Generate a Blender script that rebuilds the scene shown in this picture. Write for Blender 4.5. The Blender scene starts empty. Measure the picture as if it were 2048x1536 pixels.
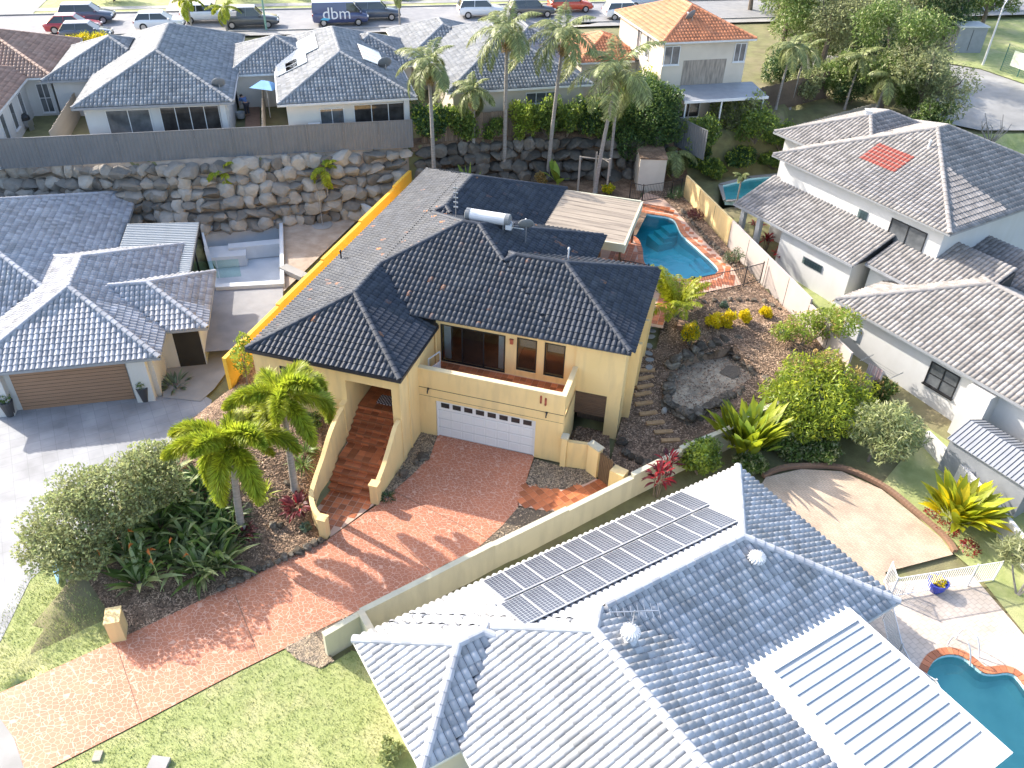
import bpy, bmesh, math, random
import numpy as np
from mathutils import Vector, Matrix
D = bpy.data; sc = bpy.context.scene; col = sc.collection
rnd = random.Random(7); nr = np.random.default_rng(7)
rad = math.radians

# ---------------- camera (world = frame of the yellow house: x along its front, y to its back garden)
FPX, PITCH, ROLL, YAW = 1642.0, rad(36.615), rad(1.882), rad(-15.416)
CAM = np.array([11.396, -28.214, 25.653])
_F = np.array([0, math.cos(PITCH), -math.sin(PITCH)]); _R0 = np.array([1., 0, 0]); _U0 = np.cross(_R0, _F)
_R = _R0*math.cos(ROLL)+_U0*math.sin(ROLL); _U = -_R0*math.sin(ROLL)+_U0*math.cos(ROLL)
_c, _s = math.cos(YAW), math.sin(YAW)
def _loc(v): return np.array([v[0]*_c+v[1]*_s, -v[0]*_s+v[1]*_c, v[2]])
CF, CR, CU = _loc(_F), _loc(_R), _loc(_U)
cam = D.cameras.new('camera'); cam.sensor_width = 36; cam.lens = FPX/2048*36; cam.clip_end = 900; cam.clip_start = .5
camo = D.objects.new('camera', cam); col.objects.link(camo)
m = Matrix.Identity(4)
for i in range(3):
    m[i][0] = CR[i]; m[i][1] = CU[i]; m[i][2] = -CF[i]; m[i][3] = CAM[i]
camo.matrix_world = m; sc.camera = camo

# ---------------- sky, sun, exposure
SUN_AZ, SUN_EL = rad(180-16.5), rad(33)      # direction TOWARDS the sun in the xy plane
SUN_E = 2.7
w = D.worlds.new('World'); sc.world = w; w.use_nodes = True
nt = w.node_tree; sky = nt.nodes.new('ShaderNodeTexSky'); sky.sky_type = 'NISHITA'; sky.sun_disc = False
sky.sun_elevation = SUN_EL; sky.sun_rotation = math.pi/2-SUN_AZ
sky.air_density = 1.0; sky.dust_density = 2.5; sky.ozone_density = 0.6
nt.links.new(sky.outputs[0], nt.nodes['Background'].inputs[0]); nt.nodes['Background'].inputs[1].default_value = 0.15
sun = D.lights.new('sun', 'SUN'); sun.energy = SUN_E; sun.angle = rad(.5); sun.color = (1, .93, .82)
suno = D.objects.new('sun', sun); col.objects.link(suno)
sd = Vector((math.cos(SUN_AZ)*math.cos(SUN_EL), math.sin(SUN_AZ)*math.cos(SUN_EL), math.sin(SUN_EL)))
suno.rotation_euler = sd.to_track_quat('Z', 'Y').to_euler(); suno.location = (-30, 10, 40)
vs = sc.view_settings; vs.view_transform = 'Standard'; vs.look = 'None'; vs.gamma = 1; vs.use_curve_mapping = False
vs.exposure = 1.65

# ---------------- photo pixel -> place
def ray(px, py): return CF*FPX+CR*(px-1024)-CU*(py-768)
def P(px, py, z=0.):
    r = ray(px, py); return CAM+r*((z-CAM[2])/r[2])
def proj(p):
    d = np.array(p)-CAM; zc = d@CF; return 1024+FPX*(d@CR)/zc, 768-FPX*(d@CU)/zc
def height(base, py):
    lo, hi = -2., 25.
    for _ in range(40):
        mid = (lo+hi)/2
        if proj((base[0], base[1], base[2]+mid))[1] > py: lo = mid
        else: hi = mid
    return lo

# ---------------- terrain
RX = np.array([-90, -36, -21.9, -13.6, -4.8, 4.4, 8.5, 16, 24, 40, 80.]); RY = np.array([-13, 8.3, 14.0, 19.2, 25.6, 29.4, 31.2, 35.5, 40, 47, 64.])
LOT = np.array([(-10, -1.4), (-10, 40), (8, 40), (8.15, 27.2), (18.6, 8.9), (11.2, .9), (.7, -12.9), (-4, -20), (-9, -20), (-12.2, -3)])
PIT = np.array([(10.4, 4.9), (10.45, 7.5), (11.45, 8.65), (12.9, 9.6), (13.6, 8.8), (14.4, 8.0), (13.0, 6.3), (11.35, 4.25)])
def inpoly(x, y, poly):
    x = np.asarray(x, float); y = np.asarray(y, float); r = np.zeros(np.broadcast(x, y).shape, bool)
    n = len(poly)
    for i in range(n):
        x1, y1 = poly[i]; x2, y2 = poly[(i+1) % n]
        if y1 == y2: continue
        c = ((y1 > y) != (y2 > y)) & (x < (x2-x1)*(y-y1)/(y2-y1)+x1); r ^= c
    return r
def sst(a): a = np.clip(a, 0, 1); return a*a*(3-2*a)
def T(x, y):
    x = np.asarray(x, float); y = np.asarray(y, float)
    zl = np.interp(y, [2, 9], [0, .7]); zr = np.interp(y, [-6, 5, 13, 24, 30], [-.1, .3, .9, 1.6, 2.2])
    side = np.where(x < 4, zl, zr)
    dist = (x+2.2)*-.81+(y+7.6)*.59
    lg = 1.75*sst(dist/6.3)*sst((x+12.4)/3.2); lg = np.where(y > -1, np.maximum(lg, np.interp(y, [-1, 4], [1.75, 2.2])), lg)
    ce = np.where(y > 6, 2.2, 0.)
    rg = 2.2*np.interp(y, [1, 11.5], [0, 1])
    main = np.where(x < -3.2, lg, np.where(x > 6.3, rg, ce))
    main = np.where(inpoly(x, y, PIT), 1.13, main)
    zf = np.where(inpoly(x, y, LOT), main, side)
    d = (y-np.interp(x, RX, RY))*.87
    rear = 4.9+np.interp(d, [0, 9, 17, 400], [0, .5, 1.1, 1.1])
    rear = np.where(x > 14, np.interp(d, [0, 6, 30], [3.6, 4.6, 5.6]), rear)
    k = sst(d/1.6)
    return zf*(1-k)+rear*k
def G(px, py, off=0.):
    z = 1.
    for _ in range(40):
        p = P(px, py, z); z = .5*z+.5*(float(T(p[0], p[1]))+off)
    return P(px, py, z)

# ---------------- mesh helpers
def fast(name, V, F, rn=None):
    me = D.meshes.new(name); V = np.ascontiguousarray(V, np.float32); F = np.ascontiguousarray(F, np.int32)
    me.vertices.add(len(V)); me.vertices.foreach_set('co', V.ravel()); me.loops.add(F.size)
    me.loops.foreach_set('vertex_index', F.ravel()); me.polygons.add(len(F))
    me.polygons.foreach_set('loop_start', np.arange(len(F), dtype=np.int32)*F.shape[1])
    if rn is not None:
        a = me.attributes.new('rnd', 'FLOAT', 'FACE'); a.data.foreach_set('value', np.ascontiguousarray(rn, np.float32))
    me.update(calc_edges=True); return me
class MB:
    def __init__(s): s.v = []; s.f = []
    def add(s, vs, fs):
        o = len(s.v); s.v += [tuple(map(float, q)) for q in vs]; s.f += [tuple(i+o for i in f) for f in fs]; return s
    def box(s, x0, x1, y0, y1, z0, z1):
        return s.add([(x0, y0, z0), (x1, y0, z0), (x1, y1, z0), (x0, y1, z0), (x0, y0, z1), (x1, y0, z1), (x1, y1, z1), (x0, y1, z1)],
                     [(0, 3, 2, 1), (4, 5, 6, 7), (0, 1, 5, 4), (1, 2, 6, 5), (2, 3, 7, 6), (3, 0, 4, 7)])
    def obox(s, c, half, ang=0., M=None):
        R = M if M is not None else Matrix.Rotation(ang, 3, 'Z'); c = Vector(c)
        vs = [c+R @ Vector((sx*half[0], sy*half[1], sz*half[2])) for sz in (-1, 1) for sx, sy in ((-1, -1), (1, -1), (1, 1), (-1, 1))]
        return s.add(vs, [(0, 3, 2, 1), (4, 5, 6, 7), (0, 1, 5, 4), (1, 2, 6, 5), (2, 3, 7, 6), (3, 0, 4, 7)])
    def bar(s, a, b, w, h=None, ext=0.):        # square bar between two points
        a = Vector(a); b = Vector(b); d = (b-a); L = d.length; d.normalize(); h = h or w
        up = Vector((0, 0, 1)) if abs(d.z) < .95 else Vector((1, 0, 0))
        sx = d.cross(up).normalized(); uz = sx.cross(d)
        M = Matrix((d, sx, uz)).transposed(); return s.obox((a+b)/2, (L/2+ext, w/2, h/2), M=M)
    def tube(s, pts, rs, n=8, cap=True):
        pts = [Vector(p) for p in pts]; rs = rs if hasattr(rs, '__len__') else [rs]*len(pts); o = []
        for i, p in enumerate(pts):
            d = (pts[min(i+1, len(pts)-1)]-pts[max(i-1, 0)]).normalized()
            up = Vector((0, 0, 1)) if abs(d.z) < .9 else Vector((1, 0, 0)); a = d.cross(up).normalized(); b = d.cross(a)
            o += [p+(a*math.cos(2*math.pi*k/n)+b*math.sin(2*math.pi*k/n))*rs[i] for k in range(n)]
        fs = [(i*n+k, i*n+(k+1) % n, (i+1)*n+(k+1) % n, (i+1)*n+k) for i in range(len(pts)-1) for k in range(n)]
        if cap: fs += [tuple(range(n)), tuple(range((len(pts)-1)*n, len(pts)*n))[::-1]]
        return s.add(o, fs)
    def prism(s, poly, z0, z1):                 # vertical prism over a polygon
        n = len(poly); vs = [(p[0], p[1], z0) for p in poly]+[(p[0], p[1], z1) for p in poly]
        return s.add(vs, [tuple(range(n))[::-1], tuple(range(n, 2*n))]+[(i, (i+1) % n, n+(i+1) % n, n+i) for i in range(n)])
    def lathe(s, c, prof, n=16):
        o = []
        for r, z in prof: o += [(c[0]+r*math.cos(2*math.pi*k/n), c[1]+r*math.sin(2*math.pi*k/n), c[2]+z) for k in range(n)]
        fs = [(i*n+k, i*n+(k+1) % n, (i+1)*n+(k+1) % n, (i+1)*n+k) for i in range(len(prof)-1) for k in range(n)]
        fs += [tuple(range(n))[::-1], tuple(range((len(prof)-1)*n, len(prof)*n))]
        return s.add(o, fs)
    def mesh(s, name):
        me = D.meshes.new(name); me.from_pydata(s.v, [], s.f); me.update(); return me
def link(name, me, mat, parent=None, smooth=False, bevel=0.):
    if isinstance(me, MB): me = me.mesh(name)
    o = D.objects.new(name, me); col.objects.link(o)
    if mat is not None and me is not None and len(me.materials) == 0: me.materials.append(mat)
    if parent: o.parent = parent
    if smooth: me.polygons.foreach_set('use_smooth', np.ones(len(me.polygons), bool))
    if bevel:
        b = o.modifiers.new('bevel', 'BEVEL'); b.width = bevel; b.segments = 2; b.limit_method = 'ANGLE'
    return o
def tag(o, label, cat, group=None):
    o['label'] = label; o['category'] = cat
    if group: o['group'] = group
    return o
def thing(name, label, cat, loc=(0, 0, 0), rz=0., group=None):
    o = D.objects.new(name, None); col.objects.link(o); o.location = loc; o.rotation_euler = (0, 0, rz); o.empty_display_size = .2
    return tag(o, label, cat, group)
def struct(o): o['kind'] = 'structure'; return o
def stuff(o): o['kind'] = 'stuff'; return o
def copy_tree(o, parent=None):
    c = o.copy(); col.objects.link(c); c.parent = parent
    for ch in o.children: copy_tree(ch, c)
    return c
def catmull(pts, n=6, closed=False):
    P_ = [np.array(p, float) for p in pts]; out = []; N = len(P_)
    for i in range(N if closed else N-1):
        p0 = P_[(i-1) % N] if closed or i > 0 else P_[0]; p1 = P_[i]; p2 = P_[(i+1) % N]; p3 = P_[(i+2) % N] if closed or i+2 < N else P_[-1]
        for k in range(n):
            t = k/n; out.append(.5*((2*p1)+(-p0+p2)*t+(2*p0-5*p1+4*p2-p3)*t*t+(-p0+3*p1-3*p2+p3)*t**3))
    if not closed: out.append(P_[-1])
    return out

# ---------------- materials
def _n(nt, t, **kw):
    n = nt.nodes.new(t)
    for k, v in kw.items(): setattr(n, k, v)
    return n
def mat(name, c1, c2=None, scale=3., rough=.6, bump=0., bscale=None, metal=0., var=0., spec=.5, detail=6., c3=None, s3=.4, amt3=.5, trans=0., coat=0., rough_var=0., stretch=None, st3=None):
    """noise-mixed principled material; var = brightness spread by the per-piece attribute 'rnd'"""
    m = D.materials.new(name); m.use_nodes = True; nt = m.node_tree; b = nt.nodes['Principled BSDF']; L = nt.links.new
    tc = _n(nt, 'ShaderNodeTexCoord'); co = tc.outputs['Object']
    if stretch:
        mp = _n(nt, 'ShaderNodeMapping'); mp.inputs['Scale'].default_value = stretch; L(co, mp.inputs[0]); co = mp.outputs[0]
    nz = _n(nt, 'ShaderNodeTexNoise'); nz.inputs['Scale'].default_value = scale; nz.inputs['Detail'].default_value = detail; L(co, nz.inputs['Vector'])
    c2 = c2 or tuple(v*.8 for v in c1)
    rp = _n(nt, 'ShaderNodeValToRGB'); rp.color_ramp.elements[0].position = .32; rp.color_ramp.elements[1].position = .68
    rp.color_ramp.elements[0].color = (*c1, 1); rp.color_ramp.elements[1].color = (*c2, 1); L(nz.outputs[0], rp.inputs[0]); cc = rp.outputs[0]
    if c3:
        n3 = _n(nt, 'ShaderNodeTexNoise'); n3.inputs['Scale'].default_value = s3; n3.inputs['Detail'].default_value = 8
        if st3: mp3 = _n(nt, 'ShaderNodeMapping'); mp3.inputs['Scale'].default_value = st3; L(co, mp3.inputs[0]); L(mp3.outputs[0], n3.inputs['Vector'])
        else: L(co, n3.inputs['Vector'])
        r3 = _n(nt, 'ShaderNodeValToRGB'); r3.color_ramp.elements[0].position = .48; r3.color_ramp.elements[1].position = .66; L(n3.outputs[0], r3.inputs[0])
        mu = _n(nt, 'ShaderNodeMath', operation='MULTIPLY'); mu.inputs[1].default_value = amt3; L(r3.outputs[0], mu.inputs[0])
        mx = _n(nt, 'ShaderNodeMix', data_type='RGBA'); L(mu.outputs[0], mx.inputs[0]); L(cc, mx.inputs[6]); mx.inputs[7].default_value = (*c3, 1); cc = mx.outputs[2]
    if var:
        at = _n(nt, 'ShaderNodeAttribute', attribute_name='rnd'); mr = _n(nt, 'ShaderNodeMapRange'); mr.inputs[3].default_value = 1-var; mr.inputs[4].default_value = 1+var
        L(at.outputs['Fac'], mr.inputs[0]); vm = _n(nt, 'ShaderNodeVectorMath', operation='SCALE'); L(cc, vm.inputs[0]); L(mr.outputs[0], vm.inputs['Scale']); cc = vm.outputs[0]
    L(cc, b.inputs['Base Color']); b.inputs['Roughness'].default_value = rough; b.inputs['Metallic'].default_value = metal; b.inputs['Specular IOR Level'].default_value = spec
    if coat: b.inputs['Coat Weight'].default_value = coat; b.inputs['Coat Roughness'].default_value = .05
    if bump:
        nb = _n(nt, 'ShaderNodeTexNoise'); nb.inputs['Scale'].default_value = bscale or scale*6; nb.inputs['Detail'].default_value = 5; L(co, nb.inputs['Vector'])
        bp = _n(nt, 'ShaderNodeBump'); bp.inputs['Strength'].default_value = min(1, bump*2); bp.inputs['Distance'].default_value = .03; L(nb.outputs[0], bp.inputs['Height']); L(bp.outputs[0], b.inputs['Normal'])
    if trans:
        tr = _n(nt, 'ShaderNodeBsdfTranslucent'); L(cc, tr.inputs[0]); mxs = _n(nt, 'ShaderNodeMixShader'); mxs.inputs[0].default_value = trans
        L(b.outputs[0], mxs.inputs[1]); L(tr.outputs[0], mxs.inputs[2]); L(mxs.outputs[0], nt.nodes['Material Output'].inputs[0])
    return m
def leaf(name, c1, c2, trans=.35, rough=.45, var=.45):
    return mat(name, c1, c2, scale=1.3, rough=rough, var=var, trans=trans, spec=.4)
def glassmat(name, tint=(.9, .95, .95), refl=1.0):
    m = D.materials.new(name); m.use_nodes = True; nt = m.node_tree; nt.nodes.remove(nt.nodes['Principled BSDF']); L = nt.links.new
    t = _n(nt, 'ShaderNodeBsdfTransparent'); t.inputs[0].default_value = (*tint, 1); g = _n(nt, 'ShaderNodeBsdfGlossy'); g.inputs['Roughness'].default_value = .02
    fr = _n(nt, 'ShaderNodeFresnel'); fr.inputs[0].default_value = 1.5; mx = _n(nt, 'ShaderNodeMixShader'); L(fr.outputs[0], mx.inputs[0]); L(t.outputs[0], mx.inputs[1]); L(g.outputs[0], mx.inputs[2]); L(mx.outputs[0], nt.nodes['Material Output'].inputs[0]); return m
def roofmat(name, c1, c2, rough=.45, worn=None, wornamt=.03, lichen=None, lamt=.35, spec=.5):
    """concrete tiles: colour per tile, worn-through tiles, blotchy lichen film"""
    m = mat(name, c1, c2, scale=2.2, rough=rough, bump=.12, bscale=40, var=.22, spec=spec, c3=lichen, s3=.9, amt3=lamt if lichen else 0)
    if worn:
        nt = m.node_tree; L = nt.links.new; b = nt.nodes['Principled BSDF']; src = b.inputs['Base Color'].links[0].from_socket
        at = _n(nt, 'ShaderNodeAttribute', attribute_name='rnd'); gt = _n(nt, 'ShaderNodeMath', operation='GREATER_THAN'); gt.inputs[1].default_value = 1-wornamt; L(at.outputs['Fac'], gt.inputs[0])
        tc = _n(nt, 'ShaderNodeTexCoord'); nz = _n(nt, 'ShaderNodeTexNoise'); nz.inputs['Scale'].default_value = 6; L(tc.outputs['Object'], nz.inputs['Vector'])
        big = _n(nt, 'ShaderNodeTexNoise'); big.inputs['Scale'].default_value = .35; L(tc.outputs['Object'], big.inputs['Vector'])
        r0 = _n(nt, 'ShaderNodeValToRGB'); r0.color_ramp.elements[0].position = .5; r0.color_ramp.elements[1].position = .62; L(big.outputs[0], r0.inputs[0])
        r = _n(nt, 'ShaderNodeValToRGB'); r.color_ramp.elements[0].position = .4; r.color_ramp.elements[1].position = .6; L(nz.outputs[0], r.inputs[0])
        mu = _n(nt, 'ShaderNodeMath', operation='MULTIPLY'); L(gt.outputs[0], mu.inputs[0]); L(r.outputs[0], mu.inputs[1])
        mu2 = _n(nt, 'ShaderNodeMath', operation='MULTIPLY'); L(mu.outputs[0], mu2.inputs[0]); L(r0.outputs[0], mu2.inputs[1])
        mx = _n(nt, 'ShaderNodeMix', data_type='RGBA'); L(mu2.outputs[0], mx.inputs[0]); L(src, mx.inputs[6]); mx.inputs[7].default_value = (*worn, 1); L(mx.outputs[2], b.inputs['Base Color'])
    return m
def paving(name, c1, c2, grout, scale=2.6, rough=.6, gw=.045):
    """stencilled crazy paving: irregular stones with pale joints printed on flat concrete"""
    m = D.materials.new(name); m.use_nodes = True; nt = m.node_tree; b = nt.nodes['Principled BSDF']; L = nt.links.new
    tc = _n(nt, 'ShaderNodeTexCoord'); mp = _n(nt, 'ShaderNodeMapping'); mp.inputs['Rotation'].default_value = (0, 0, .9); mp.inputs['Scale'].default_value = (1, 1.25, 0); L(tc.outputs['Object'], mp.inputs[0])
    v1 = _n(nt, 'ShaderNodeTexVoronoi', feature='DISTANCE_TO_EDGE'); v2 = _n(nt, 'ShaderNodeTexVoronoi')
    for v in (v1, v2): v.inputs['Scale'].default_value = scale; v.inputs['Randomness'].default_value = .72; L(mp.outputs[0], v.inputs['Vector'])
    r = _n(nt, 'ShaderNodeValToRGB'); r.color_ramp.elements[0].position = gw*.55; r.color_ramp.elements[1].position = gw; L(v1.outputs['Distance'], r.inputs[0])
    sp = _n(nt, 'ShaderNodeSeparateColor'); L(v2.outputs['Color'], sp.inputs[0])
    nz = _n(nt, 'ShaderNodeTexNoise'); nz.inputs['Scale'].default_value = .5; nz.inputs['Detail'].default_value = 8; L(tc.outputs['Object'], nz.inputs['Vector'])
    ad = _n(nt, 'ShaderNodeMath', operation='ADD'); L(sp.outputs[0], ad.inputs[0]); L(nz.outputs[0], ad.inputs[1]); hf = _n(nt, 'ShaderNodeMath', operation='MULTIPLY'); hf.inputs[1].default_value = .5; L(ad.outputs[0], hf.inputs[0])
    m1 = _n(nt, 'ShaderNodeMix', data_type='RGBA'); L(hf.outputs[0], m1.inputs[0]); m1.inputs[6].default_value = (*c1, 1); m1.inputs[7].default_value = (*c2, 1)
    fn = _n(nt, 'ShaderNodeTexNoise'); fn.inputs['Scale'].default_value = 22; fn.inputs['Detail'].default_value = 4; L(tc.outputs['Object'], fn.inputs['Vector'])
    mr = _n(nt, 'ShaderNodeMapRange'); mr.inputs[3].default_value = .8; mr.inputs[4].default_value = 1.2; L(fn.outputs[0], mr.inputs[0])
    vm = _n(nt, 'ShaderNodeVectorMath', operation='SCALE'); L(m1.outputs[2], vm.inputs[0]); st_ = _n(nt, 'ShaderNodeTexNoise'); st_.inputs['Scale'].default_value = .33; st_.inputs['Detail'].default_value = 9; st_.inputs['Roughness'].default_value = .65; L(tc.outputs['Object'], st_.inputs['Vector'])
    sm_ = _n(nt, 'ShaderNodeMapRange'); sm_.inputs[1].default_value = .35; sm_.inputs[2].default_value = .65; sm_.inputs[3].default_value = .82; sm_.inputs[4].default_value = 1.12; L(st_.outputs[0], sm_.inputs[0]); mq = _n(nt, 'ShaderNodeMath', operation='MULTIPLY'); L(mr.outputs[0], mq.inputs[0]); L(sm_.outputs[0], mq.inputs[1]); L(mq.outputs[0], vm.inputs['Scale'])
    m2 = _n(nt, 'ShaderNodeMix', data_type='RGBA'); L(r.outputs[0], m2.inputs[0]); m2.inputs[6].default_value = (*grout, 1); L(vm.outputs[0], m2.inputs[7]); L(m2.outputs[2], b.inputs['Base Color'])
    b.inputs['Roughness'].default_value = rough
    bp = _n(nt, 'ShaderNodeBump'); bp.inputs['Strength'].default_value = .25; bp.inputs['Distance'].default_value = .01; L(r.outputs[0], bp.inputs['Height']); L(bp.outputs[0], b.inputs['Normal']); return m
def brickmat(name, c1, c2, grout, bw, bh, rough=.7, rot=0., gw=.015, off=.5):
    m = D.materials.new(name); m.use_nodes = True; nt = m.node_tree; b = nt.nodes['Principled BSDF']; L = nt.links.new
    tc = _n(nt, 'ShaderNodeTexCoord'); mp = _n(nt, 'ShaderNodeMapping'); mp.inputs['Rotation'].default_value = (0, 0, rot); L(tc.outputs['Object'], mp.inputs[0])
    br = _n(nt, 'ShaderNodeTexBrick'); br.offset = off; br.inputs['Scale'].default_value = 1; br.inputs['Brick Width'].default_value = bw; br.inputs['Row Height'].default_value = bh; br.inputs['Mortar Size'].default_value = gw
    br.inputs['Color1'].default_value = (*c1, 1); br.inputs['Color2'].default_value = (*c2, 1); br.inputs['Mortar'].default_value = (*grout, 1); L(mp.outputs[0], br.inputs['Vector'])
    nz = _n(nt, 'ShaderNodeTexNoise'); nz.inputs['Scale'].default_value = .7; nz.inputs['Detail'].default_value = 8; L(tc.outputs['Object'], nz.inputs['Vector'])
    mr = _n(nt, 'ShaderNodeMapRange'); mr.inputs[1].default_value = .3; mr.inputs[2].default_value = .7; mr.inputs[3].default_value = .7; mr.inputs[4].default_value = 1.15; L(nz.outputs[0], mr.inputs[0])
    vm = _n(nt, 'ShaderNodeVectorMath', operation='SCALE'); L(br.outputs[0], vm.inputs[0]); L(mr.outputs[0], vm.inputs['Scale']); L(vm.outputs[0], b.inputs['Base Color']); b.inputs['Roughness'].default_value = rough
    return m
def watermat(name, deep, shallow_mix=.0):
    m = D.materials.new(name); m.use_nodes = True; nt = m.node_tree; b = nt.nodes['Principled BSDF']; L = nt.links.new
    b.inputs['Base Color'].default_value = (*deep, 1); b.inputs['Roughness'].default_value = .03; b.inputs['IOR'].default_value = 1.33; b.inputs['Transmission Weight'].default_value = 1
    tc = _n(nt, 'ShaderNodeTexCoord'); nz = _n(nt, 'ShaderNodeTexNoise'); nz.inputs['Scale'].default_value = 3.2; nz.inputs['Detail'].default_value = 3; L(tc.outputs['Object'], nz.inputs['Vector'])
    bp = _n(nt, 'ShaderNodeBump'); bp.inputs['Strength'].default_value = .25; bp.inputs['Distance'].default_value = .04; L(nz.outputs[0], bp.inputs['Height']); L(bp.outputs[0], b.inputs['Normal'])
    return m
K = {}
K['cream'] = mat('cream_render', (.82, .60, .285), (.78, .56, .255), scale=.8, rough=.75, bump=.15, bscale=30, c3=(.54, .40, .22), s3=1.1, amt3=.34, st3=(2.6, 2.6, .45))
K['cream_cap'] = mat('weathered_cap', (.6, .52, .36), (.42, .40, .32), scale=2.5, rough=.8)
K['fence_cream'] = mat('fence_render', (.54, .525, .40), (.49, .475, .36), scale=.7, rough=.8, bump=.12, bscale=25, c3=(.36, .355, .28), s3=1.0, amt3=.4, st3=(2.2, 2.2, .4))
K['yellow'] = mat('yellow_render', (.78, .47, .05), (.70, .40, .045), scale=.8, rough=.75, bump=.12, bscale=25)
K['white'] = mat('white_render', (.58, .577, .57), (.54, .537, .53), scale=.8, rough=.75, bump=.08, bscale=25, c3=(.5, .49, .46), s3=.9, amt3=.32, st3=(2, 2, .4))
K['offwhite'] = mat('pale_render', (.68, .64, .58), (.62, .58, .52), scale=.8, rough=.8, bump=.08, bscale=25)
K['beige'] = mat('beige_render', (.62, .55, .46), (.56, .49, .40), scale=.7, rough=.8, c3=(.35, .3, .25), s3=.5, amt3=.35)
K['pinkfence'] = mat('pink_grey_fence_panel', (.46, .395, .36), (.41, .35, .315), scale=.8, rough=.8, bump=.1, bscale=20)
K['wmetal'] = mat('white_metal', (.7, .7, .7), (.65, .65, .66), scale=2, rough=.4)
K['bmetal'] = mat('black_metal', (.015, .015, .017), (.025, .025, .027), scale=3, rough=.4)
K['gutter'] = mat('dark_gutter', (.02, .024, .032), (.03, .034, .042), scale=2, rough=.4)
K['ggutter'] = mat('grey_gutter', (.3, .31, .33), (.25, .26, .28), scale=2, rough=.5)
K['wgutter'] = mat('pale_gutter', (.66, .66, .66), (.58, .58, .58), scale=2, rough=.5)
K['steel'] = mat('steel', (.55, .56, .58), (.48, .49, .5), scale=2, rough=.3, metal=.8)
K['tank'] = mat('tank_enamel', (.68, .68, .7), (.6, .6, .62), scale=1.5, rough=.35)
K['dish'] = mat('dish_grey', (.2, .21, .22), (.16, .17, .18), scale=3, rough=.5)
K['roof'] = roofmat('charcoal_roof_tile', (.036, .043, .058), (.052, .059, .074), rough=.56, worn=(.36, .15, .06), wornamt=.05, lichen=(.095, .1, .108), lamt=.3, spec=.22)
K['roof_light'] = roofmat('pale_grey_roof_tile', (.43, .44, .46), (.36, .37, .395), rough=.7, lichen=(.28, .28, .275), lamt=.6, spec=.2)
K['roof_mid'] = roofmat('mid_grey_roof_tile', (.37, .38, .41), (.3, .31, .34), rough=.65, lichen=(.24, .24, .24), lamt=.45, spec=.2)
K['roof_warm'] = roofmat('warm_grey_roof_tile', (.275, .258, .25), (.22, .207, .2), rough=.7, lichen=(.17, .165, .16), lamt=.45, spec=.2)
K['roof_rear'] = roofmat('weathered_grey_roof_tile', (.27, .28, .295), (.2, .21, .225), rough=.7, lichen=(.33, .33, .32), lamt=.4, spec=.2)
K['roof_brown'] = roofmat('brown_roof_tile', (.36, .22, .16), (.28, .17, .125), rough=.6, lichen=(.42, .32, .26), lamt=.3)
K['roof_orange'] = roofmat('orange_roof_tile', (.62, .23, .10), (.52, .19, .085), rough=.6, lichen=(.5, .3, .2), lamt=.2)
K['red_patch'] = mat('red_replacement_tile', (.5, .12, .08), (.42, .1, .07), scale=3, rough=.6, var=.2)
K['under'] = mat('roof_underlay', (.03, .03, .033), (.04, .04, .04), scale=2, rough=.8)
K['drive'] = paving('terracotta_stencilled_drive', (.50, .19, .10), (.41, .145, .078), (.58, .33, .235), scale=4.9, gw=.045)
K['conc_drive'] = brickmat('pale_stencilled_concrete', (.30, .305, .32), (.265, .27, .285), (.2, .205, .22), .62, .62, rot=.78, gw=.008, off=0)
K['concrete'] = mat('concrete', (.30, .29, .275), (.25, .243, .23), scale=1.2, rough=.8, bump=.08, bscale=30, c3=(.42, .41, .4), s3=.5, amt3=.4)
K['asphalt'] = mat('asphalt', (.26, .26, .27), (.21, .21, .22), scale=1.5, rough=.85, bump=.1, bscale=50, c3=(.33, .32, .31), s3=.3, amt3=.4)
K['terra'] = mat('terracotta_tile', (.50, .165, .065), (.38, .11, .045), scale=4, rough=.4, var=.4, c3=(.42, .15, .06), s3=2, amt3=.35)
K['terra_grout'] = mat('terracotta_grout', (.6, .4, .3), (.53, .35, .26), scale=4, rough=.8)
K['coping'] = mat('terracotta_coping', (.5, .19, .09), (.42, .145, .065), scale=3, rough=.5, var=.25)
K['mulch'] = mat('bark_mulch', (.22, .14, .085), (.09, .055, .034), scale=9, rough=.9, bump=.5, bscale=24, c3=(.40, .27, .18), s3=1.1, amt3=.55)
K['chip'] = mat('mulch_chip', (.40, .275, .18), (.2, .125, .08), scale=2, rough=.85, var=.75)
K['pebble'] = mat('river_pebble', (.34, .255, .16), (.22, .17, .12), scale=3, rough=.6, var=.75)
K['gravel'] = mat('gravel_bed', (.20, .155, .11), (.10, .08, .06), scale=16, rough=.9, bump=.5, bscale=40)
K['dirt'] = mat('bare_earth', (.40, .32, .25), (.30, .235, .18), scale=2, rough=.95, bump=.3, bscale=12, c3=(.5, .43, .36), s3=.8, amt3=.5)
K['sand'] = mat('grey_sand', (.47, .385, .28), (.36, .285, .2), scale=5, rough=.95, bump=.5, bscale=12, c3=(.12, .095, .07), s3=1.1, amt3=.6)
K['rock'] = mat('basalt_rock', (.15, .12, .09), (.06, .05, .04), scale=3.5, rough=.9, bump=.6, bscale=9, var=.4, c3=(.36, .32, .25), s3=2.6, amt3=.5, spec=.2)
K['boulder'] = mat('grey_boulder', (.16, .145, .125), (.075, .068, .058), scale=2.2, rough=.9, bump=.6, bscale=7, var=.4, spec=.2, c3=(.26, .22, .17), s3=1.6, amt3=.45)
K['boulder_pale'] = mat('pale_boulder', (.31, .285, .25), (.21, .19, .165), scale=2.2, rough=.9, bump=.6, bscale=7, var=.4, spec=.2, c3=(.42, .35, .27), s3=1.6, amt3=.45)
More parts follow.
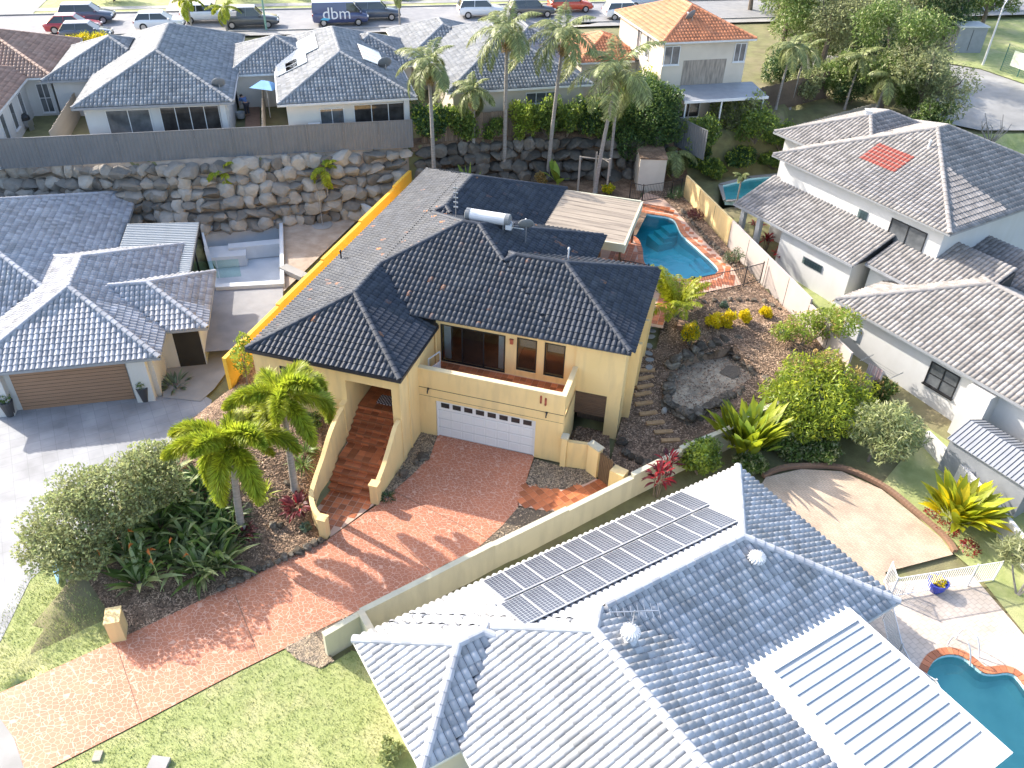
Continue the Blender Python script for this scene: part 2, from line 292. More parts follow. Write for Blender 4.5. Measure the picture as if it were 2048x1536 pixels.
K['grass'] = mat('lawn', (.34, .37, .15), (.25, .29, .10), scale=2.2, rough=.9, bump=.6, bscale=26, c3=(.48, .44, .24), s3=.7, amt3=.5)
K['blade'] = mat('grass_blade', (.36, .40, .15), (.28, .33, .11), scale=1.2, rough=.7, var=.5, trans=.3, c3=(.4, .36, .15), s3=.7, amt3=.4)
K['verge'] = mat('verge_ground', (.20, .20, .085), (.14, .13, .06), scale=1.5, rough=.9, bump=.4, bscale=14, c3=(.3, .24, .16), s3=.25, amt3=.5)
K['timber'] = mat('grey_timber', (.22, .165, .12), (.13, .095, .07), scale=4, rough=.8, var=.3, stretch=(6, 6, .6))
K['timber_pale'] = mat('pale_paling', (.52, .46, .39), (.40, .35, .29), scale=4, rough=.8, var=.25, stretch=(6, 6, .6))
K['slat'] = mat('brown_slat', (.21, .125, .075), (.14, .085, .055), scale=3, rough=.7, var=.25, stretch=(.6, 6, 6))
K['bamboo'] = mat('brushwood', (.33, .2, .1), (.18, .11, .06), scale=6, rough=.8, var=.4, stretch=(8, 8, .7))
K['colorbond'] = mat('grey_steel_fence', (.17, .175, .185), (.145, .15, .16), scale=1, rough=.5, c3=(.22, .22, .22), s3=.4, amt3=.3)
K['patio'] = mat('weathered_insulated_roof', (.36, .30, .235), (.28, .23, .18), scale=3, rough=.7, c3=(.16, .13, .105), s3=.8, amt3=.7, stretch=(.35, 4, 1))
K['alu'] = mat('aluminium_sheet', (.41, .435, .45), (.37, .395, .41), scale=1, rough=.55, c3=(.3, .315, .325), s3=.7, amt3=.5)
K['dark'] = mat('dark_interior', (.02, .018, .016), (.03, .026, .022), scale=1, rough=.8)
K['floor_in'] = mat('timber_floor', (.25, .1, .045), (.18, .07, .03), scale=2, rough=.4)
K['curtain'] = mat('curtain', (.72, .75, .8), (.66, .69, .75), scale=3, rough=.9, trans=.2)
K['glass'] = glassmat('window_glass'); K['fglass'] = glassmat('fence_glass', (.8, .93, .9))
K['tint'] = mat('tinted_pane', (.02, .018, .017), (.07, .065, .062), scale=1.3, rough=.06, spec=.7)
K['pane'] = mat('dark_window_pane', (.05, .055, .06), (.17, .18, .19), scale=1.1, rough=.05, spec=.8)  # paler noise blotches painted into the pane as reflections and curtains
K['gdoor'] = mat('white_door_panel', (.74, .73, .72), (.70, .69, .68), scale=1, rough=.45)
K['wooddoor'] = mat('timber_look_door', (.33, .2, .125), (.27, .16, .1), scale=3, rough=.5, stretch=(.4, 1, 9))
K['num'] = mat('terracotta_numeral', (.4, .1, .06), (.36, .09, .05), scale=5, rough=.5)
K['solar'] = brickmat('solar_cells', (.055, .062, .09), (.07, .078, .105), (.40, .42, .44), .129, .131, rough=.2, gw=.006, off=0)
K['solar2'] = mat('solar_glass', (.30, .33, .38), (.26, .29, .34), scale=2, rough=.12)
K['poolwall'] = mat('pool_plaster', (.62, .86, .88), (.46, .74, .78), scale=1.1, rough=.7)
K['shell'] = mat('pool_shell_concrete', (.62, .64, .66), (.54, .56, .58), scale=1.2, rough=.8, c3=(.45, .47, .5), s3=.5, amt3=.4)
K['water'] = watermat('pool_water', (.35, .80, .90)); K['water2'] = watermat('neighbour_pool_water', (.55, .88, .88))
K['paver'] = brickmat('sandy_paver', (.56, .43, .31), (.50, .37, .26), (.40, .31, .24), .23, .115, rot=.5)
K['paver2'] = brickmat('pale_paver', (.62, .53, .45), (.56, .47, .39), (.45, .38, .32), .24, .24, rot=.83, off=.5)
K['brick'] = mat('edging_brick', (.42, .25, .16), (.33, .19, .12), scale=4, rough=.8, var=.35)
K['trunk'] = mat('palm_trunk', (.34, .31, .28), (.24, .215, .19), scale=3, rough=.85, bump=.3, bscale=10, stretch=(1, 1, 6))
K['bark'] = mat('tree_bark', (.23, .185, .145), (.14, .11, .085), scale=4, rough=.9, bump=.4, bscale=12)
K['shaft'] = mat('crownshaft', (.24, .3, .1), (.3, .32, .14), scale=2, rough=.5)
K['lf_palm'] = leaf('foxtail_leaf', (.27, .36, .035), (.47, .49, .035), trans=.5)
K['lf_palm2'] = leaf('feather_palm_leaf', (.23, .28, .11), (.34, .37, .15), trans=.4)
K['lf_dry'] = leaf('dry_frond', (.42, .3, .13), (.32, .21, .09), trans=.2)
K['lf_dark'] = leaf('dark_glossy_leaf', (.04, .085, .03), (.08, .15, .045), trans=.25)
K['lf_mid'] = leaf('mid_green_leaf', (.11, .185, .045), (.18, .25, .06), trans=.35)
K['lf_bright'] = leaf('bright_green_leaf', (.22, .32, .045), (.34, .40, .06), trans=.4)
K['lf_yellow'] = leaf('yellow_leaf', (.80, .62, .015), (.66, .57, .02), trans=.45, var=.3)
K['lf_lime'] = leaf('lime_leaf', (.30, .36, .02), (.42, .42, .03), trans=.5, var=.35)
K['lf_red'] = leaf('crimson_leaf', (.42, .02, .03), (.2, .015, .02), trans=.35)
K['lf_maroon'] = leaf('maroon_leaf', (.16, .025, .03), (.07, .015, .02), trans=.25)
K['lf_olive'] = leaf('olive_leaf', (.24, .27, .13), (.33, .34, .17), trans=.35)
K['lf_pale'] = leaf('pale_green_leaf', (.33, .39, .17), (.42, .45, .20), trans=.4)
K['lf_blue'] = leaf('blue_green_leaf', (.12, .19, .13), (.18, .25, .17), trans=.3)
K['lf_tan'] = leaf('new_tan_leaf', (.42, .27, .1), (.34, .3, .1), trans=.4)
K['flower'] = mat('orange_flower', (.75, .22, .03), (.6, .16, .03), scale=4, rough=.6, var=.3)
K['blue_cloth'] = mat('blue_shade_cloth', (.2, .42, .68), (.16, .34, .6), scale=2, rough=.8)
K['bluepot'] = mat('blue_glazed_pot', (.03, .05, .36), (.04, .06, .42), scale=2, rough=.15)
K['darkpot'] = mat('charcoal_pot', (.05, .05, .055), (.065, .065, .07), scale=2, rough=.5)
K['mat_pat'] = brickmat('doormat_weave', (.7, .62, .63), (.66, .58, .6), (.035, .02, .025), .11, .11, rot=.785, gw=.018, off=0)
K['rubber'] = mat('tyre_rubber', (.02, .02, .02), (.03, .03, .03), scale=4, rough=.9)
K['rim'] = mat('alloy_rim', (.5, .5, .52), (.42, .42, .44), scale=4, rough=.3, metal=.7)
K['carglass'] = mat('car_glass', (.02, .025, .03), (.03, .035, .04), scale=1, rough=.05, spec=.8)
K['lamp_w'] = mat('headlamp', (.75, .76, .78), (.7, .7, .72), scale=4, rough=.1); K['lamp_r'] = mat('tail_lamp', (.4, .01, .01), (.3, .01, .01), scale=4, rough=.2)
K['green_fence'] = mat('green_mesh_fence', (.05, .15, .11), (.04, .12, .09), scale=3, rough=.6)
K['banner'] = mat('banner_cloth', (.7, .72, .68), (.5, .6, .4), scale=.5, rough=.7)
K['skin'] = mat('skin', (.45, .27, .19), (.4, .24, .17), scale=4, rough=.6)
K['shirt'] = mat('blue_shirt', (.12, .2, .42), (.1, .17, .36), scale=4, rough=.9)
K['pants'] = mat('dark_trousers', (.06, .06, .075), (.05, .05, .06), scale=4, rough=.9); K['hair'] = mat('dark_hair', (.03, .022, .016), (.02, .016, .012), scale=8, rough=.7)
def paint(name, c): return mat(name, c, tuple(v*.95 for v in c), scale=.5, rough=.3, coat=.8)
# ======================================================= GROUND
from mathutils.geometry import delaunay_2d_cdt
POOLS = []          # (polygon, drop) where the ground sheet makes room for a basin
def axis(a, b, fa, fb, fine, coarse):
    return np.unique(np.concatenate([np.arange(a, fa, coarse), np.arange(fa, fb, fine), np.arange(fb, b+coarse, coarse)]))
def px(*pts, off=0.): return [tuple(G(a, b, off)[:2]) for a, b in pts]
def patch(name, poly, mt, off=.03, res=.6, holes=(), parent=None, kind='structure', zfun=None):
    bd = []; ed = []
    def ring(pl):
        s0 = len(bd)
        for i, p in enumerate(pl):
            q = pl[(i+1) % len(pl)]; n = max(1, int(math.hypot(q[0]-p[0], q[1]-p[1])/res))
            for k in range(n): bd.append((p[0]+(q[0]-p[0])*k/n, p[1]+(q[1]-p[1])*k/n))
        for k in range(s0, len(bd)): ed.append((k, k+1 if k+1 < len(bd) else s0))
    ring(poly)
    for h in holes: ring(h)
    A = np.array(poly); xs = np.arange(A[:, 0].min(), A[:, 0].max(), res); ys = np.arange(A[:, 1].min(), A[:, 1].max(), res)
    gx, gy = np.meshgrid(xs, ys); gx = gx.ravel()+nr.uniform(-.1, .1, gx.size)*res; gy = gy.ravel()+nr.uniform(-.1, .1, gy.size)*res
    k = inpoly(gx, gy, A)
    pts = [Vector(p) for p in bd]+[Vector(p) for p in zip(gx[k], gy[k])]
    r = delaunay_2d_cdt(pts, ed, [], 0, 1e-5); V = np.array([tuple(v) for v in r[0]]); Fs = np.array([f for f in r[2] if len(f) == 3])
    c = V[Fs].mean(1); keep = inpoly(c[:, 0], c[:, 1], A)
    for h in holes: keep &= ~inpoly(c[:, 0], c[:, 1], np.array(h))
    z = (zfun(V[:, 0], V[:, 1]) if zfun else T(V[:, 0], V[:, 1]))+off
    o = link(name, fast(name, np.c_[V, z], Fs[keep]), mt, parent, smooth=True)
    if kind and not parent: o['kind'] = kind
    return o
def scatter(name, poly, n, mt, size, off=.05, flat=.35, holes=(), label=None, cat=None, elong=2.2):
    """many small loose chips / pebbles lying on the ground, one mesh"""
    A = np.array(poly); x = nr.uniform(A[:, 0].min(), A[:, 0].max(), n*3); y = nr.uniform(A[:, 1].min(), A[:, 1].max(), n*3); k = inpoly(x, y, A)
    for h in holes: k &= ~inpoly(x, y, np.array(h))
    x = x[k][:n]; y = y[k][:n]; n = len(x); z = T(x, y)+off
    s = size*nr.uniform(.5, 1.5, n); a = nr.uniform(0, 6.28, n); e = nr.uniform(1, elong, n); t1 = nr.uniform(-flat, flat, n); t2 = nr.uniform(-flat, flat, n)
    ux = np.c_[np.cos(a), np.sin(a), t1]*(s*e)[:, None]; uy = np.c_[-np.sin(a), np.cos(a), t2]*s[:, None]; c = np.c_[x, y, z]
    V = np.stack([c-ux, c-uy*.8-np.array([0, 0, .0]), c+ux, c+uy*.8, c+np.array([0, 0, 1])*(s*.6)[:, None]], 1).reshape(-1, 3)
    b = np.arange(n)[:, None]*5; F = np.concatenate([b+np.array([0, 1, 4]), b+np.array([1, 2, 4]), b+np.array([2, 3, 4]), b+np.array([3, 0, 4])])
    o = link(name, fast(name, V, F, np.tile(nr.random(n), 4)), mt); stuff(o)
    tag(o, label, cat); return o
# pool outlines (place coordinates)
POOL_A = [tuple(p) for p in catmull([(5.3, 23.5), (6.4, 23.45), (7.9, 23.25), (8.75, 21.2), (10.1, 19.3), (11.45, 17.1), (10.6, 15.75), (9.2, 15.2), (7.9, 15.5), (7.1, 16.5), (6.7, 18.2), (6.2, 19.5), (5.4, 20.3), (4.7, 22)], 5, True)]
POOL_E = px((1445, 372), (1500, 358), (1560, 352), (1600, 356), (1600, 402), (1530, 400), (1450, 408))
BRA = rad(47.6); BRO = np.array([2.22, -13.51])
def br(u, w_, z=0.): return (BRO[0]+u*math.cos(BRA)+w_*math.sin(BRA), BRO[1]+u*math.sin(BRA)-w_*math.cos(BRA), z)
_pb = [(1862, 1330), (1890, 1312), (1925, 1316), (1962, 1345), (1985, 1350), (2025, 1350), (2060, 1390), (2140, 1480), (2120, 1640), (2000, 1640), (1940, 1480), (1858, 1375)]
POOL_B = [tuple(p) for p in catmull([P(a, b, -.1)[:2] for a, b in _pb], 4, True)]
LHA = rad(29.0)
def lh(o, a, u, v): return (o[0]+u*math.cos(a)-v*math.sin(a), o[1]+u*math.sin(a)+v*math.cos(a))
SHELL = [tuple(P(a, b, .7)[:2]) for a, b in ((405, 462), (560, 448), (562, 568), (438, 575))]
for pl in (POOL_A, POOL_E, POOL_B, SHELL): POOLS.append(np.array(pl))
def grow(pl, d):
    A = np.array(pl); c = A.mean(0); v = A-c; return c+v*(1+d/np.linalg.norm(v, axis=1))[:, None]
gx = axis(-420, 420, -34, 34, .5, 6); gy = axis(-120, 700, -26, 50, .5, 6); X, Y = np.meshgrid(gx, gy); Z = T(X, Y)-.14
for pl in POOLS: Z = np.where(inpoly(X, Y, grow(pl, .12)), Z-2.4, Z)
Z = np.where(inpoly(X, Y, grow(PIT, .75)), np.minimum(Z, .55), Z)
nx, ny = len(gx), len(gy); idx = np.arange(nx*ny).reshape(ny, nx)
F = np.stack([idx[:-1, :-1], idx[:-1, 1:], idx[1:, 1:], idx[1:, :-1]], -1).reshape(-1, 4)
struct(link('ground', fast('ground', np.c_[X.ravel(), Y.ravel(), Z.ravel()], F), K['verge'], smooth=True))

DRIVE = px((876, 869), (861, 911), (825, 949), (787, 982), (758, 1007), (751, 1012), (660, 1076), (652, 1082), (530, 1139), (235, 1280), (0, 1386))+[(-12.2, -19.4), (-14.5, -23.5), (-9.0, -24), (-7.9, -21.6), (-7.4, -20.5)]+px((103, 1536), (287, 1442), (480, 1341), (574, 1295), (642, 1258), (834, 1165), (888, 1130), (951, 1100), (1006, 1050), (1036, 1015), (1058, 944), (1068.5, 912))
struct(patch('driveway', DRIVE, K['drive'], .012, .8, zfun=lambda x, y: x*0))
# saw-cut joints in the drive
for q, (a, b) in enumerate((((787, 982), (985, 1082)), ((565, 1145), (690, 1228)), ((232, 1288), (283, 1441)), ((745, 1038), (860, 1140)), ((470, 1190), (520, 1318)))):
    A_, B_ = P(*a, .016), P(*b, .016); o = struct(link('drive_joint', MB().bar(A_, B_, .02, .004), K['gravel']))
struct(patch('street_kerb', [(-9.6, -17.75), (-8.64, -18.22), (-7.64, -18.68), (-6.64, -19.38), (-5.6, -20.6), (-5.2, -23), (-9, -26), (-16, -26), (-16, -19)], K['concrete'], .02, .8, zfun=lambda x, y: x*0))
LAWN_F = px((103, 1537), (287, 1443), (480, 1342), (574, 1296), (600, 1318), (650, 1333), (705, 1300))+[(3.3, -12.6), (9, -17), (9, -28), (-8, -28), (-7.4, -20.5)]
struct(patch('front_lawn', LAWN_F, K['grass'], -.02, .7, zfun=lambda x, y: x*0))
LAWN_L = px((0, 1384), (120, 1333), (234, 1279), (222, 1240), (205, 1205), (150, 1160), (92, 1118), (70, 1128), (14, 1208), (-25, 1280))+[(-13.2, -18.5)]
struct(patch('side_lawn', LAWN_L, K['grass'], -.02, .6, zfun=lambda x, y: x*0))
def blades(name, poly, n, label, h=.07):
    A = np.array(poly); x = nr.uniform(A[:, 0].min(), A[:, 0].max(), n*3); y = nr.uniform(A[:, 1].min(), A[:, 1].max(), n*3); k = inpoly(x, y, A); x = x[k][:n]; y = y[k][:n]; n = len(x)
    a = nr.uniform(0, 6.28, n); hh = h*nr.uniform(.5, 1.4, n); wd = .012*nr.uniform(.7, 1.6, n)*(h/.07); l = hh*nr.uniform(.2, 1., n); b = nr.uniform(0, 6.28, n); c = np.c_[x, y, T(x, y)-.03]
    d = np.c_[np.cos(a), np.sin(a), a*0]*wd[:, None]; t = np.c_[np.cos(b)*l, np.sin(b)*l, hh+.02]
    V = np.stack([c-d, c+d, c+t], 1).reshape(-1, 3); F = np.arange(3*n).reshape(-1, 3)
    o = link(name, fast(name, V, F, nr.random(n)), K['blade']); stuff(o); tag(o, label, 'grass')
blades('lawn_grass', LAWN_F, 45000, 'short green grass of the front lawn below the pink driveway'); blades('verge_grass', LAWN_L, 5500, 'patchy grass between the pale driveway and the letterbox pillar')
LDRIVE = px((-60, 838), (0, 834), (55, 814.5), (277, 797), (400, 786), (424, 800), (390, 850), (345, 928), (330, 960), (240, 1040), (130, 1095), (60, 1160), (0, 1284))+[(-16, -19), (-30, -20), (-30, -8)]
struct(patch('pale_driveway', LDRIVE, K['conc_drive'], -.005, .9, zfun=lambda x, y: x*0))
# planted beds of the yellow house
FRONTBED = px((652, 1084), (530, 1141), (400, 1202), (236, 1279), (222, 1240), (205, 1205), (130, 1105), (240, 1042), (330, 962), (346, 930))+[(-11.5, -3.2), (-9.9, -1.5), (-9.9, 5), (-7.9, 5), (-7.9, -2.2), (-3.5, -2.2), (-3.45, -5.6), (-3.15, -6.5), (-2.5, -7.3)]
patch('front_mulch_bed', FRONTBED, K['mulch'], .0, .45)
scatter('mulch_chips', FRONTBED, 34000, K['chip'], .028, .02, label='tan bark chips mulching the sloping front palm bed', cat='mulch')
RIGHTBED = [(8.3, .6), (8.3, 8.4), (9.1, 8.4), (9.1, 13.2), (10.2, 13.3), (12.9, 15.6), (13.6, 16.6), (18.4, 9.2), (11.2, .95), (9.4, -1.4), (7.6, -.1), (6.1, -.2), (6.1, 2.4), (7.9, 2.4)]
patch('side_mulch_bed', RIGHTBED, K['mulch'], .0, .4, holes=[[tuple(q) for q in PIT]])
scatter('side_mulch_chips', RIGHTBED, 28000, K['chip'], .032, .02, holes=[PIT], label='grey and tan bark chips covering the terraced side garden', cat='mulch')
patch('sand_pit', [tuple(q) for q in grow(PIT, .15)], K['sand'], .0, .35, zfun=lambda x, y: x*0+1.15+.05*np.sin(x*2.1)*np.cos(y*1.7))
_pg = grow(PIT, .12); _n2 = len(_pg); link('pit_bank', MB().add([(p[0], p[1], .2) for p in _pg]+[(p[0], p[1], float(T(p[0]+(p[0]-12.2)*.12, p[1]+(p[1]-6.9)*.12))+.02) for p in _pg], [(i, (i+1) % _n2, _n2+(i+1) % _n2, _n2+i) for i in range(_n2)]), K['mulch'])['kind'] = 'structure'
scatter('pit_litter', [tuple(q) for q in PIT], 1500, K['chip'], .03, .06, label='scattered bark litter on the brown sand pit', cat='litter')
patch('dark_soil', [tuple(P(a, b, 1.2)[:2]) for a, b in ((1438, 746), (1455, 731), (1478, 733), (1482, 748), (1466, 758))], K['gravel'], .0, .3, zfun=lambda x, y: x*0+1.225)
for nm_, xa, xb in (('boulder_bank', -38, -10.1), ('rear_bank', -9.9, 8)):
    _xs = np.linspace(xa, xb, 22); _ln = [(x, float(np.interp(x, RX, RY))) for x in _xs]; patch(nm_, [(x+.25, y-.5) for x, y in _ln]+[(x-1.05, y+1.95) for x, y in _ln[::-1]], K['dirt'] if xa < -20 else K['mulch'], -.02, .45)
BED1 = px((1068.5, 918), (1121, 934), (1176, 941), (1192, 956), (1170, 967), (1125, 979), (1085, 977), (1052, 968)); BED2 = px((1034, 1013), (1084, 1022), (1131, 1023), (1137, 1030), (985, 1102), (700, 1238), (640, 1300), (628, 1265), (642, 1259), (834, 1166), (888, 1131), (951, 1101), (1006, 1051))
BED4 = px((570, 1297), (628, 1264), (645, 1290), (668, 1322), (640, 1336), (598, 1320))
BED3 = px((875, 868), (861, 911), (825, 949), (787, 982), (760, 1004), (757, 992))+[(-.83, -3.), (-.83, -.1), (-.05, -.1)]
for nm, bd_, lb in (('garage_gravel_bed', BED1, 'brown pebbles in the bed between garage and tiled path'), ('wall_gravel_bed', BED2, 'river pebbles along the foot of the cream front wall'), ('corner_gravel_bed', BED4, 'pale pebbles at the low end of the cream boundary wall'), ('entry_gravel_bed', BED3, 'dark pebbles between the entry wall and the driveway')):
    patch(nm, bd_, K['gravel'], .006, .4, zfun=lambda x, y: x*0); scatter(nm.replace('_bed', ''), bd_, 2600, K['pebble'], .035, .02, label=lb, cat='pebbles', elong=1.5)
BACKBED = [(-9.8, 19.8), (1.2, 19.9), (6.0, 20.), (6.2, 24.3), (5.3, 24.6), (5.2, 27), (7.0, 28.2), (8.2, 30.5), (4.4, 29.3), (-4.8, 25.5), (-9.8, 21.6)]
patch('rear_garden_bed', BACKBED, K['mulch'], .0, .5)
POOLBED = [(5.6, 26.9), (6.7, 26.5), (7.9, 24.7), (9.4, 21.9), (10.4, 20.4), (12.3, 17.5), (12.95, 15.75), (13.6, 16.7), (8.2, 27.1), (7.6, 28.2), (6.2, 28)]
patch('pool_side_bed', POOLBED, K['mulch'], .01, .4); scatter('pool_bed_chips', POOLBED, 4500, K['chip'], .04, .03, label='leaf litter and bark beside the pool coping', cat='mulch')
struct(patch('pool_deck', [(1.3, 12.6), (8.5, 9.5), (9.2, 9.5), (9.2, 13.2), (10.15, 13.35), (12.9, 15.75), (12.3, 17.5), (10.4, 20.4), (9.4, 21.9), (7.9, 24.7), (6.7, 26.5), (5.5, 26.9), (5.1, 24.6), (1.3, 24.6)], K['terra_grout'], .012, .7, holes=[POOL_A], zfun=lambda x, y: x*0+2.2))
# neighbours' grounds
struct(patch('sandy_courtyard', [tuple(P(a, b, 0)[:2]) for a, b in ((1480, 1040), (1530, 960), (1600, 945), (1680, 950), (1760, 985), (1825, 1035), (1880, 1080), (1905, 1112), (1770, 1145), (1780, 1200), (1690, 1240), (1500, 1100))], K['paver'], .0, .8))
struct(patch('pool_paving', [tuple(P(a, b, -.05)[:2]) for a, b in ((1690, 1235), (1775, 1165), (1945, 1150), (2100, 1330), (2300, 1600), (2080, 1800), (1880, 1800), (1700, 1500), (1640, 1330))], K['paver2'], .0, .8, holes=[POOL_B], zfun=lambda x, y: x*0-.05))
struct(patch('court_lawn', [tuple(P(a, b, 0)[:2]) for a, b in ((1760, 975), (1850, 870), (2060, 1000), (2250, 1350), (2120, 1350), (1950, 1145), (1905, 1108), (1825, 1030))], K['grass'], -.02, .8))
struct(patch('side_strip_lawn', px((1590, 560), (1560, 480), (1600, 470), (1720, 640), (1705, 690), (1660, 650)), K['grass'], .0, .8))
YARD = [tuple(P(a, b, .7)[:2]) for a, b in ((395, 440), (720, 412), (735, 420), (560, 590), (430, 700), (405, 700), (430, 560))]
patch('neighbour_dirt_yard', YARD, K['dirt'], .0, .5, holes=[SHELL], zfun=lambda x, y: x*0+.7)
struct(patch('wet_slab', [tuple(P(a, b, .7)[:2]) for a, b in ((430, 575), (566, 570), (566, 600), (505, 665), (470, 700), (405, 705))], K['asphalt'], .03, .8, zfun=lambda x, y: x*0+.7))
struct(patch('side_path', [tuple(P(a, b, .1)[:2]) for a, b in ((395, 700), (460, 690), (450, 745), (428, 775), (400, 800), (325, 792), (320, 730))], K['concrete'], .0, .8, zfun=lambda x, y: x*0+.02))
# streets
def rz(x, y): return T(x, y)
SA = rad(29); SO = np.array([-46., 37.]); sdv = np.array([math.cos(SA), math.sin(SA)]); snv = np.array([-sdv[1], sdv[0]])
def st(u, v): q = SO+sdv*u+snv*v; return (q[0], q[1])
struct(patch('rear_street', [st(-60, -1.8), st(120, -1.8), st(120, 6.4), st(-60, 6.4)], K['asphalt'], .03, 2.5, zfun=lambda x, y: x*0+6))
for v0, v1, nm in ((-3.4, -2.0, 'near_footpath'), (8.0, 9.3, 'far_footpath')): struct(patch(nm, [st(-60, v0), st(120, v0), st(120, v1), st(-60, v1)], K['concrete'], .05, 2.5, zfun=lambda x, y: x*0+6))
struct(link('street_kerb_far', MB().bar((*st(-60, 6.5), 6.08), (*st(120, 6.5), 6.08), .2, .14), K['concrete'])); struct(link('street_kerb_near', MB().bar((*st(-60, -1.9), 6.08), (*st(120, -1.9), 6.08), .2, .14), K['concrete']))
struct(patch('far_verge', [st(-60, 6.6), st(120, 6.6), st(120, 26), st(-60, 26)], K['grass'], .02, 3, zfun=lambda x, y: x*0+6))
struct(patch('crossing_drive', [st(-12, 6.3), st(-7.5, 6.3), st(-7.5, 18), st(-12, 18)], K['concrete'], .06, 2, zfun=lambda x, y: x*0+6)); struct(patch('brick_drive', [st(4.5, 6.3), st(9, 6.3), st(9, 18), st(4.5, 18)], K['paver'], .06, 2, zfun=lambda x, y: x*0+6))
ROADR = px((1880, 245), (1845, 205), (1700, 150), (1560, 118), (1560, 90), (1750, 115), (1880, 128), (1960, 140), (2048, 170), (2200, 240), (2200, 330), (2048, 262), (1960, 262))
struct(patch('side_street', ROADR, K['concrete'], .06, 2)); struct(patch('park_verge', px((1960, 138), (2048, 168), (2200, 238), (2300, 200), (2200, 60), (1900, 0), (1850, 120)), K['grass'], .04, 2.5))
struct(patch('corner_lawn', px((1930, 270), (2048, 268), (2150, 300), (2150, 400), (2048, 350), (1960, 300)), K['grass'], .05, 2))
struct(patch('rear_side_path', [tuple(P(a, b, 5.4)[:2]) for a, b in ((490, 255), (520, 255), (517, 120), (498, 120))], K['brick'], .05, 1.2, zfun=lambda x, y: x*0+5.35))

# ======================================================= TILED ROOFS
TW, TG = .25, .34
PROF = np.array([(0, 0), (.045, .0), (.085, .038), (.165, .062), (.245, .038), (.285, .0)]); NP_ = len(PROF)
def tile_geo(tw=TW, tg=TG):
    sx = tw/.30; a = np.array([(p[0]*sx, -.03, p[1]+.047) for p in PROF]); b = np.array([(p[0]*sx, tg+.02, p[1]+.006) for p in PROF]); c = np.array([(p[0]*sx, -.03, -.005) for p in PROF])
    V = np.concatenate([a, b, c]); n = NP_
    F = [(i, i+1, n+i+1, n+i) for i in range(n-1)]+[(2*n+i, 2*n+i+1, i+1, i) for i in range(n-1)]
    return V, np.array(F)
def cap_geo(L=.40, r=.13):
    n = 7; V = []
    for y, rr, dz in ((-.02, r*1.08, .012), (L, r, 0)):
        for k in range(n):
            a = math.pi*k/(n-1); V.append((math.cos(a)*rr, y, math.sin(a)*rr*.85+dz-.035))
    F = [(i, i+1, n+i+1, n+i) for i in range(n-1)]; F.append(tuple(range(n))[::-1]); return V, F
def rect_h(rc, x, y):
    x0, x1, y0, y1, ze, t = rc; d = np.minimum(np.minimum(x-x0, x1-x), np.minimum(y-y0, y1-y)); return np.where(d >= 0, ze+d*t, -99.)
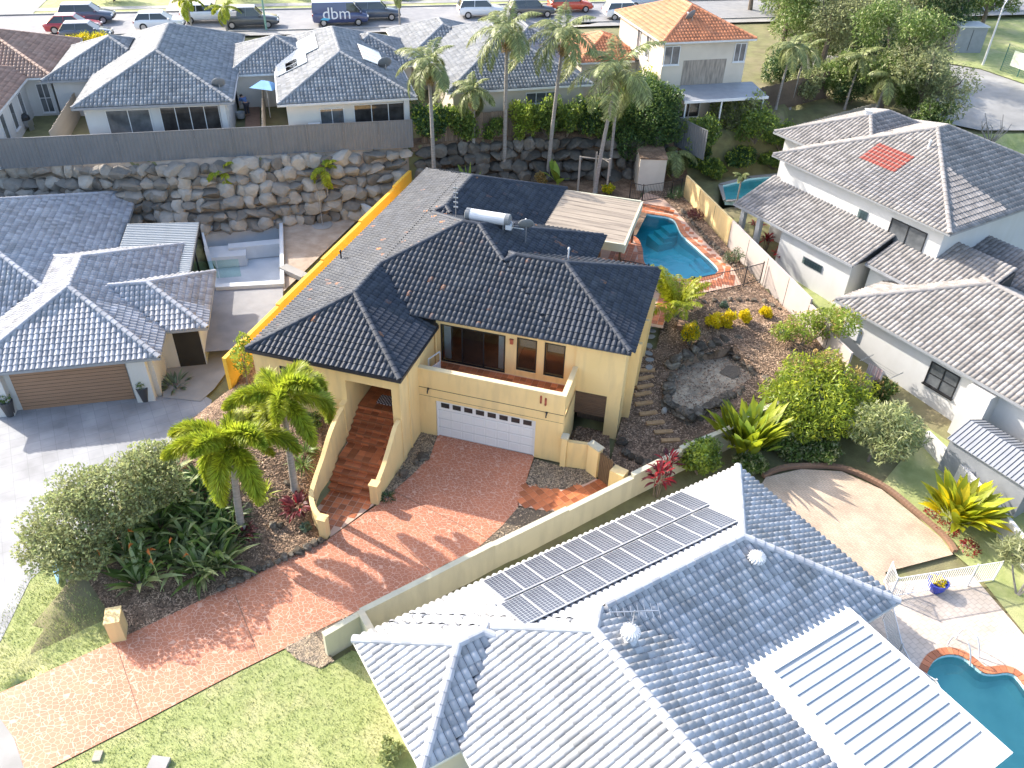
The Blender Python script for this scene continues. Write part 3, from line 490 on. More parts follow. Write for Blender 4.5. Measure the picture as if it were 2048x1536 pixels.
def hip_roof(root, rects, mt, cam_loc, pitch, ntiles=300, tw=TW, tg=TG, gut='ggutter', objcaps=False, only_stuff=False, gh=.13, capr=.13, skip=()):
    """rects = (x0,x1,y0,y1,eave z); overlapping hipped blocks, each tile laid on its slope"""
    t = math.tan(rad(pitch)); cp, sp = math.cos(rad(pitch)), math.sin(rad(pitch)); RC = [(*r[:4], r[4], t) for r in rects]; zref = min(r[4] for r in rects)
    Vt, Ft = tile_geo(tw, tg); und = MB(); allV = []; allF = []; allR = []; nv = 0; cand = []; planes = []
    def others(i, x, y, z, m_hi, coplanar=True):
        r = np.zeros(np.shape(x), bool)
        for j, rc in enumerate(RC):
            if j == i: continue
            h = rect_h(rc, x, y); r |= h > z+m_hi
            if coplanar and (j < i or coplanar == 2): r |= np.abs(h-z) < .04
        return r
    caplines = []
    for i, (x0, x1, y0, y1, ze, _) in enumerate(RC):
        Wd, Dp = x1-x0, y1-y0; h = min(Wd, Dp)/2; zr = ze+h*t
        if Wd >= Dp: ra, rb = (x0+h, y0+h), (x1-h, y0+h); ends = [((x0, y0), ra), ((x0, y1), ra), ((x1, y0), rb), ((x1, y1), rb)]
        else: ra, rb = (x0+h, y0+h), (x0+h, y1-h); ends = [((x0, y0), ra), ((x1, y0), ra), ((x0, y1), rb), ((x1, y1), rb)]
        for a, b in ends: caplines.append((i, (*a, ze), (*b, zr)))
        caplines.append((i, (*ra, zr), (*rb, zr)))
        for a, b, ln, full in (((x0, y0), (x1, y0), Wd, Wd <= Dp), ((x1, y0), (x1, y1), Dp, Dp <= Wd), ((x1, y1), (x0, y1), Wd, Wd <= Dp), ((x0, y1), (x0, y0), Dp, Dp <= Wd)):
            U = np.array([b[0]-a[0], b[1]-a[1], 0])/ln; I = np.array([-U[1], U[0], 0]); Vd = I*cp+np.array([0, 0, sp]); N = np.cross(U, Vd); O = np.array([*a, ze])
            hv = h/cp; poly = [(0, 0), (ln, 0), (ln/2, hv)] if full and abs(ln-2*h) < 1e-6 else [(0, 0), (ln, 0), (ln-h, hv), (h, hv)]
            und.add([O+U*p[0]+Vd*p[1]-N*.02 for p in poly], [tuple(range(len(poly)))])
            if i in skip: continue
            u0 = -(np.dot(O, U) % tw); v0 = -(((ze-zref)/sp) % tg)
            gu, gv = np.meshgrid(np.arange(u0, ln, tw), np.arange(v0, hv, tg)); gu = gu.ravel(); gv = gv.ravel()
            cu, cv = gu+tw/2, gv+tg/2
            ins = (cv < hv+tg) & (cu > cv*cp-.5) & (cu < ln-cv*cp+.5) & (cv > -.05); gu, gv, cu, cv = gu[ins], gv[ins], cu[ins], cv[ins]
            C = O+cu[:, None]*U+cv[:, None]*Vd
            ok = ~others(i, C[:, 0], C[:, 1], C[:, 2], .12); gu, gv, cu, cv, C = gu[ok], gv[ok], cu[ok], cv[ok], C[ok]
            if len(gu) == 0: continue
            rv = nr.random(len(gu)); single = np.zeros(len(gu), bool)
            if ntiles and not only_stuff:
                face = ((cam_loc-C)@N) > 0
                inner = (gu*1. > (gv+tg)*cp+.02) & (gu+tw < ln-(gv+tg)*cp-.02) & (gv+tg < hv) & (gv >= -.01)
                for du in (0, tw):
                    for dv in (0, tg):
                        Q = O+(gu+du)[:, None]*U+(gv+dv)[:, None]*Vd; inner &= ~others(i, Q[:, 0], Q[:, 1], Q[:, 2], -.02, False)
                inner &= face; dist = np.linalg.norm(C-cam_loc, axis=1)
                for k in np.nonzero(inner)[0]: cand.append((dist[k], len(planes), k))
            planes.append(dict(U=U, V=Vd, N=N, O=O, gu=gu, gv=gv, rv=rv, poly=poly, ln=ln, hv=hv, single=single))
    cand.sort(key=lambda c: c[0])
    for _, a, k in cand[:ntiles]: planes[a]['single'][k] = True
    roof = link('roof', und, K['under'], root)
    bases = []
    for q in range(6):
        me = D.meshes.new('tile'); me.from_pydata([tuple(v) for v in Vt], [], [tuple(map(int, f)) for f in Ft]); a = me.attributes.new('rnd', 'FLOAT', 'FACE'); a.data.foreach_set('value', np.full(len(Ft), (q+.5)/6 if q < 5 else .97, np.float32)); me.materials.append(mt); me.update(); bases.append(me)
    for pl in planes:
        U, Vd, N, O = pl['U'], pl['V'], pl['N'], pl['O']; R3 = np.stack([U, Vd, N], 1)
        for k in np.nonzero(pl['single'])[0]:
            r = pl['rv'][k]; o = D.objects.new('tile', bases[min(5, int(r*5)) if r < .93 else 5]); col.objects.link(o); o.parent = roof
            pos = O+U*pl['gu'][k]+Vd*pl['gv'][k]; M = Matrix.Identity(4)
            for a in range(3):
                M[a][3] = pos[a]
                for b in range(3): M[a][b] = R3[a][b]
            o.matrix_local = M
        keep = ~pl['single']; gu, gv, rv = pl['gu'][keep], pl['gv'][keep], pl['rv'][keep]; n = len(gu)
        if n == 0: continue
        base = O+gu[:, None]*U+gv[:, None]*Vd; V = (base[:, None, :]+(Vt@R3.T)[None]).reshape(-1, 3); F = (np.arange(n)[:, None, None]*len(Vt)+Ft[None]).reshape(-1, 4); rr = np.repeat(rv, len(Ft))
        # clip at the hips
        bm = bmesh.new(); tmp = fast('t', V, F, rr); bm.from_mesh(tmp); D.meshes.remove(tmp); P3 = [O+U*p[0]+Vd*p[1] for p in pl['poly']]
        for q in range(1, len(P3)):
            a, b = P3[q], P3[(q+1) % len(P3)]; e = b-a
            if np.linalg.norm(e) < .01: continue
            nrm = np.cross(e, N)
            bmesh.ops.bisect_plane(bm, geom=bm.verts[:]+bm.edges[:]+bm.faces[:], plane_co=a, plane_no=nrm, clear_outer=True, dist=1e-4)
        bmesh.ops.triangulate(bm, faces=bm.faces[:]); tmp = D.meshes.new('t'); bm.to_mesh(tmp); bm.free()
        v = np.zeros(len(tmp.vertices)*3, np.float32); tmp.vertices.foreach_get('co', v); f = np.zeros(len(tmp.polygons)*3, np.int32); tmp.polygons.foreach_get('vertices', f); r_ = np.zeros(len(tmp.polygons), np.float32)
        if 'rnd' in tmp.attributes: tmp.attributes['rnd'].data.foreach_get('value', r_)
        allV.append(v.reshape(-1, 3)); allF.append(f.reshape(-1, 3)+nv); allR.append(r_); nv += len(tmp.vertices); D.meshes.remove(tmp)
    if allV: stuff(link('tile_field', fast('tile_field', np.concatenate(allV), np.concatenate(allF), np.concatenate(allR)), mt, roof))
    # ridge and hip caps
    cv_, cf_ = cap_geo(r=capr); cme = []
    for q in range(3):
        me = D.meshes.new('ridge_cap'); me.from_pydata(cv_, [], cf_); a = me.attributes.new('rnd', 'FLOAT', 'FACE'); a.data.foreach_set('value', np.full(len(cf_), (.3, .6, .8)[q], np.float32)); me.materials.append(mt); me.update(); cme.append(me)
    stv, stf = [], []; nsv = 0
    for i, a, b in caplines:
        a = Vector(a); b = Vector(b); d = b-a; L = d.length
        if L < .3 or i in skip: continue
        d.normalize(); sx = d.cross(Vector((0, 0, 1))).normalized(); up = sx.cross(d); n = int(L/.37)
        for k in range(n+1):
            p = a+d*min(k*.37, L-.37)+up*.045; mm = p+d*.2
            if others(i, np.array(mm.x), np.array(mm.y), np.array(mm.z-.045), .03, 2).any(): continue
            M = Matrix((( sx.x, d.x, up.x, p.x), (sx.y, d.y, up.y, p.y), (sx.z, d.z, up.z, p.z), (0, 0, 0, 1)))
            if objcaps: o = D.objects.new('ridge_cap', rnd.choice(cme)); col.objects.link(o); o.parent = roof; o.matrix_local = M
            else:
                stv += [tuple(M @ Vector(v)) for v in cv_]; stf += [tuple(q+nsv for q in f) for f in cf_]; nsv += len(cv_)
    if stv:
        me = D.meshes.new('ridge_caps'); me.from_pydata(stv, [], stf); at = me.attributes.new('rnd', 'FLOAT', 'FACE'); at.data.foreach_set('value', nr.random(len(stf)).astype(np.float32)); me.update(); stuff(link('ridge_caps', me, mt, roof))
    # gutters
    gb = MB()
    for i, (x0, x1, y0, y1, ze, _) in enumerate(RC):
        for (a, b) in (((x0, y0), (x1, y0)), ((x1, y0), (x1, y1)), ((x1, y1), (x0, y1)), ((x0, y1), (x0, y0))):
            L = math.hypot(b[0]-a[0], b[1]-a[1]); n = max(1, int(L/.25)); run = None
            for k in range(n+1):
                t0 = k/n; mx_, my_ = a[0]+(b[0]-a[0])*(k+.5)/n, a[1]+(b[1]-a[1])*(k+.5)/n
                vis = k < n and not any(float(rect_h(rc, np.array(mx_), np.array(my_))) > ze-.06 for j, rc in enumerate(RC) if j != i)
                if vis and run is None: run = t0
                if not vis and run is not None:
                    p0 = (a[0]+(b[0]-a[0])*run, a[1]+(b[1]-a[1])*run, ze-gh/2-.005*(i+1)); p1 = (a[0]+(b[0]-a[0])*t0, a[1]+(b[1]-a[1])*t0, ze-gh/2-.005*(i+1)); gb.bar(p0, p1, .13, gh, .05); run = None
    link('gutter', gb, K[gut], root)
    return roof
def to_local(o_xy, ang, p):
    d = np.array([p[0]-o_xy[0], p[1]-o_xy[1]]); return np.array([d[0]*math.cos(ang)+d[1]*math.sin(ang), -d[0]*math.sin(ang)+d[1]*math.cos(ang), p[2]])
def wall_open(mb, x0, x1, z0, z1, y0, y1, ops):
    """wall slab x0..x1, z0..z1, thickness y0..y1 with rectangular openings (xa,xb,za,zb)"""
    xs = sorted({x0, x1, *[o[0] for o in ops], *[o[1] for o in ops]}); 
    for a, b in zip(xs[:-1], xs[1:]):
        zs = [(z0, z1)]
        for o in ops:
            if o[0] <= a+1e-6 and o[1] >= b-1e-6:
                nz_ = []
                for p, q in zs:
                    if o[2] > p: nz_.append((p, min(q, o[2])))
                    if o[3] < q: nz_.append((max(p, o[3]), q))
                zs = nz_
        for p, q in zs:
            if q-p > 1e-4: mb.box(a, b, y0, y1, p, q)
def window(parent, c, w_, h_, ang, fr='wmetal', pane='pane', mull=1, sill=True, depth=.06, trans=0, name='window'):
    """framed window; c = centre on the wall face, ang = direction the window faces"""
    M = Matrix.Translation(c) @ Matrix.Rotation(ang+math.pi/2, 4, 'Z'); f = .05
    mb = MB(); mb.box(-w_/2-f, w_/2+f, -depth, .02, h_/2, h_/2+f); mb.box(-w_/2-f, w_/2+f, -depth, .02, -h_/2-f, -h_/2); mb.box(-w_/2-f, -w_/2, -depth, .02, -h_/2, h_/2); mb.box(w_/2, w_/2+f, -depth, .02, -h_/2, h_/2)
    for k in range(mull): x = -w_/2+w_*(k+1)/(mull+1); mb.box(x-.025, x+.025, -depth+.01, .015, -h_/2, h_/2)
    for k in range(trans): z = -h_/2+h_*(k+1)/(trans+1); mb.box(-w_/2, w_/2, -depth+.012, .014, z-.02, z+.02)
    if sill: mb.box(-w_/2-.1, w_/2+.1, -.12, .02, -h_/2-.12, -h_/2-f-.002)
    o = link(name, mb, K[fr], parent); o.matrix_local = M
    link('pane', MB().box(-w_/2, w_/2, -.02, .0, -h_/2, h_/2), K[pane], o); return o
# ======================================================= THE YELLOW HOUSE
H = thing('house', 'cream two-level house with charcoal tiled hip roof and white garage door', 'house', (0, 0, 0))
ZN, ZM = 4.8, 5.4
hip_roof(H, [(-8.04, -.70, -2.39, 19.7, ZN), (-6.59, 4.98, 2.01, 12.77, ZM), (-2., 8.39, 2.02, 9.94, ZM), (-8.04, 1.31, 6, 19.7, ZN)], K['roof'], CAM, 22.5, 300, gut='gutter', objcaps=True, gh=.16)
wb = MB()
# left wing with the entry recess
wall_open(wb, -7.9, -.83, 0, ZN-.02, -2.25, -2.03, [(-3.4, -1.2, 0, 4.05), (-6.6, -4.5, 2.75, 4.1)])
wb.box(-7.9, -7.7, -2.03, 19.5, 0, ZN-.03); wb.box(-1.2, -.83, -2.03, -1.6, 0, ZN-.05); wb.box(-1.03, -.83, -1.6, 2.3, 0, ZN-.03)
wb.box(-3.62, -3.4, -2.03, 1.6, 1.2, 4.6); wb.box(-3.4, -1.03, 1.4, 1.6, 1.2, 4.6)
wb.box(-7.7, 1.15, 19.3, 19.5, 1.5, ZN-.04); wb.box(.95, 1.15, 12.8, 19.3, 1.5, ZN-.05); wb.box(-7.7, -3.62, 3, 3.2, 1.5, ZN-.06)
# pilaster strip on the entry corner and lower plinth
wb.box(-.83, -.77, -2.31, -1.95, 0, ZN-.18); wb.box(-.83, -.79, -1.3, -1.18, 0, ZN-.18)
# garage block, balcony floor and parapet
wall_open(wb, -.83, 6.1, 0, 2.78, -.1, .12, [(-.02, 4.82, -.1, 2.16)])
wb.box(5.9, 6.1, .12, 2.45, 0, 2.6); wb.box(-.83, 6.1, -.1, .1, 2.81, 3.84); wb.box(5.92, 6.1, .1, 2.3, 2.81, 3.84)
wb.box(-.83, 6.1, .12, 2.3, 2.45, 2.66)
# upper front wall
wall_open(wb, -.83, 5.98, 2.66, ZM-.02, 2.3, 2.5, [(-.6, 2.6, 2.72, 4.82), (3.2, 4.08, 3.06, 4.82), (4.53, 5.42, 3.06, 4.82)])
wb.box(5.98, 8.25, 2.22, 2.44, 2.55, ZM-.02); wb.box(7.6, 8.25, 2.22, 2.6, -.1, 2.55); wb.box(8.05, 8.25, 2.44, 9.8, 0, ZM-.03); wb.box(7.2, 8.05, 9.6, 9.8, 1.8, ZM-.04)
wb.box(4.65, 4.85, 9.8, 12.6, 1.8, ZM-.05); wb.box(1.15, 4.65, 12.4, 12.6, 1.8, ZM-.06); wb.box(4.85, 7.2, 9.62, 9.82, 1.8, ZM-.05)
link('wall', wb, K['cream'], H)
for yb in (3.5, 5.6, 7.7): link('buttress', MB().add([(8.25, yb, 2.4), (8.25, yb+.18, 2.4), (8.25, yb+.18, 4.9), (8.25, yb, 4.9), (8.75, yb, 4.9), (8.75, yb+.18, 4.9), (8.6, yb, T(8.6, yb)), (8.6, yb+.18, T(8.6, yb)), (8.25, yb, T(8.6, yb)), (8.25, yb+.18, T(8.6, yb))], [(8, 6, 4, 3), (9, 2, 5, 7), (6, 7, 5, 4), (3, 4, 5, 2)]), K['cream'], H)
cp_ = MB(); cp_.box(-.83, 6.13, -.13, .13, 3.842, 3.9); cp_.box(5.89, 6.13, .13, 2.22, 3.842, 3.9); link('parapet_cap', cp_, mat('cream_cap_paint', (.78, .62, .36), (.7, .56, .33), scale=2, rough=.7), H)
jn = MB(); jn.box(-.82, 6.102, -.106, -.09, 2.782, 2.808); jn.box(-.82, 6.102, -.106, -.09, 2.33, 2.345); link('shadow_joint', jn, K['dark'], H)
ro = MB(); ro.box(-.8, 8.0, 2.5, 8, 2.55, 2.68); link('interior_floor', ro, K['floor_in'], H)
ri = MB(); ri.box(-.8, 8.0, 7.2, 7.3, 2.68, 5.5); ri.box(-.8, 8., 2.5, 7.3, 5.5, 5.56); ri.box(2.75, 2.85, 2.5, 7.2, 2.68, 5.5); link('interior_wall', ri, K['beige'], H)
# balcony tiles
bt = thing  # alias kept short
bf = link('balcony_floor', MB().box(-.83, 5.92, .1, 2.3, 2.661, 2.68), K['terra_grout'], H)
tm = []
for q in range(4):
    me = MB().box(0, .29, 0, .29, 0, .012).mesh('tile'); a = me.attributes.new('rnd', 'FLOAT', 'FACE'); a.data.foreach_set('value', np.full(6, (q+.5)/4, np.float32)); me.materials.append(K['terra']); tm.append(me)
def tile_at(parent, x, y, z, ang=0., s=1., name='tile'):
    o = D.objects.new(name, rnd.choice(tm)); col.objects.link(o); o.parent = parent; o.location = (x, y, z); o.rotation_euler = (0, 0, ang); o.scale = (s, s, 1); return o
for ix in range(22):
    for iy in range(7): tile_at(bf, -.8+ix*.303, .13+iy*.303, 2.681)
# glazed sliding door: frame, panes, curtains
gd = link('sliding_door', (lambda m_: (m_.box(-.6, 2.6, 2.28, 2.36, 4.77, 4.82), m_.box(-.6, 2.6, 2.28, 2.36, 2.72, 2.77), [m_.box(x-.03, x+.03, 2.28, 2.36, 2.77, 4.77) for x in (-.57, .47, 1.53, 2.57)], m_)[-1])(MB()), K['bmetal'], H)
for k in range(3): link('pane', MB().box(-.54+k*1.055, .44+k*1.055, 2.315, 2.325, 2.77, 4.77), K['glass'], gd)
sc_m = MB()
for k in range(60): sc_m.bar((.5+k*.0168*1., 2.305, 2.78), (.5+k*.0168, 2.305, 4.76), .004)
link('security_screen', sc_m, K['bmetal'], gd)
for xc, wd in ((-.35, .36), (2.35, .3)):
    cu = MB(); n = 14; vs = []
    for k in range(n+1):
        x = xc-wd/2+wd*k/n; y = 2.56+.035*math.sin(k*2.1); vs += [(x, y, 2.72), (x, y, 4.78)]
    cu.add(vs, [(2*k, 2*k+2, 2*k+3, 2*k+1) for k in range(n)]); link('curtain', cu, K['curtain'], gd)
for xc, wd in ((3.64, .88), (4.975, .89)):
    o = window(H, (xc, 2.34, 3.94), wd-.02, 1.74, -math.pi/2, 'bmetal', 'glass', 0, False, name='window')
    ms = MB()
    for k in range(26): ms.bar((xc-wd/2+.03+k*(wd-.06)/25, 2.315, 3.08), (xc-wd/2+.03+k*(wd-.06)/25, 2.315, 4.8), .004)
    q = link('security_screen', ms, K['bmetal'], H); link('sill', MB().box(xc-.5, xc+.5, 2.24, 2.3, 3.0, 3.055), K['cream'], H)
    link('blind', MB().box(xc-.42, xc+.42, 2.6, 2.61, 4.2, 4.8), K['pinkfence'], H)
window(H, (-5.55, -2.2, 3.43), 2.0, 1.25, -math.pi/2, 'bmetal', 'pane', 1, False); 
# garage door
g = link('garage_door', MB().box(0, 4.8, .0, .05, .01, 2.14), K['gdoor'], H)
pm = MB(); pm.add([(.03, 0, .03), (.53, 0, .03), (.53, 0, .45), (.03, 0, .45), (.055, -.018, .055), (.505, -.018, .055), (.505, -.018, .425), (.055, -.018, .425), (.1, -.006, .1), (.46, -.006, .1), (.46, -.006, .38), (.1, -.006, .38)],
        [(0, 1, 5, 4), (1, 2, 6, 5), (2, 3, 7, 6), (3, 0, 4, 7), (4, 5, 9, 8), (5, 6, 10, 9), (6, 7, 11, 10), (7, 4, 8, 11), (8, 9, 10, 11)])
pm_ = pm.mesh('panel'); pm_.materials.append(K['gdoor']); pw = MB().box(.1, .5, -.02, .0, .14, .4).mesh('pane'); pw.materials.append(K['tint'])
for r in range(4):
    for c in range(8):
        o = D.objects.new('panel' if r < 3 else 'pane', pm_ if r < 3 else pw); col.objects.link(o); o.parent = g; o.location = (.12+c*.57, -.002, .06+r*.52); 
    link('section_groove', MB().box(0, 4.8, -.004, .002, .055+r*.52-.03, .055+r*.52-.018), K['ggutter'], g)
jf = MB(); jf.box(-.0, .06, -.06, .05, 0, 2.16); jf.box(4.76, 4.82, -.06, .05, 0, 2.16); link('door_frame', jf, K['gdoor'], H)
for x, dz in ((5.0, .08), (5.22, 0)):
    n_ = MB(); n_.box(x-.045, x+.045, -.13, -.098, 3.2+dz, 3.55+dz)
    for sz in (3.2+dz, 3.55+dz): n_.add([(x+.045*math.cos(a), yy, sz+.045*math.sin(a)) for yy in (-.13, -.098) for a in np.linspace(0, 2*math.pi, 12, endpoint=False)], [tuple(range(12))[::-1], tuple(range(12, 24))]+[(k, (k+1) % 12, 12+(k+1) % 12, 12+k) for k in range(12)])
    link('house_numeral', n_, K['num'], H)['label'] = 'terracotta numeral one of the house number eleven'
for x in (-.35, 5.3):
    s_ = MB(); s_.box(x-.05, x+.05, -.14, -.1, 2.76, 2.83); s_.tube([(x, -.14, 2.78), (x, -.24, 2.7), (x, -.24, 2.6)], .035, 8); link('wall_spotlight', s_, K['bmetal'], H)
wl = MB(); wl.box(2.83, 2.98, 2.22, 2.3, 4.45, 4.68); wl.box(2.81, 3.0, 2.2, 2.3, 4.68, 4.72); link('wall_lantern', wl, K['num'], H)
# slatted screen over the under-house opening
for k in range(13): link('slat', MB().box(6.1, 7.6, 2.27, 2.3, 1.25+k*.1, 1.335+k*.1), K['slat'], H)
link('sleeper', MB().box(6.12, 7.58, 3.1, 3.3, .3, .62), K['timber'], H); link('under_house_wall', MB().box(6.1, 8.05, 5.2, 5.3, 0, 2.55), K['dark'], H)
dp = MB(); dp.tube([(-.74, 2.0, .1), (-.74, 2.0, 4.6)], .045, 8); link('downpipe', dp, K['cream'], H)
# ---- roof fittings (own things)
def zt(x, y): return max(float(rect_h((*r, math.tan(rad(22.5))), np.array(x), np.array(y))) for r in ((-8.04, -.70, -2.39, 12, ZN), (-6.59, 4.98, 2.01, 12.77, ZM), (-2., 8.39, 2.02, 9.94, ZM), (-8.04, 1.31, 6, 19.7, ZN)))
hw = thing('solar_water_heater', 'horizontal grey solar hot water tank behind the charcoal roof ridge', 'water heater', (-.15, 8.1, zt(-.15, 8.1)))
tb = MB(); tb.tube([(-1.1, 0, .42), (-1.06, 0, .42), (1.06, 0, .42), (1.1, 0, .42)], [.2, .3, .3, .2], 20); link('tank', tb, K['tank'], hw, smooth=False)
for s in (-1, 1): e = MB(); e.tube([(s*.92, 0, .42), (s*1.14, 0, .42), (s*1.19, 0, .42)], [.315, .315, .22], 20); link('end_cap', e, K['dish'], hw)
e = MB(); e.box(-.9, -.82, -.2, .2, -.05, .2); e.box(.82, .9, -.2, .2, -.05, .2); link('cradle', e, K['steel'], hw)
e = MB(); e.add([(-1, .3, .02), (1, .3, .02), (1, 2.1, -.72), (-1, 2.1, -.72), (-1, .3, .1), (1, .3, .1), (1, 2.1, -.64), (-1, 2.1, -.64)], [(0, 3, 2, 1), (4, 5, 6, 7), (0, 1, 5, 4), (1, 2, 6, 5), (2, 3, 7, 6), (3, 0, 4, 7)]); link('collector', e, K['solar'], hw)
e = MB(); e.box(1.0, 1.3, -.28, .1, .02, .26); link('valve_box', e, K['wmetal'], hw); e = MB(); e.tube([(1.15, 0, .4), (1.3, -.1, .35), (1.35, -.1, .1), (1.8, .3, -.1)], .03, 6); link('pipe', e, K['steel'], hw)
def antenna(loc, h_, label, ang=0., boom=1.1, n=7, hm=True):
    a = thing('tv_antenna', label, 'antenna', loc, ang); m_ = MB(); m_.tube([(0, 0, -.2), (0, 0, h_)], .02, 6); link('mast', m_, K['steel'], a)
    m_ = MB(); m_.bar((-boom/2, 0, h_-.05), (boom/2, 0, h_-.05), .025) if hm else m_.bar((0, 0, h_-boom), (0, 0, h_), .03); link('boom', m_, K['steel'], a)
    for k in range(n):
        x = -boom/2+boom*k/(n-1); L = .25+.05*k; m_ = MB()
        if hm: m_.bar((x, -L/2, h_-.05), (x, L/2, h_-.05), .014)
        else: m_.box(-.12, .12, -.02, .02, h_-boom+boom*k/n, h_-boom+boom*k/n+.07)
        link('element', m_, K['steel'], a)
    return a
antenna((-1.9, 8.2, zt(-1.9, 8.2)), 1.9, 'panel antenna on a mast beside the hot water tank', 0, 1.25, 5, False)
def dish(loc, label, ang=0., r=.42, h_=1., m_='dish'):
    d = thing('satellite_dish', label, 'satellite dish', loc, ang); b = MB(); b.tube([(0, 0, -.15), (0, 0, h_)], .028, 8); link('pole', b, K['steel'], d)
    b = MB(); prof = [(.01, 0), (r*.5, .04), (r*.85, .11), (r, .16), (r, .18), (r*.85, .13), (r*.5, .06), (.01, .02)]; b.lathe((0, 0, 0), prof, 20); o = link('reflector', b, K[m_], d, smooth=True); o.location = (0, .05, h_); o.rotation_euler = (rad(-58), 0, 0)
    b = MB(); b.tube([(0, .05, h_), (0, r*.9, h_+.2)], .014, 6); b.box(-.035, .035, r*.85, r*.85+.12, h_+.15, h_+.25); link('feed_arm', b, K['wmetal'], d)
dish((1.9, 7.9, zt(1.9, 7.9)), 'small grey satellite dish on a short pole behind the charcoal ridge', rad(20), .4, .95)
def vent(loc, h_, label, m_='steel', r=.04): o = link('vent_pipe', MB().lathe((0, 0, -.15), [(r*1.8, 0), (r*1.8, .16), (r, .2), (r, h_+.15), (r*1.5, h_+.15), (r*1.5, h_+.25), (.005, h_+.3)], 10), K[m_]); o.location = loc; tag(o, label, 'vent pipe')
vent((4.2, 7.6, zt(4.2, 7.6)), .55, 'thin white vent pipe behind the front ridge of the charcoal roof', 'wmetal'); q = P(682, 513, 5.2); vent((q[0], q[1], zt(q[0], q[1])), .45, 'short dark vent pipe low on the sunlit side of the charcoal roof', 'bmetal')
# ---- flat patio cover
pc = thing('patio_cover', 'flat weathered beige patio roof on dark posts beside the pool', 'patio cover', (0, 0, 0))
pr = MB(); pr.add([(1.35, 13.4, 4.75), (6.1, 13.4, 4.62), (6.1, 19.4, 4.62), (1.35, 19.4, 4.75), (1.35, 13.4, 4.85), (6.1, 13.4, 4.72), (6.1, 19.4, 4.72), (1.35, 19.4, 4.85)], [(0, 3, 2, 1), (4, 5, 6, 7), (0, 1, 5, 4), (1, 2, 6, 5), (2, 3, 7, 6), (3, 0, 4, 7)]); link('roof_sheet', pr, K['patio'], pc)
pr = MB()
for k in range(10): y = 13.9+k*.58; pr.bar((1.4, y, 4.852), (6.05, y, 4.725), .03, .02)
link('sheet_rib', pr, K['patio'], pc)
pr = MB(); pr.box(6.1, 6.22, 13.28, 19.52, 4.25, 4.76); pr.box(1.35, 6.1, 13.28, 13.4, 4.3, 4.8); pr.box(1.35, 6.1, 19.4, 19.52, 4.3, 4.8); link('fascia', pr, K['fence_cream'], pc)
for x, y in ((5.9, 13.9), (5.9, 18.9), (4.75, 13.8)): link('post', MB().box(x-.06, x+.06, y-.06, y+.06, 2.2, 4.64), K['slat'], pc)
# ---- entry stairs
SW = thing('entry_stairs', 'terracotta tiled stairs with a landing rising to the entry', 'stairs', (0, 0, 0))
rs = .18; core = MB(); steps = []
def srow(y0, y1, z, xl0, xl1, xr0, xr1): core.add([(xl0, y0, 0), (xr0, y0, 0), (xr1, y1, 0), (xl1, y1, 0), (xl0, y0, z), (xr0, y0, z), (xr1, y1, z), (xl1, y1, z)], [(0, 3, 2, 1), (4, 5, 6, 7), (0, 1, 5, 4), (1, 2, 6, 5), (2, 3, 7, 6), (3, 0, 4, 7)]); steps.append((y0, y1, z, max(xl0, xl1), min(xr0, xr1)))
for k in range(4): srow(-5.05+k*.32, -4.73+k*.32, rs*(k+1), -3.3, -3.3, -1.02, -1.02)
srow(-3.77, -2.75, rs*5, -3.3, -3.35, -1.02, -1.1)
for k in range(5): srow(-2.75+k*.28, -2.47+k*.28, rs*(6+k), -3.38, -3.38, -1.22, -1.22)
srow(-1.35, 1.4, rs*11, -3.38, -3.38, -1.05, -1.05)
link('stair_body', core, K['terra_grout'], SW)
for y0, y1, z, xl, xr in steps:
    d_ = y1-y0; ny_ = max(1, round(d_/.32)); nx_ = 6; tw_ = (xr-xl)/nx_; ty = d_/ny_
    for iy in range(ny_):
        for ix in range(nx_): o = tile_at(SW, xl+ix*tw_+.006, y0+iy*ty-.012, z+.001); o.scale = ((tw_-.012)/.29, (ty-.006)/.29, 1)
    link('nosing', MB().box(xl, xr, y0-.035, y0+.03, z-.03, z+.018), K['coping'], SW)
    for ix in range(nx_): o = tile_at(SW, xl+ix*tw_+.006, y0-.002, z-rs+.012); o.scale = ((tw_-.012)/.29, (rs-.03)/.29, 1); o.rotation_euler = (rad(90), 0, 0)
PATH1 = [(-3.36, -5.6), (-3.33, -5.05), (-1.02, -5.05), (-.95, -5.28), (-1.9, -7.55), (-2.45, -7.35), (-3.2, -6.4)]
fp = struct(patch('entry_path', PATH1, K['terra_grout'], .014, .6, zfun=lambda x, y: x*0))
for ix in range(-3, 14):
    for iy in range(-3, 12):
        x = -3.3+ix*.32; y = -7.9+iy*.32
        if inpoly(x+.15, y+.15, np.array(PATH1)) and inpoly(np.array([x, x+.29, x, x+.29]), np.array([y, y, y+.29, y+.29]), grow(PATH1, .06)).all(): tile_at(fp, x, y, .015)
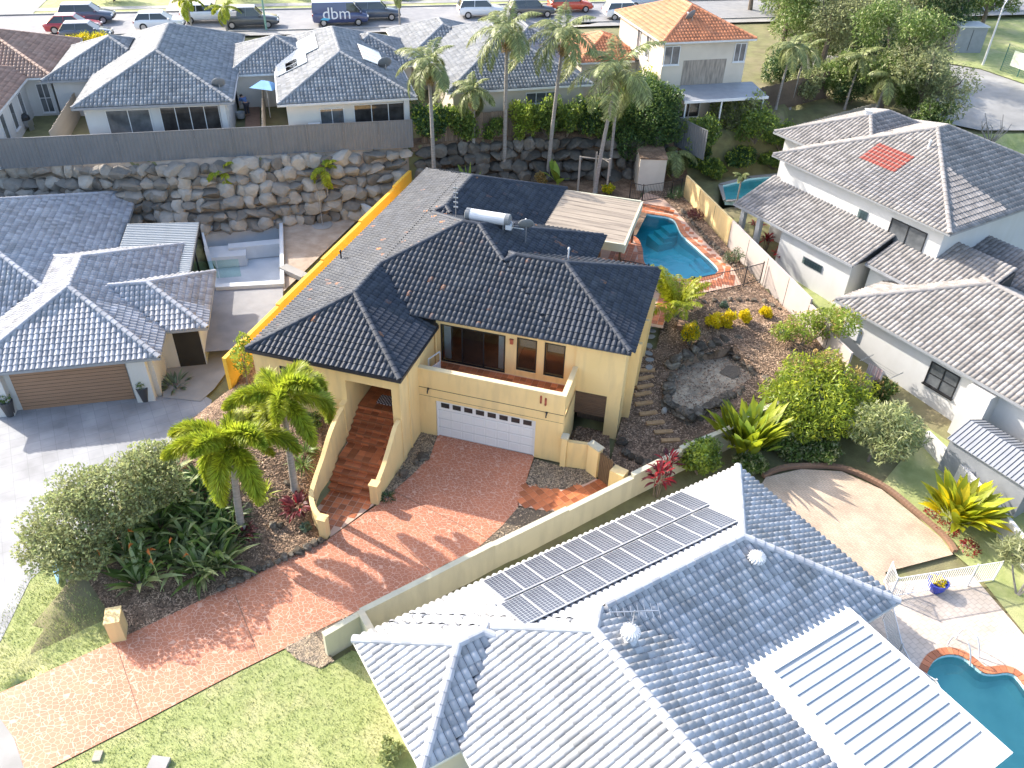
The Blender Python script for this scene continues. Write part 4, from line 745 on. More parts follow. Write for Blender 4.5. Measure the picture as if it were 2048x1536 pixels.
def ribbon_wall(name, pts, tops, bases, th, mt, label, cat, capm=None):
    t_ = thing(name, label, cat, (0, 0, 0)); C = catmull([(*p, a, b) for p, a, b in zip(pts, tops, bases)], 6); vs = []; cv = []; n = len(C)
    for i, c in enumerate(C):
        d = np.array(C[min(i+1, n-1)][:2])-np.array(C[max(i-1, 0)][:2]); d /= np.linalg.norm(d); nn = np.array([-d[1], d[0]])*th/2
        for s in (1, -1): q = c[:2]+nn*s; vs += [(q[0], q[1], c[3]), (q[0], q[1], c[2])]; q2 = c[:2]+nn*s*1.12; cv += [(q2[0], q2[1], c[2]+.002), (q2[0], q2[1], c[2]+.05)]
    fs = []
    for i in range(n-1): a, b = 4*i, 4*i+4; fs += [(a, b, b+1, a+1), (a+1, b+1, b+3, a+3), (a+3, b+3, b+2, a+2), (a+2, b+2, b, a)]
    fs += [(0, 1, 3, 2), (4*n-4, 4*n-2, 4*n-1, 4*n-3)]
    link('wall', MB().add(vs, fs), mt, t_)
    if capm: link('cap', MB().add(cv, fs), capm, t_)
    return t_
a = ribbon_wall('stair_wall', [(-3.5, -2.3), (-3.5, -3.2), (-3.42, -4.1), (-3.42, -4.9), (-3.45, -5.6), (-3.3, -6.35), (-2.85, -7.0), (-2.3, -7.45)], [2.75, 2.6, 2.35, 1.7, 1.15, .9, .86, .86], [0]*8, .18, K['cream'], 'curving cream rendered wall on the palm side of the entry stairs', 'wall', K['cream'])
link('pillar', MB().box(-3.66, -3.38, -2.6, -2.26, 0, 2.9), K['cream'], a); link('end_post', MB().box(-2.32, -1.98, -7.72, -7.38, 0, 1.02), K['cream'], a); link('post_cap', MB().box(-2.35, -1.95, -7.75, -7.35, 1.022, 1.08), K['cream'], a)
a = ribbon_wall('stair_wall', [(-.9, -2.3), (-.9, -2.8), (-.92, -3.4), (-.95, -4.1), (-.97, -4.8)], [2.45, 2.38, 1.85, 1.25, .88], [0]*5, .18, K['cream'], 'sweeping cream rendered wall between the entry stairs and the garage drive', 'wall', K['cream'])
link('end_post', MB().box(-1.14, -.78, -5.25, -4.9, 0, 1.05), K['cream'], a); link('post_cap', MB().box(-1.17, -.75, -5.28, -4.87, 1.052, 1.11), K['cream'], a)
dm = link('doormat', MB().box(-2.65, -1.6, -.95, -.3, 1.998, 2.018), K['mat_pat']); tag(dm, 'pale diamond-patterned doormat with dark border in the entry', 'doormat')
fd = link('front_door', MB().box(-2.7, -1.75, 1.36, 1.4, 2.0, 4.05), K['slat'], H)
# white pet gate on the balcony
pg = thing('balcony_gate', 'small white metal gate standing on the balcony by the entry wall', 'gate', (-.62, .7, 2.69), rad(70)); m_ = MB()
for a_, b_ in (((0, 0, 0), (0, 0, 1.15)), ((.8, 0, 0), (.8, 0, 1.15)), ((0, 0, 1.15), (.8, 0, 1.15)), ((0, 0, .08), (.8, 0, .08))): m_.bar(a_, b_, .045, .045, .022)
link('gate_frame', m_, K['wmetal'], pg); link('gate_board', MB().box(.04, .76, -.01, .01, .1, .62), K['wmetal'], pg)
# ======================================================= WALLS AND FENCES OF THE LOT
def wall_run(name, pts, tops, base, th, mt, label, step=True, capm=None, group=None):
    """boundary wall in straight panels, each panel a part"""
    t_ = thing(name, label, 'wall', (*pts[0], 0), 0, group)
    for i in range(len(pts)-1):
        a = np.array(pts[i], float); b = np.array(pts[i+1], float); L = np.linalg.norm(b-a); ang = math.atan2(b[1]-a[1], b[0]-a[0]); c = (a+b)/2-np.array(pts[0])
        z0 = base if not callable(base) else base(*((a+b)/2)); z1 = tops[i]
        link('panel', MB().obox((c[0], c[1], (z0+z1)/2), (L/2-.004*(i % 2), th/2+.006*(i % 2), (z1-z0)/2), ang), mt, t_)
        if capm: link('coping', MB().obox((c[0], c[1], z1+.03), (L/2-.004*(i % 2), th/2+.03, .028), ang), capm, t_)
    return t_
fw = [(.55, -12.75), (1.4, -11.5), (3.1, -9.35), (4.97, -6.95), (7.3, -4.1), (9.55, -1.3), (11.35, .95), (13.9, 3.7), (16.3, 6.3), (18.6, 8.9)]
wall_run('boundary_wall', fw, [1.15, 1.25, 1.25, 1.2, 1.12, 1.3, 1.45, 1.8, 2.2], -.2, .18, K['fence_cream'], 'long stepped cream rendered wall beside the pink driveway', capm=K['fence_cream'])
e = thing('wall_return', 'short cream wall return with white capping at the low end of the boundary wall', 'wall', (1.4, -11.5, 0)); link('panel', MB().obox((.55, -.5, .55), (.75, .09, .75), rad(-42)), K['fence_cream'], e); link('coping', MB().obox((.55, -.5, 1.33), (.75, .12, .03), rad(-42)), K['cream_cap'], e)
wall_run('yellow_wall', [(-10., -1.6), (-10., 3.4), (-10., 8.4), (-10., 13.4), (-10., 18.6), (-10., 21.4)], [3.3, 3.4, 3.5, 3.6, 3.75], 0, .2, K['yellow'], 'bright yellow rendered boundary wall along the left side of the house', capm=None)
rf = [(8.15, 27.2), (9.35, 25.1), (10.55, 23.0), (11.75, 20.9), (12.95, 18.75), (14.15, 16.65), (15.35, 14.55), (16.5, 12.5), (17.6, 10.6), (18.6, 8.9)]
wr = thing('panel_fence', 'pinkish rendered panel fence behind the pool and terraced garden', 'fence', (8.15, 27.2, 0))
for i in range(len(rf)-1):
    a = np.array(rf[i]); b = np.array(rf[i+1]); c = (a+b)/2-np.array(rf[0]); ang = math.atan2(b[1]-a[1], b[0]-a[0]); L = np.linalg.norm(b-a); mid = (a+b)/2
    z1 = max(float(T(*(mid-np.array([.8, .5])))), 1.6)+1.55-(.0 if i < 7 else .2)
    link('panel', MB().obox((c[0], c[1], z1/2), (L/2-.012, .06, z1/2), ang), K['cream'] if i < 3 else K['pinkfence'], wr)
    link('joint_post', MB().obox((a[0]-8.15, a[1]-27.2, z1/2-.05), (.02, .066, z1/2-.05), ang), K['gutter'], wr)
# cream gate pillars with the brushwood gate
gp = thing('gate_wall', 'low cream wall with angled pillars beside the garage', 'wall', (6.1, -.4, 0)); A0 = np.array([6.1, -.4])
def gbox(p, q, z1, th, mt_, nm, cap=False):
    p = np.array(p)-A0; q = np.array(q)-A0; c = (p+q)/2; L = np.linalg.norm(q-p); an = math.atan2(q[1]-p[1], q[0]-p[0]); link(nm, MB().obox((c[0], c[1], z1/2), (L/2, th/2, z1/2), an), mt_, gp)
    if cap: link('cap', MB().obox((c[0], c[1], z1+.04), (L/2+.04, th/2+.04, .038), an), K['cream_cap'], gp)
gbox((6.12, -.22), (6.38, -.22), 1.7, .3, K['cream'], 'pillar', True); gbox((6.38, -.2), (7.4, -.1), 1.5, .2, K['cream'], 'panel'); gbox((7.42, -.18), (7.95, -.5), 1.62, .3, K['cream'], 'pillar', True); gbox((8.62, -.98), (9.25, -1.2), 1.2, .5, K['cream'], 'pillar')
bg = thing('brushwood_gate', 'brown brushwood gate panel between cream pillars', 'gate', (7.98, -.55, 0)); dv = np.array([8.6, -.98])-np.array([7.98, -.55]); an = math.atan2(dv[1], dv[0])
for k in range(22): q = dv*(k+.5)/22; o = link('brush_stick', MB().obox((q[0], q[1], .78), (.018, .03+.01*(k % 3), .74+.02*(k % 4)), an), K['bamboo'], bg)
# tiled path to the gate
PATH2 = px((1050.8, 969), (1087, 977), (1125, 979.7), (1170, 968), (1192, 957), (1216, 973), (1175, 999), (1136.7, 1016), (1131, 1022.6), (1084, 1020.7), (1035, 1011))
tp = struct(patch('garden_path', PATH2, K['terra_grout'], .012, .6, zfun=lambda x, y: x*0)); ga = rad(52)
for ix in range(-12, 16):
    for iy in range(-12, 16):
        c0 = np.array([6.9, -2.6])+np.array([math.cos(ga), math.sin(ga)])*ix*.33+np.array([-math.sin(ga), math.cos(ga)])*iy*.33; e1 = np.array([math.cos(ga), math.sin(ga)])*.315; e2 = np.array([-math.sin(ga), math.cos(ga)])*.315
        qs = np.array([c0, c0+e1, c0+e2, c0+e1+e2])
        if inpoly(np.array([qs[:, 0].mean()]), np.array([qs[:, 1].mean()]), np.array(PATH2))[0]: tile_at(tp, c0[0], c0[1], .0135, ga, 1.085)
K['tan_paver'] = mat('tan_paver', (.48, .30, .15), (.38, .23, .11), scale=6, rough=.8)
# stepping stones in the side garden
for k, (a, b) in enumerate(((1303, 662), (1302, 674), (1298, 692), (1297, 707), (1299, 720), (1298, 735), (1300, 651))):
    q = G(a, b, .03); me = MB().lathe((0, 0, 0), [(.2, 0), (.22, .02), (.2, .045)], 9); o = link('stepping_stone', me, K['concrete']); o.location = q; o.scale = (1.15, .85, 1); o.rotation_euler = (0, 0, k*.9)
    tag(o, 'round grey stepping stone in the mulch beside the house', 'stepping stone', 'round stepping stones in the side garden')
for k, (a, b) in enumerate(((1291, 755), (1290, 772), (1286, 787), (1288, 806), (1297, 826), (1311, 845), (1327, 863), (1341, 880), (1292, 740))):
    q = G(a, b, .06); t_ = thing('paver_step', 'low tan paver step laid in the mulch of the side garden', 'step', tuple(q), rad(35-k*2), 'tan paver steps climbing the side garden')
    for j in range(3): link('paver', MB().box(-.45+j*.305, -.155+j*.305, -.12, .12, -.06, .03), K['tan_paver'], t_)
# ======================================================= ROCKS
ROCKS = []
for q in range(7):
    bm = bmesh.new(); bmesh.ops.create_icosphere(bm, subdivisions=2, radius=.5); sx = nr.uniform(.75, 1.25, 3); pl_ = [(Vector(nr.normal(size=3)).normalized(), nr.uniform(.24, .4)) for _ in range(15)]
    for v in bm.verts:
        for n_, d_ in pl_:
            k = v.co.dot(n_)
            if k > d_: v.co -= n_*(k-d_)
        v.co = Vector((v.co.x*sx[0], v.co.y*sx[1], v.co.z*sx[2]))*(1+nr.uniform(-.02, .02))*1.18
    me = D.meshes.new('rock'); bm.to_mesh(me); bm.free(); a = me.attributes.new('rnd', 'FLOAT', 'FACE'); a.data.foreach_set('value', np.full(len(me.polygons), q/6, np.float32)); ROCKS.append(me)
RM = {}
def rock(parent, loc, s, mt, name='rock'):
    i = rnd.randrange(7); k = (i, mt)
    if k not in RM: me = ROCKS[i].copy(); me.materials.clear(); me.materials.append(K[mt]); RM[k] = me
    o = D.objects.new(name, RM[k]); col.objects.link(o); o.location = loc; o.rotation_euler = (rnd.uniform(-.4, .4), rnd.uniform(-.4, .4), rnd.uniform(0, 6.28)); o.scale = s if hasattr(s, '__len__') else (s, s*rnd.uniform(.8, 1.1), s*rnd.uniform(.7, 1)); o.parent = parent; return o
def rock_line(t_, pts, size, mt, z0, courses, dz, lean=(0, 0), gap=.82, org=(0, 0)):
    pts = [np.array(p, float) for p in pts]; ln = [np.linalg.norm(b-a) for a, b in zip(pts[:-1], pts[1:])]; tot = sum(ln)
    for c in range(courses):
        s = rnd.uniform(0, size*.5)
        while s < tot:
            r = size*rnd.uniform(.7, 1.35); d = s
            for k, L in enumerate(ln):
                if d <= L: break
                d -= L
            p = pts[k]+(pts[k+1]-pts[k])*min(1, d/ln[k]); zz = z0(*p) if callable(z0) else z0
            rock(t_, (p[0]+lean[0]*c*dz-org[0]+rnd.uniform(-.05, .05), p[1]+lean[1]*c*dz-org[1]+rnd.uniform(-.05, .05), zz+dz*(c+.35)), (r*1.15, r, dz*1.25), mt, 'stone'); s += r*gap
w1 = thing('rock_retaining_wall', 'dark rock wall holding the upper terrace behind the sand pit', 'rock wall', (0, 0, 0)); rock_line(w1, [(10.1, 7.3), (11.0, 8.6), (12.3, 9.9), (13.8, 10.9), (15.1, 10.7), (16.4, 11.4)], .62, 'rock', lambda x, y: 1.0, 3, .36)
w2 = thing('rock_retaining_wall', 'pale boulder retaining wall behind the left neighbour below the steel fence', 'rock wall', (0, 0, 0)); rock_line(w2, [(10.2, 7.0), (10.15, 5.8), (10.3, 4.7), (11.4, 4.0), (12.3, 5.1), (13.2, 6.2), (14.6, 7.9)], .58, 'rock', lambda x, y: .45, 3, .28)
w3 = thing('rock_retaining_wall', 'dark rock edge running from the sand pit to the mulch shelf', 'rock wall', (0, 0, 0)); rock_line(w3, [(12.95, 9.7), (13.7, 8.9), (14.5, 8.1), (15.4, 7.4)], .5, 'rock', 1.05, 2, .24)
w4 = thing('rock_border', 'row of black rocks near the corner pillar of the house', 'rock border', (0, 0, 0)); rock_line(w4, [(8.55, 1.9), (9.0, 1.3), (9.8, 1.0), (10.6, 1.25)], .55, 'rock', lambda x, y: float(T(x, y)), 1, .35)
w5 = thing('rock_border', 'dark rocks edging the palm bed along the driveway', 'rock border', (0, 0, 0)); rock_line(w5, px((648, 1083), (600, 1104), (560, 1122), (530, 1137), (490, 1156), (440, 1180)), .34, 'rock', 0, 1, .26)
w6 = thing('rock_border', 'scattered brown rocks edging the upper mulch terrace', 'rock border', (0, 0, 0)); rock_line(w6, [(9.8, 12.2), (11.3, 13.1), (12.8, 13.8), (14.2, 14.2), (15.1, 13.6)], .3, 'rock', lambda x, y: float(T(x, y)), 1, .2, gap=1.5)
w7 = thing('rock_border', 'dark rocks along the planted edge of the pool', 'rock border', (0, 0, 0)); rock_line(w7, [(8.4, 24.6), (9.6, 22.3), (10.7, 20.4), (11.6, 19.0), (12.5, 17.6)], .32, 'rock', 2.2, 1, .22, gap=1.1)
for a, b, s in ((845, 913, .6), (808, 948, .5), (833, 925, .4)): tag(rock(None, tuple(G(a, b, .12)), s, 'rock', 'rock'), 'black rock in the pebble strip beside the entry wall', 'rock', 'rocks in the entry pebble strip')
for a, b, s in ((545, 1048, .5), (495, 1010, .45), (485, 1022, .5), (575, 965, .35), (560, 1050, .4)): tag(rock(None, tuple(G(a, b, .1)), s, 'rock', 'rock'), 'dark weathered rock half buried in the front palm bed', 'rock', 'rocks in the front palm bed')
tag(rock(None, tuple(G(1328, 822, .1)), (.5, .35, .3), 'boulder_pale', 'rock'), 'pale grey rock beside the tan paver steps', 'rock')
bw = thing('boulder_wall', 'dark boulder retaining wall behind the yellow house below the palings', 'rock wall', (0, 0, 0))
_l = [(x, float(np.interp(x, RX, RY))) for x in np.linspace(-9.8, 6.5, 24)]
rock_line(bw, _l, 1.15, 'boulder', lambda x, y: 2.15, 4, .68, (-.15, .45), .74)
bw2 = thing('rock_retaining_wall', 'pale boulder retaining wall behind the left neighbour below the steel fence', 'rock wall', (0, 0, 0)); rock_line(w2, [(10.2, 7.0), (10.15, 5.8), (10.3, 4.7), (11.4, 4.0), (12.3, 5.1), (13.2, 6.2), (14.6, 7.9)], .58, 'rock', lambda x, y: .45, 3, .28)
_l = [(x, float(np.interp(x, RX, RY))-.1) for x in np.linspace(-37, -10.2, 30)]
rock_line(bw2, _l, 1.15, 'boulder_pale', .6, 6, .72, (-.12, .34), .66)  # pale boulders of the wall behind the left neighbour's yard
# ======================================================= POOL OF THE YELLOW HOUSE
def waterbody(name, tint):
    m = glassmat(name, tint); nt = m.node_tree; L = nt.links.new
    tc = _n(nt, 'ShaderNodeTexCoord'); nz = _n(nt, 'ShaderNodeTexNoise'); nz.inputs['Scale'].default_value = 2.5; nz.inputs['Detail'].default_value = 3; L(tc.outputs['Object'], nz.inputs['Vector']); bp = _n(nt, 'ShaderNodeBump'); bp.inputs['Strength'].default_value = .3; bp.inputs['Distance'].default_value = .05; L(nz.outputs[0], bp.inputs['Height'])
    for n in nt.nodes:
        if n.type == 'BSDF_GLOSSY': L(bp.outputs[0], n.inputs['Normal'])
    return m
K['water'] = waterbody('pool_water', (.2, .8, .88)); K['water2'] = waterbody('neighbour_pool_water', (.55, .88, .86))
def pool(name, label, outline, z, depth, slope_dir, wm, pmat, copw=.0, copm=None, shallow=.5):
    t_ = thing(name, label, 'swimming pool', (0, 0, 0)); A = np.array(outline); A = A if np.sum(A[:, 0]*np.roll(A[:, 1], -1)-np.roll(A[:, 0], -1)*A[:, 1]) > 0 else A[::-1]; n = len(A); c = A.mean(0); pr = (A-c)@np.array(slope_dir); k = (pr-pr.min())/(pr.max()-pr.min()); dp_ = shallow+(depth-shallow)*k
    inn = c+(A-c)*.86
    vs = [(p[0], p[1], z) for p in A]+[(p[0], p[1], z-dp_[i]*.75) for i, p in enumerate(A)]+[(p[0], p[1], z-dp_[i]) for i, p in enumerate(inn)]+[(c[0], c[1], z-(depth+shallow)/2)]
    fs = [(i, n+i, n+(i+1) % n, (i+1) % n) for i in range(n)]+[(n+i, 2*n+i, 2*n+(i+1) % n, n+(i+1) % n) for i in range(n)]+[(2*n+i, 3*n, 2*n+(i+1) % n) for i in range(n)]
    link('basin', MB().add(vs, fs), K[pmat], t_, smooth=False)
    zw = z-.13; sh = c+(A-c)*.998; inn2 = c+(A-c)*.855
    link('water', MB().add([(p[0], p[1], zw) for p in sh]+[(c[0], c[1], zw)], [(i, (i+1) % n, n) for i in range(n)]), K[wm], t_)
    if copw:
        out = []; m_ = len(A)
        for i in range(m_):
            d = A[(i+1) % m_]-A[i-1]; nn = np.array([d[1], -d[0]])/np.linalg.norm(d)
            if np.dot(nn, A[i]-c) < 0: nn = -nn
            out.append(A[i]+nn*copw)
        # coping stones one by one
        s_ = 0
        for i in range(m_):
            j = (i+1) % m_; a, b, e, f = A[i], A[j], out[j], out[i]; g_ = .04; a2 = a+(b-a)*g_; b2 = b-(b-a)*g_; f2 = f+(e-f)*g_; e2 = e-(e-f)*g_
            q = MB().add([(*a2, z-.03), (*b2, z-.03), (*e2, z-.03), (*f2, z-.03), (*a2, z+.035), (*b2, z+.035), (*e2, z+.035), (*f2, z+.035)], [(0, 3, 2, 1), (4, 5, 6, 7), (0, 1, 5, 4), (1, 2, 6, 5), (2, 3, 7, 6), (3, 0, 4, 7)]).mesh('coping_stone')
            at = q.attributes.new('rnd', 'FLOAT', 'FACE'); at.data.foreach_set('value', np.full(6, rnd.random(), np.float32)); link('coping_stone', q, copm, t_)
    return t_
pa = pool('swimming_pool', 'curved blue swimming pool with terracotta coping beside the patio', POOL_A, 2.2, 1.9, (-.55, .1), 'water', 'poolwall', .32, K['coping'])
for k in range(3): link('pool_step', MB().obox((8.0-.32*k, 22.3-.3*k, 1.95-.28*k-.5), (.55+.12*k, .5, .5), rad(-52)), K['gdoor'], pa)
for k in range(2): link('pool_step', MB().obox((10.45-.25*k, 18.2-.2*k, 1.9-.28*k-.5), (.7, .2, .5), rad(-58)), K['poolwall'], pa)
# deck tiles along the visible pool edge
dk = D.objects['pool_deck']
for ix in range(40):
    for iy in range(46):
        x = 1.6+ix*.33; y = 9.8+iy*.33; c_ = np.array([[x, y], [x+.31, y], [x, y+.31], [x+.31, y+.31]])
        if x+.3 < 4.9 and y < 19: continue
        if x < 8.4 and y < 14.2: continue
        if inpoly(c_[:, 0], c_[:, 1], np.array([(1.3, 12.6), (8.5, 9.5), (9.2, 9.5), (9.2, 13.2), (10.15, 13.35), (12.9, 15.75), (12.3, 17.5), (10.4, 20.4), (9.4, 21.9), (7.9, 24.7), (6.7, 26.5), (5.5, 26.9), (5.1, 24.6), (1.3, 24.6)])).all() and not inpoly(c_[:, 0], c_[:, 1], grow(POOL_A, .3)).any():
            o = tile_at(dk, x, y, 2.2125, 0, 1.05)
def bar_fence(name, pts, z, h_, mt, label, sp=.1, bal=.018, post=.05, every=2.4, zf=None):
    t_ = thing(name, label, 'fence', (*pts[0], z)); O = np.array(pts[0]); bm_ = MB().box(-bal/2, bal/2, -bal/2, bal/2, .08, h_-.02).mesh('baluster'); bm_.materials.append(mt); pm__ = MB().box(-post/2, post/2, -post/2, post/2, -.1, h_+.05).mesh('post'); pm__.materials.append(mt)
    for a, b in zip(pts[:-1], pts[1:]):
        a = np.array(a); b = np.array(b); L = np.linalg.norm(b-a); an = math.atan2(b[1]-a[1], b[0]-a[0]); za = (zf(*a) if zf else z)-z; zb = (zf(*b) if zf else z)-z
        for hz in (.1, h_-.04): q = a-O; r = b-O; link('rail', MB().bar((q[0], q[1], za+hz), (r[0], r[1], zb+hz), .035, .035), mt, t_)
        npn = max(1, round(L/every))
        for k in range(npn+1): q = a+(b-a)*k/npn-O; o = D.objects.new('post', pm__); col.objects.link(o); o.parent = t_; o.location = (q[0], q[1], za+(zb-za)*k/npn); o.rotation_euler = (0, 0, an)
        for k in range(int(L/sp)):
            f = (k+.5)*sp/L; q = a+(b-a)*f-O; o = D.objects.new('baluster', bm_); col.objects.link(o); o.parent = t_; o.location = (q[0], q[1], za+(zb-za)*f); o.rotation_euler = (0, 0, an)
    return t_
bar_fence('pool_fence', [(9.25, 12.2), (10.25, 13.3), (13.0, 15.6), (13.9, 16.5)], 2.2, 1.25, K['bmetal'], 'black bar fence between the pool deck and the mulch terrace', .11)
bar_fence('pool_fence', [(4.6, 25.4), (5.5, 25.2), (7.3, 26.6), (7.9, 27.2)], 2.2, 1.25, K['bmetal'], 'black bar fence at the back end of the pool', .12)
bar_fence('pool_fence', [(5.95, 14.1), (7.6, 14.0), (9.2, 12.3)], 2.2, 1.25, K['bmetal'], 'black bar fence between the patio post and the pool', .12)
# rear corner store, clothes line posts, paling fence
e = thing('garden_store', 'plain beige rendered store in the back corner of the garden', 'shed', (5.75, 27.3, 2.2), rad(15)); link('wall', MB().box(-.9, .9, 0, 2.6, -.2, 2.3), K['beige'], e); link('side_wall', MB().box(-.94, -.9, -.0, 2.6, -.2, 2.25), K['beige'], e); link('roof_slab', MB().box(-.95, .95, -.05, 2.65, 2.302, 2.4), K['mulch'], e)
e = thing('post_frame', 'weathered timber posts joined by a rail in the back garden', 'post frame', (.9, 25.6, 2.2)); 
for x, y in ((0, 0), (.9, 1.2), (2.0, .3)): link('post', MB().box(x-.06, x+.06, y-.06, y+.06, -.1, 2.5), K['timber_pale'], e)
link('rail', MB().bar((0, 0, 2.45), (2.0, .3, 2.4), .07), K['timber_pale'], e); link('brace', MB().bar((.9, 1.2, 2.3), (2.0, .3, 2.2), .05), K['timber_pale'], e)
pf = thing('paling_fence', 'dark timber paling fence above the boulder wall', 'fence', (-10, 23.6, 0)); pvar = []
for q in range(4):
    me = MB().box(-.07, .07, -.012, .012, 0, 1.8+.02*q).mesh('paling'); a = me.attributes.new('rnd', 'FLOAT', 'FACE'); a.data.foreach_set('value', np.full(6, q/3, np.float32)); me.materials.append(K['timber']); pvar.append(me)
A_, B_ = np.array([-9.9, 23.6]), np.array([4.6, 33.2]); L = np.linalg.norm(B_-A_); an = math.atan2(*(B_-A_)[::-1])
for k in range(int(L/.152)):
    q = A_+(B_-A_)*k*.152/L; o = D.objects.new('paling', rnd.choice(pvar)); col.objects.link(o); o.parent = pf; o.location = (q[0]+10, q[1]-23.6, 4.9); o.rotation_euler = (0, 0, an)
for hz in (5.2, 6.3): link('rail', MB().bar((A_[0]+10+.02, A_[1]-23.6+.04, hz), (B_[0]+10+.02, B_[1]-23.6+.04, hz), .04, .08), K['timber'], pf)
def sheet_fence(name, a, b, z, h_, mt, label, pw_=2.4, zb=None):
    a = np.array(a); b = np.array(b); t_ = thing(name, label, 'fence', (*a, z), math.atan2(b[1]-a[1], b[0]-a[0])); L = np.linalg.norm(b-a); n = max(1, round(L/pw_)); w_ = L/n; vs = []; k = 0; x = 0.; seq = []
    while x < w_-.05: seq.append((x, .018 if (k//2) % 2 == 0 else -.018)); x += .09 if k % 2 == 0 else .03; k += 1
    seq.append((w_-.05, .018)); vs = [(x, y, zz) for x, y in seq for zz in (0, h_)]; me = MB().add(vs, [(2*i, 2*i+2, 2*i+3, 2*i+1) for i in range(len(seq)-1)]).mesh('sheet'); me.materials.append(mt)
    slope = ((zb if zb is not None else z)-z)/n
    for i in range(n):
        o = D.objects.new('sheet', me); col.objects.link(o); o.parent = t_; o.location = (i*w_, 0, slope*i)
        link('post', MB().box(i*w_-.06, i*w_-.01, -.03, .03, slope*i-.1, slope*i+h_+.04), mt, t_)
    r = MB()
    for i in range(n): r.box(i*w_, i*w_+w_-.06, -.028, .028, slope*i+h_, slope*i+h_+.05); r.box(i*w_, i*w_+w_-.06, -.028, .028, slope*i-.05, slope*i)
    link('rail', r, mt, t_); return t_
sheet_fence('steel_fence', (-34.8, 9.0), (-10.1, 22.6), 5.0, 1.8, K['colorbond'], 'grey corrugated steel fence on top of the pale boulder wall')
sheet_fence('steel_fence', (4.8, 33.3), (9.0, 29.3), 4.2, 2.0, K['colorbond'], 'grey steel fence behind the dark hedge in the back corner')
# ======================================================= NEIGHBOURING HOUSES
def simple_house(name, label, o_xy, ang, z0, rects, wallm, roofm, pitch, inset=.45, ntiles=0, gut='ggutter', objcaps=False, tw=TW, tg=TG, skip=(), capr=.13):
    R_ = thing(name, label, 'house', (*o_xy, 0), ang); cl = to_local(o_xy, ang, CAM)
    hip_roof(R_, rects, K[roofm], cl, pitch, ntiles, tw, tg, gut=gut, objcaps=objcaps, skip=skip, capr=capr)
    m_ = MB()
    for i, r in enumerate(rects): m_.box(r[0]+inset+.003*i, r[1]-inset-.003*i, r[2]+inset+.003*i, r[3]-inset-.003*i, z0, r[4]+.02+.004*i)
    link('wall', m_, K[wallm], R_)
    so = MB()
    for i, r in enumerate(rects): so.box(r[0]+.05, r[1]-.05, r[2]+.05, r[3]-.05, r[4]-.17-.006*i, r[4]-.15-.006*i)
    link('soffit', so, K['wgutter'], R_)
    return R_
# --- left neighbour
LO = (-13.64, -1.66)
LH = simple_house('house', 'single-storey house with mid-grey tiled roof and brown garage door', LO, LHA, -.1, [(-8.8, 0, 0, 12, 2.6), (-8, 2.05, 2.34, 8.27, 2.6), (-18, -3.65, 3.5, 20.4, 2.6)], 'white', 'roof_mid', 22.5, .5, 300, 'ggutter', True)
link('garage_door', MB().box(-6.9, -1.75, .43, .49, 0, 2.2), K['wooddoor'], LH)
for k in range(10): link('door_groove', MB().box(-6.9, -1.75, .424, .432, .2+k*.2, .212+k*.2), K['dark'], LH)
for x in (-7.6, -1.15): link('pier', MB().box(x-.42, x+.42, .05, .5, -.1, 2.42), K['white'], LH)
link('entry_shade_panel', MB().box(.2, 1.5, 2.835, 2.86, 0, 2.2), K['dark'], LH)  # flat near-black panel, the shade of an entry recess painted on the wall
pm2 = thing('metal_patio_roof', 'white ribbed metal patio roof beside the mid-grey tiled house', 'patio roof', (*LO, 0), LHA); m_ = MB(); m_.add([(-3.5, 8, 2.75), (.7, 8, 2.55), (.7, 15, 2.55), (-3.5, 15, 2.75)], [(0, 1, 2, 3)]); link('sheet', m_, K['alu'], pm2)
rb_ = MB().bar((-3.5, 0, 2.775), (.7, 0, 2.575), .06, .05).mesh('rib'); rb_.materials.append(K['alu'])
for k in range(30): o = D.objects.new('rib', rb_); col.objects.link(o); o.parent = pm2; o.location = (0, 8.1+k*.235, 0)
link('edge_beam', MB().box(.66, .74, 7.95, 15.05, 2.42, 2.6), K['bmetal'], pm2)
for y in (8.2, 11.5, 14.8): link('post', MB().box(.6, .7, y-.05, y+.05, .6, 2.45), K['bmetal'], pm2)
# new pool shell, walls, glass fence in the left yard
ps = thing('pool_shell', 'empty grey concrete pool shell under construction beside the metal roof', 'pool shell', (0, 0, 0)); A = np.array(SHELL); c = A.mean(0)
m_ = MB(); out = c+(A-c)*1.1; inn = c+(A-c)*.99; 
for zt_, zb_ in ((.95, .2),):
    vs = [(*p, zt_) for p in out]+[(*p, zt_) for p in inn]+[(*p, -.6) for p in inn]+[(*p, zb_) for p in out]
    m_.add(vs, [(i, (i+1) % 4, 4+(i+1) % 4, 4+i) for i in range(4)]+[(4+i, 4+(i+1) % 4, 8+(i+1) % 4, 8+i) for i in range(4)]+[(8, 9, 10, 11)]+[(i, 12+i, 12+(i+1) % 4, (i+1) % 4) for i in range(4)])
link('basin', m_, K['shell'], ps); q = c+(A[0]-c)*.45; link('bench', MB().obox((q[0], q[1], -.2), (1.2, .8, .38), LHA), K['shell'], ps); q = c+(A[1]-c)*.4+np.array([-.6, .3]); link('swim_ledge', MB().obox((q[0], q[1], -.1), (1.7, .35, .45), LHA+.05), K['shell'], ps)
wall_run('garden_wall', [tuple(P(a, b, .7)[:2]) for a, b in ((300, 455), (560, 440), (712, 425), (760, 450))], [1.6, 1.6, 1.6], .3, .2, K['white'], 'low white rendered wall at the foot of the pale boulders', capm=K['white'])
gfn = thing('glass_fence', 'frameless glass panel by the metal patio roof', 'fence', tuple(P(395, 560, .7)), LHA)
for k in range(2): link('panel', MB().box(k*1.3, k*1.3+1.25, -.006, .006, .02, 1.2), K['fglass'], gfn)
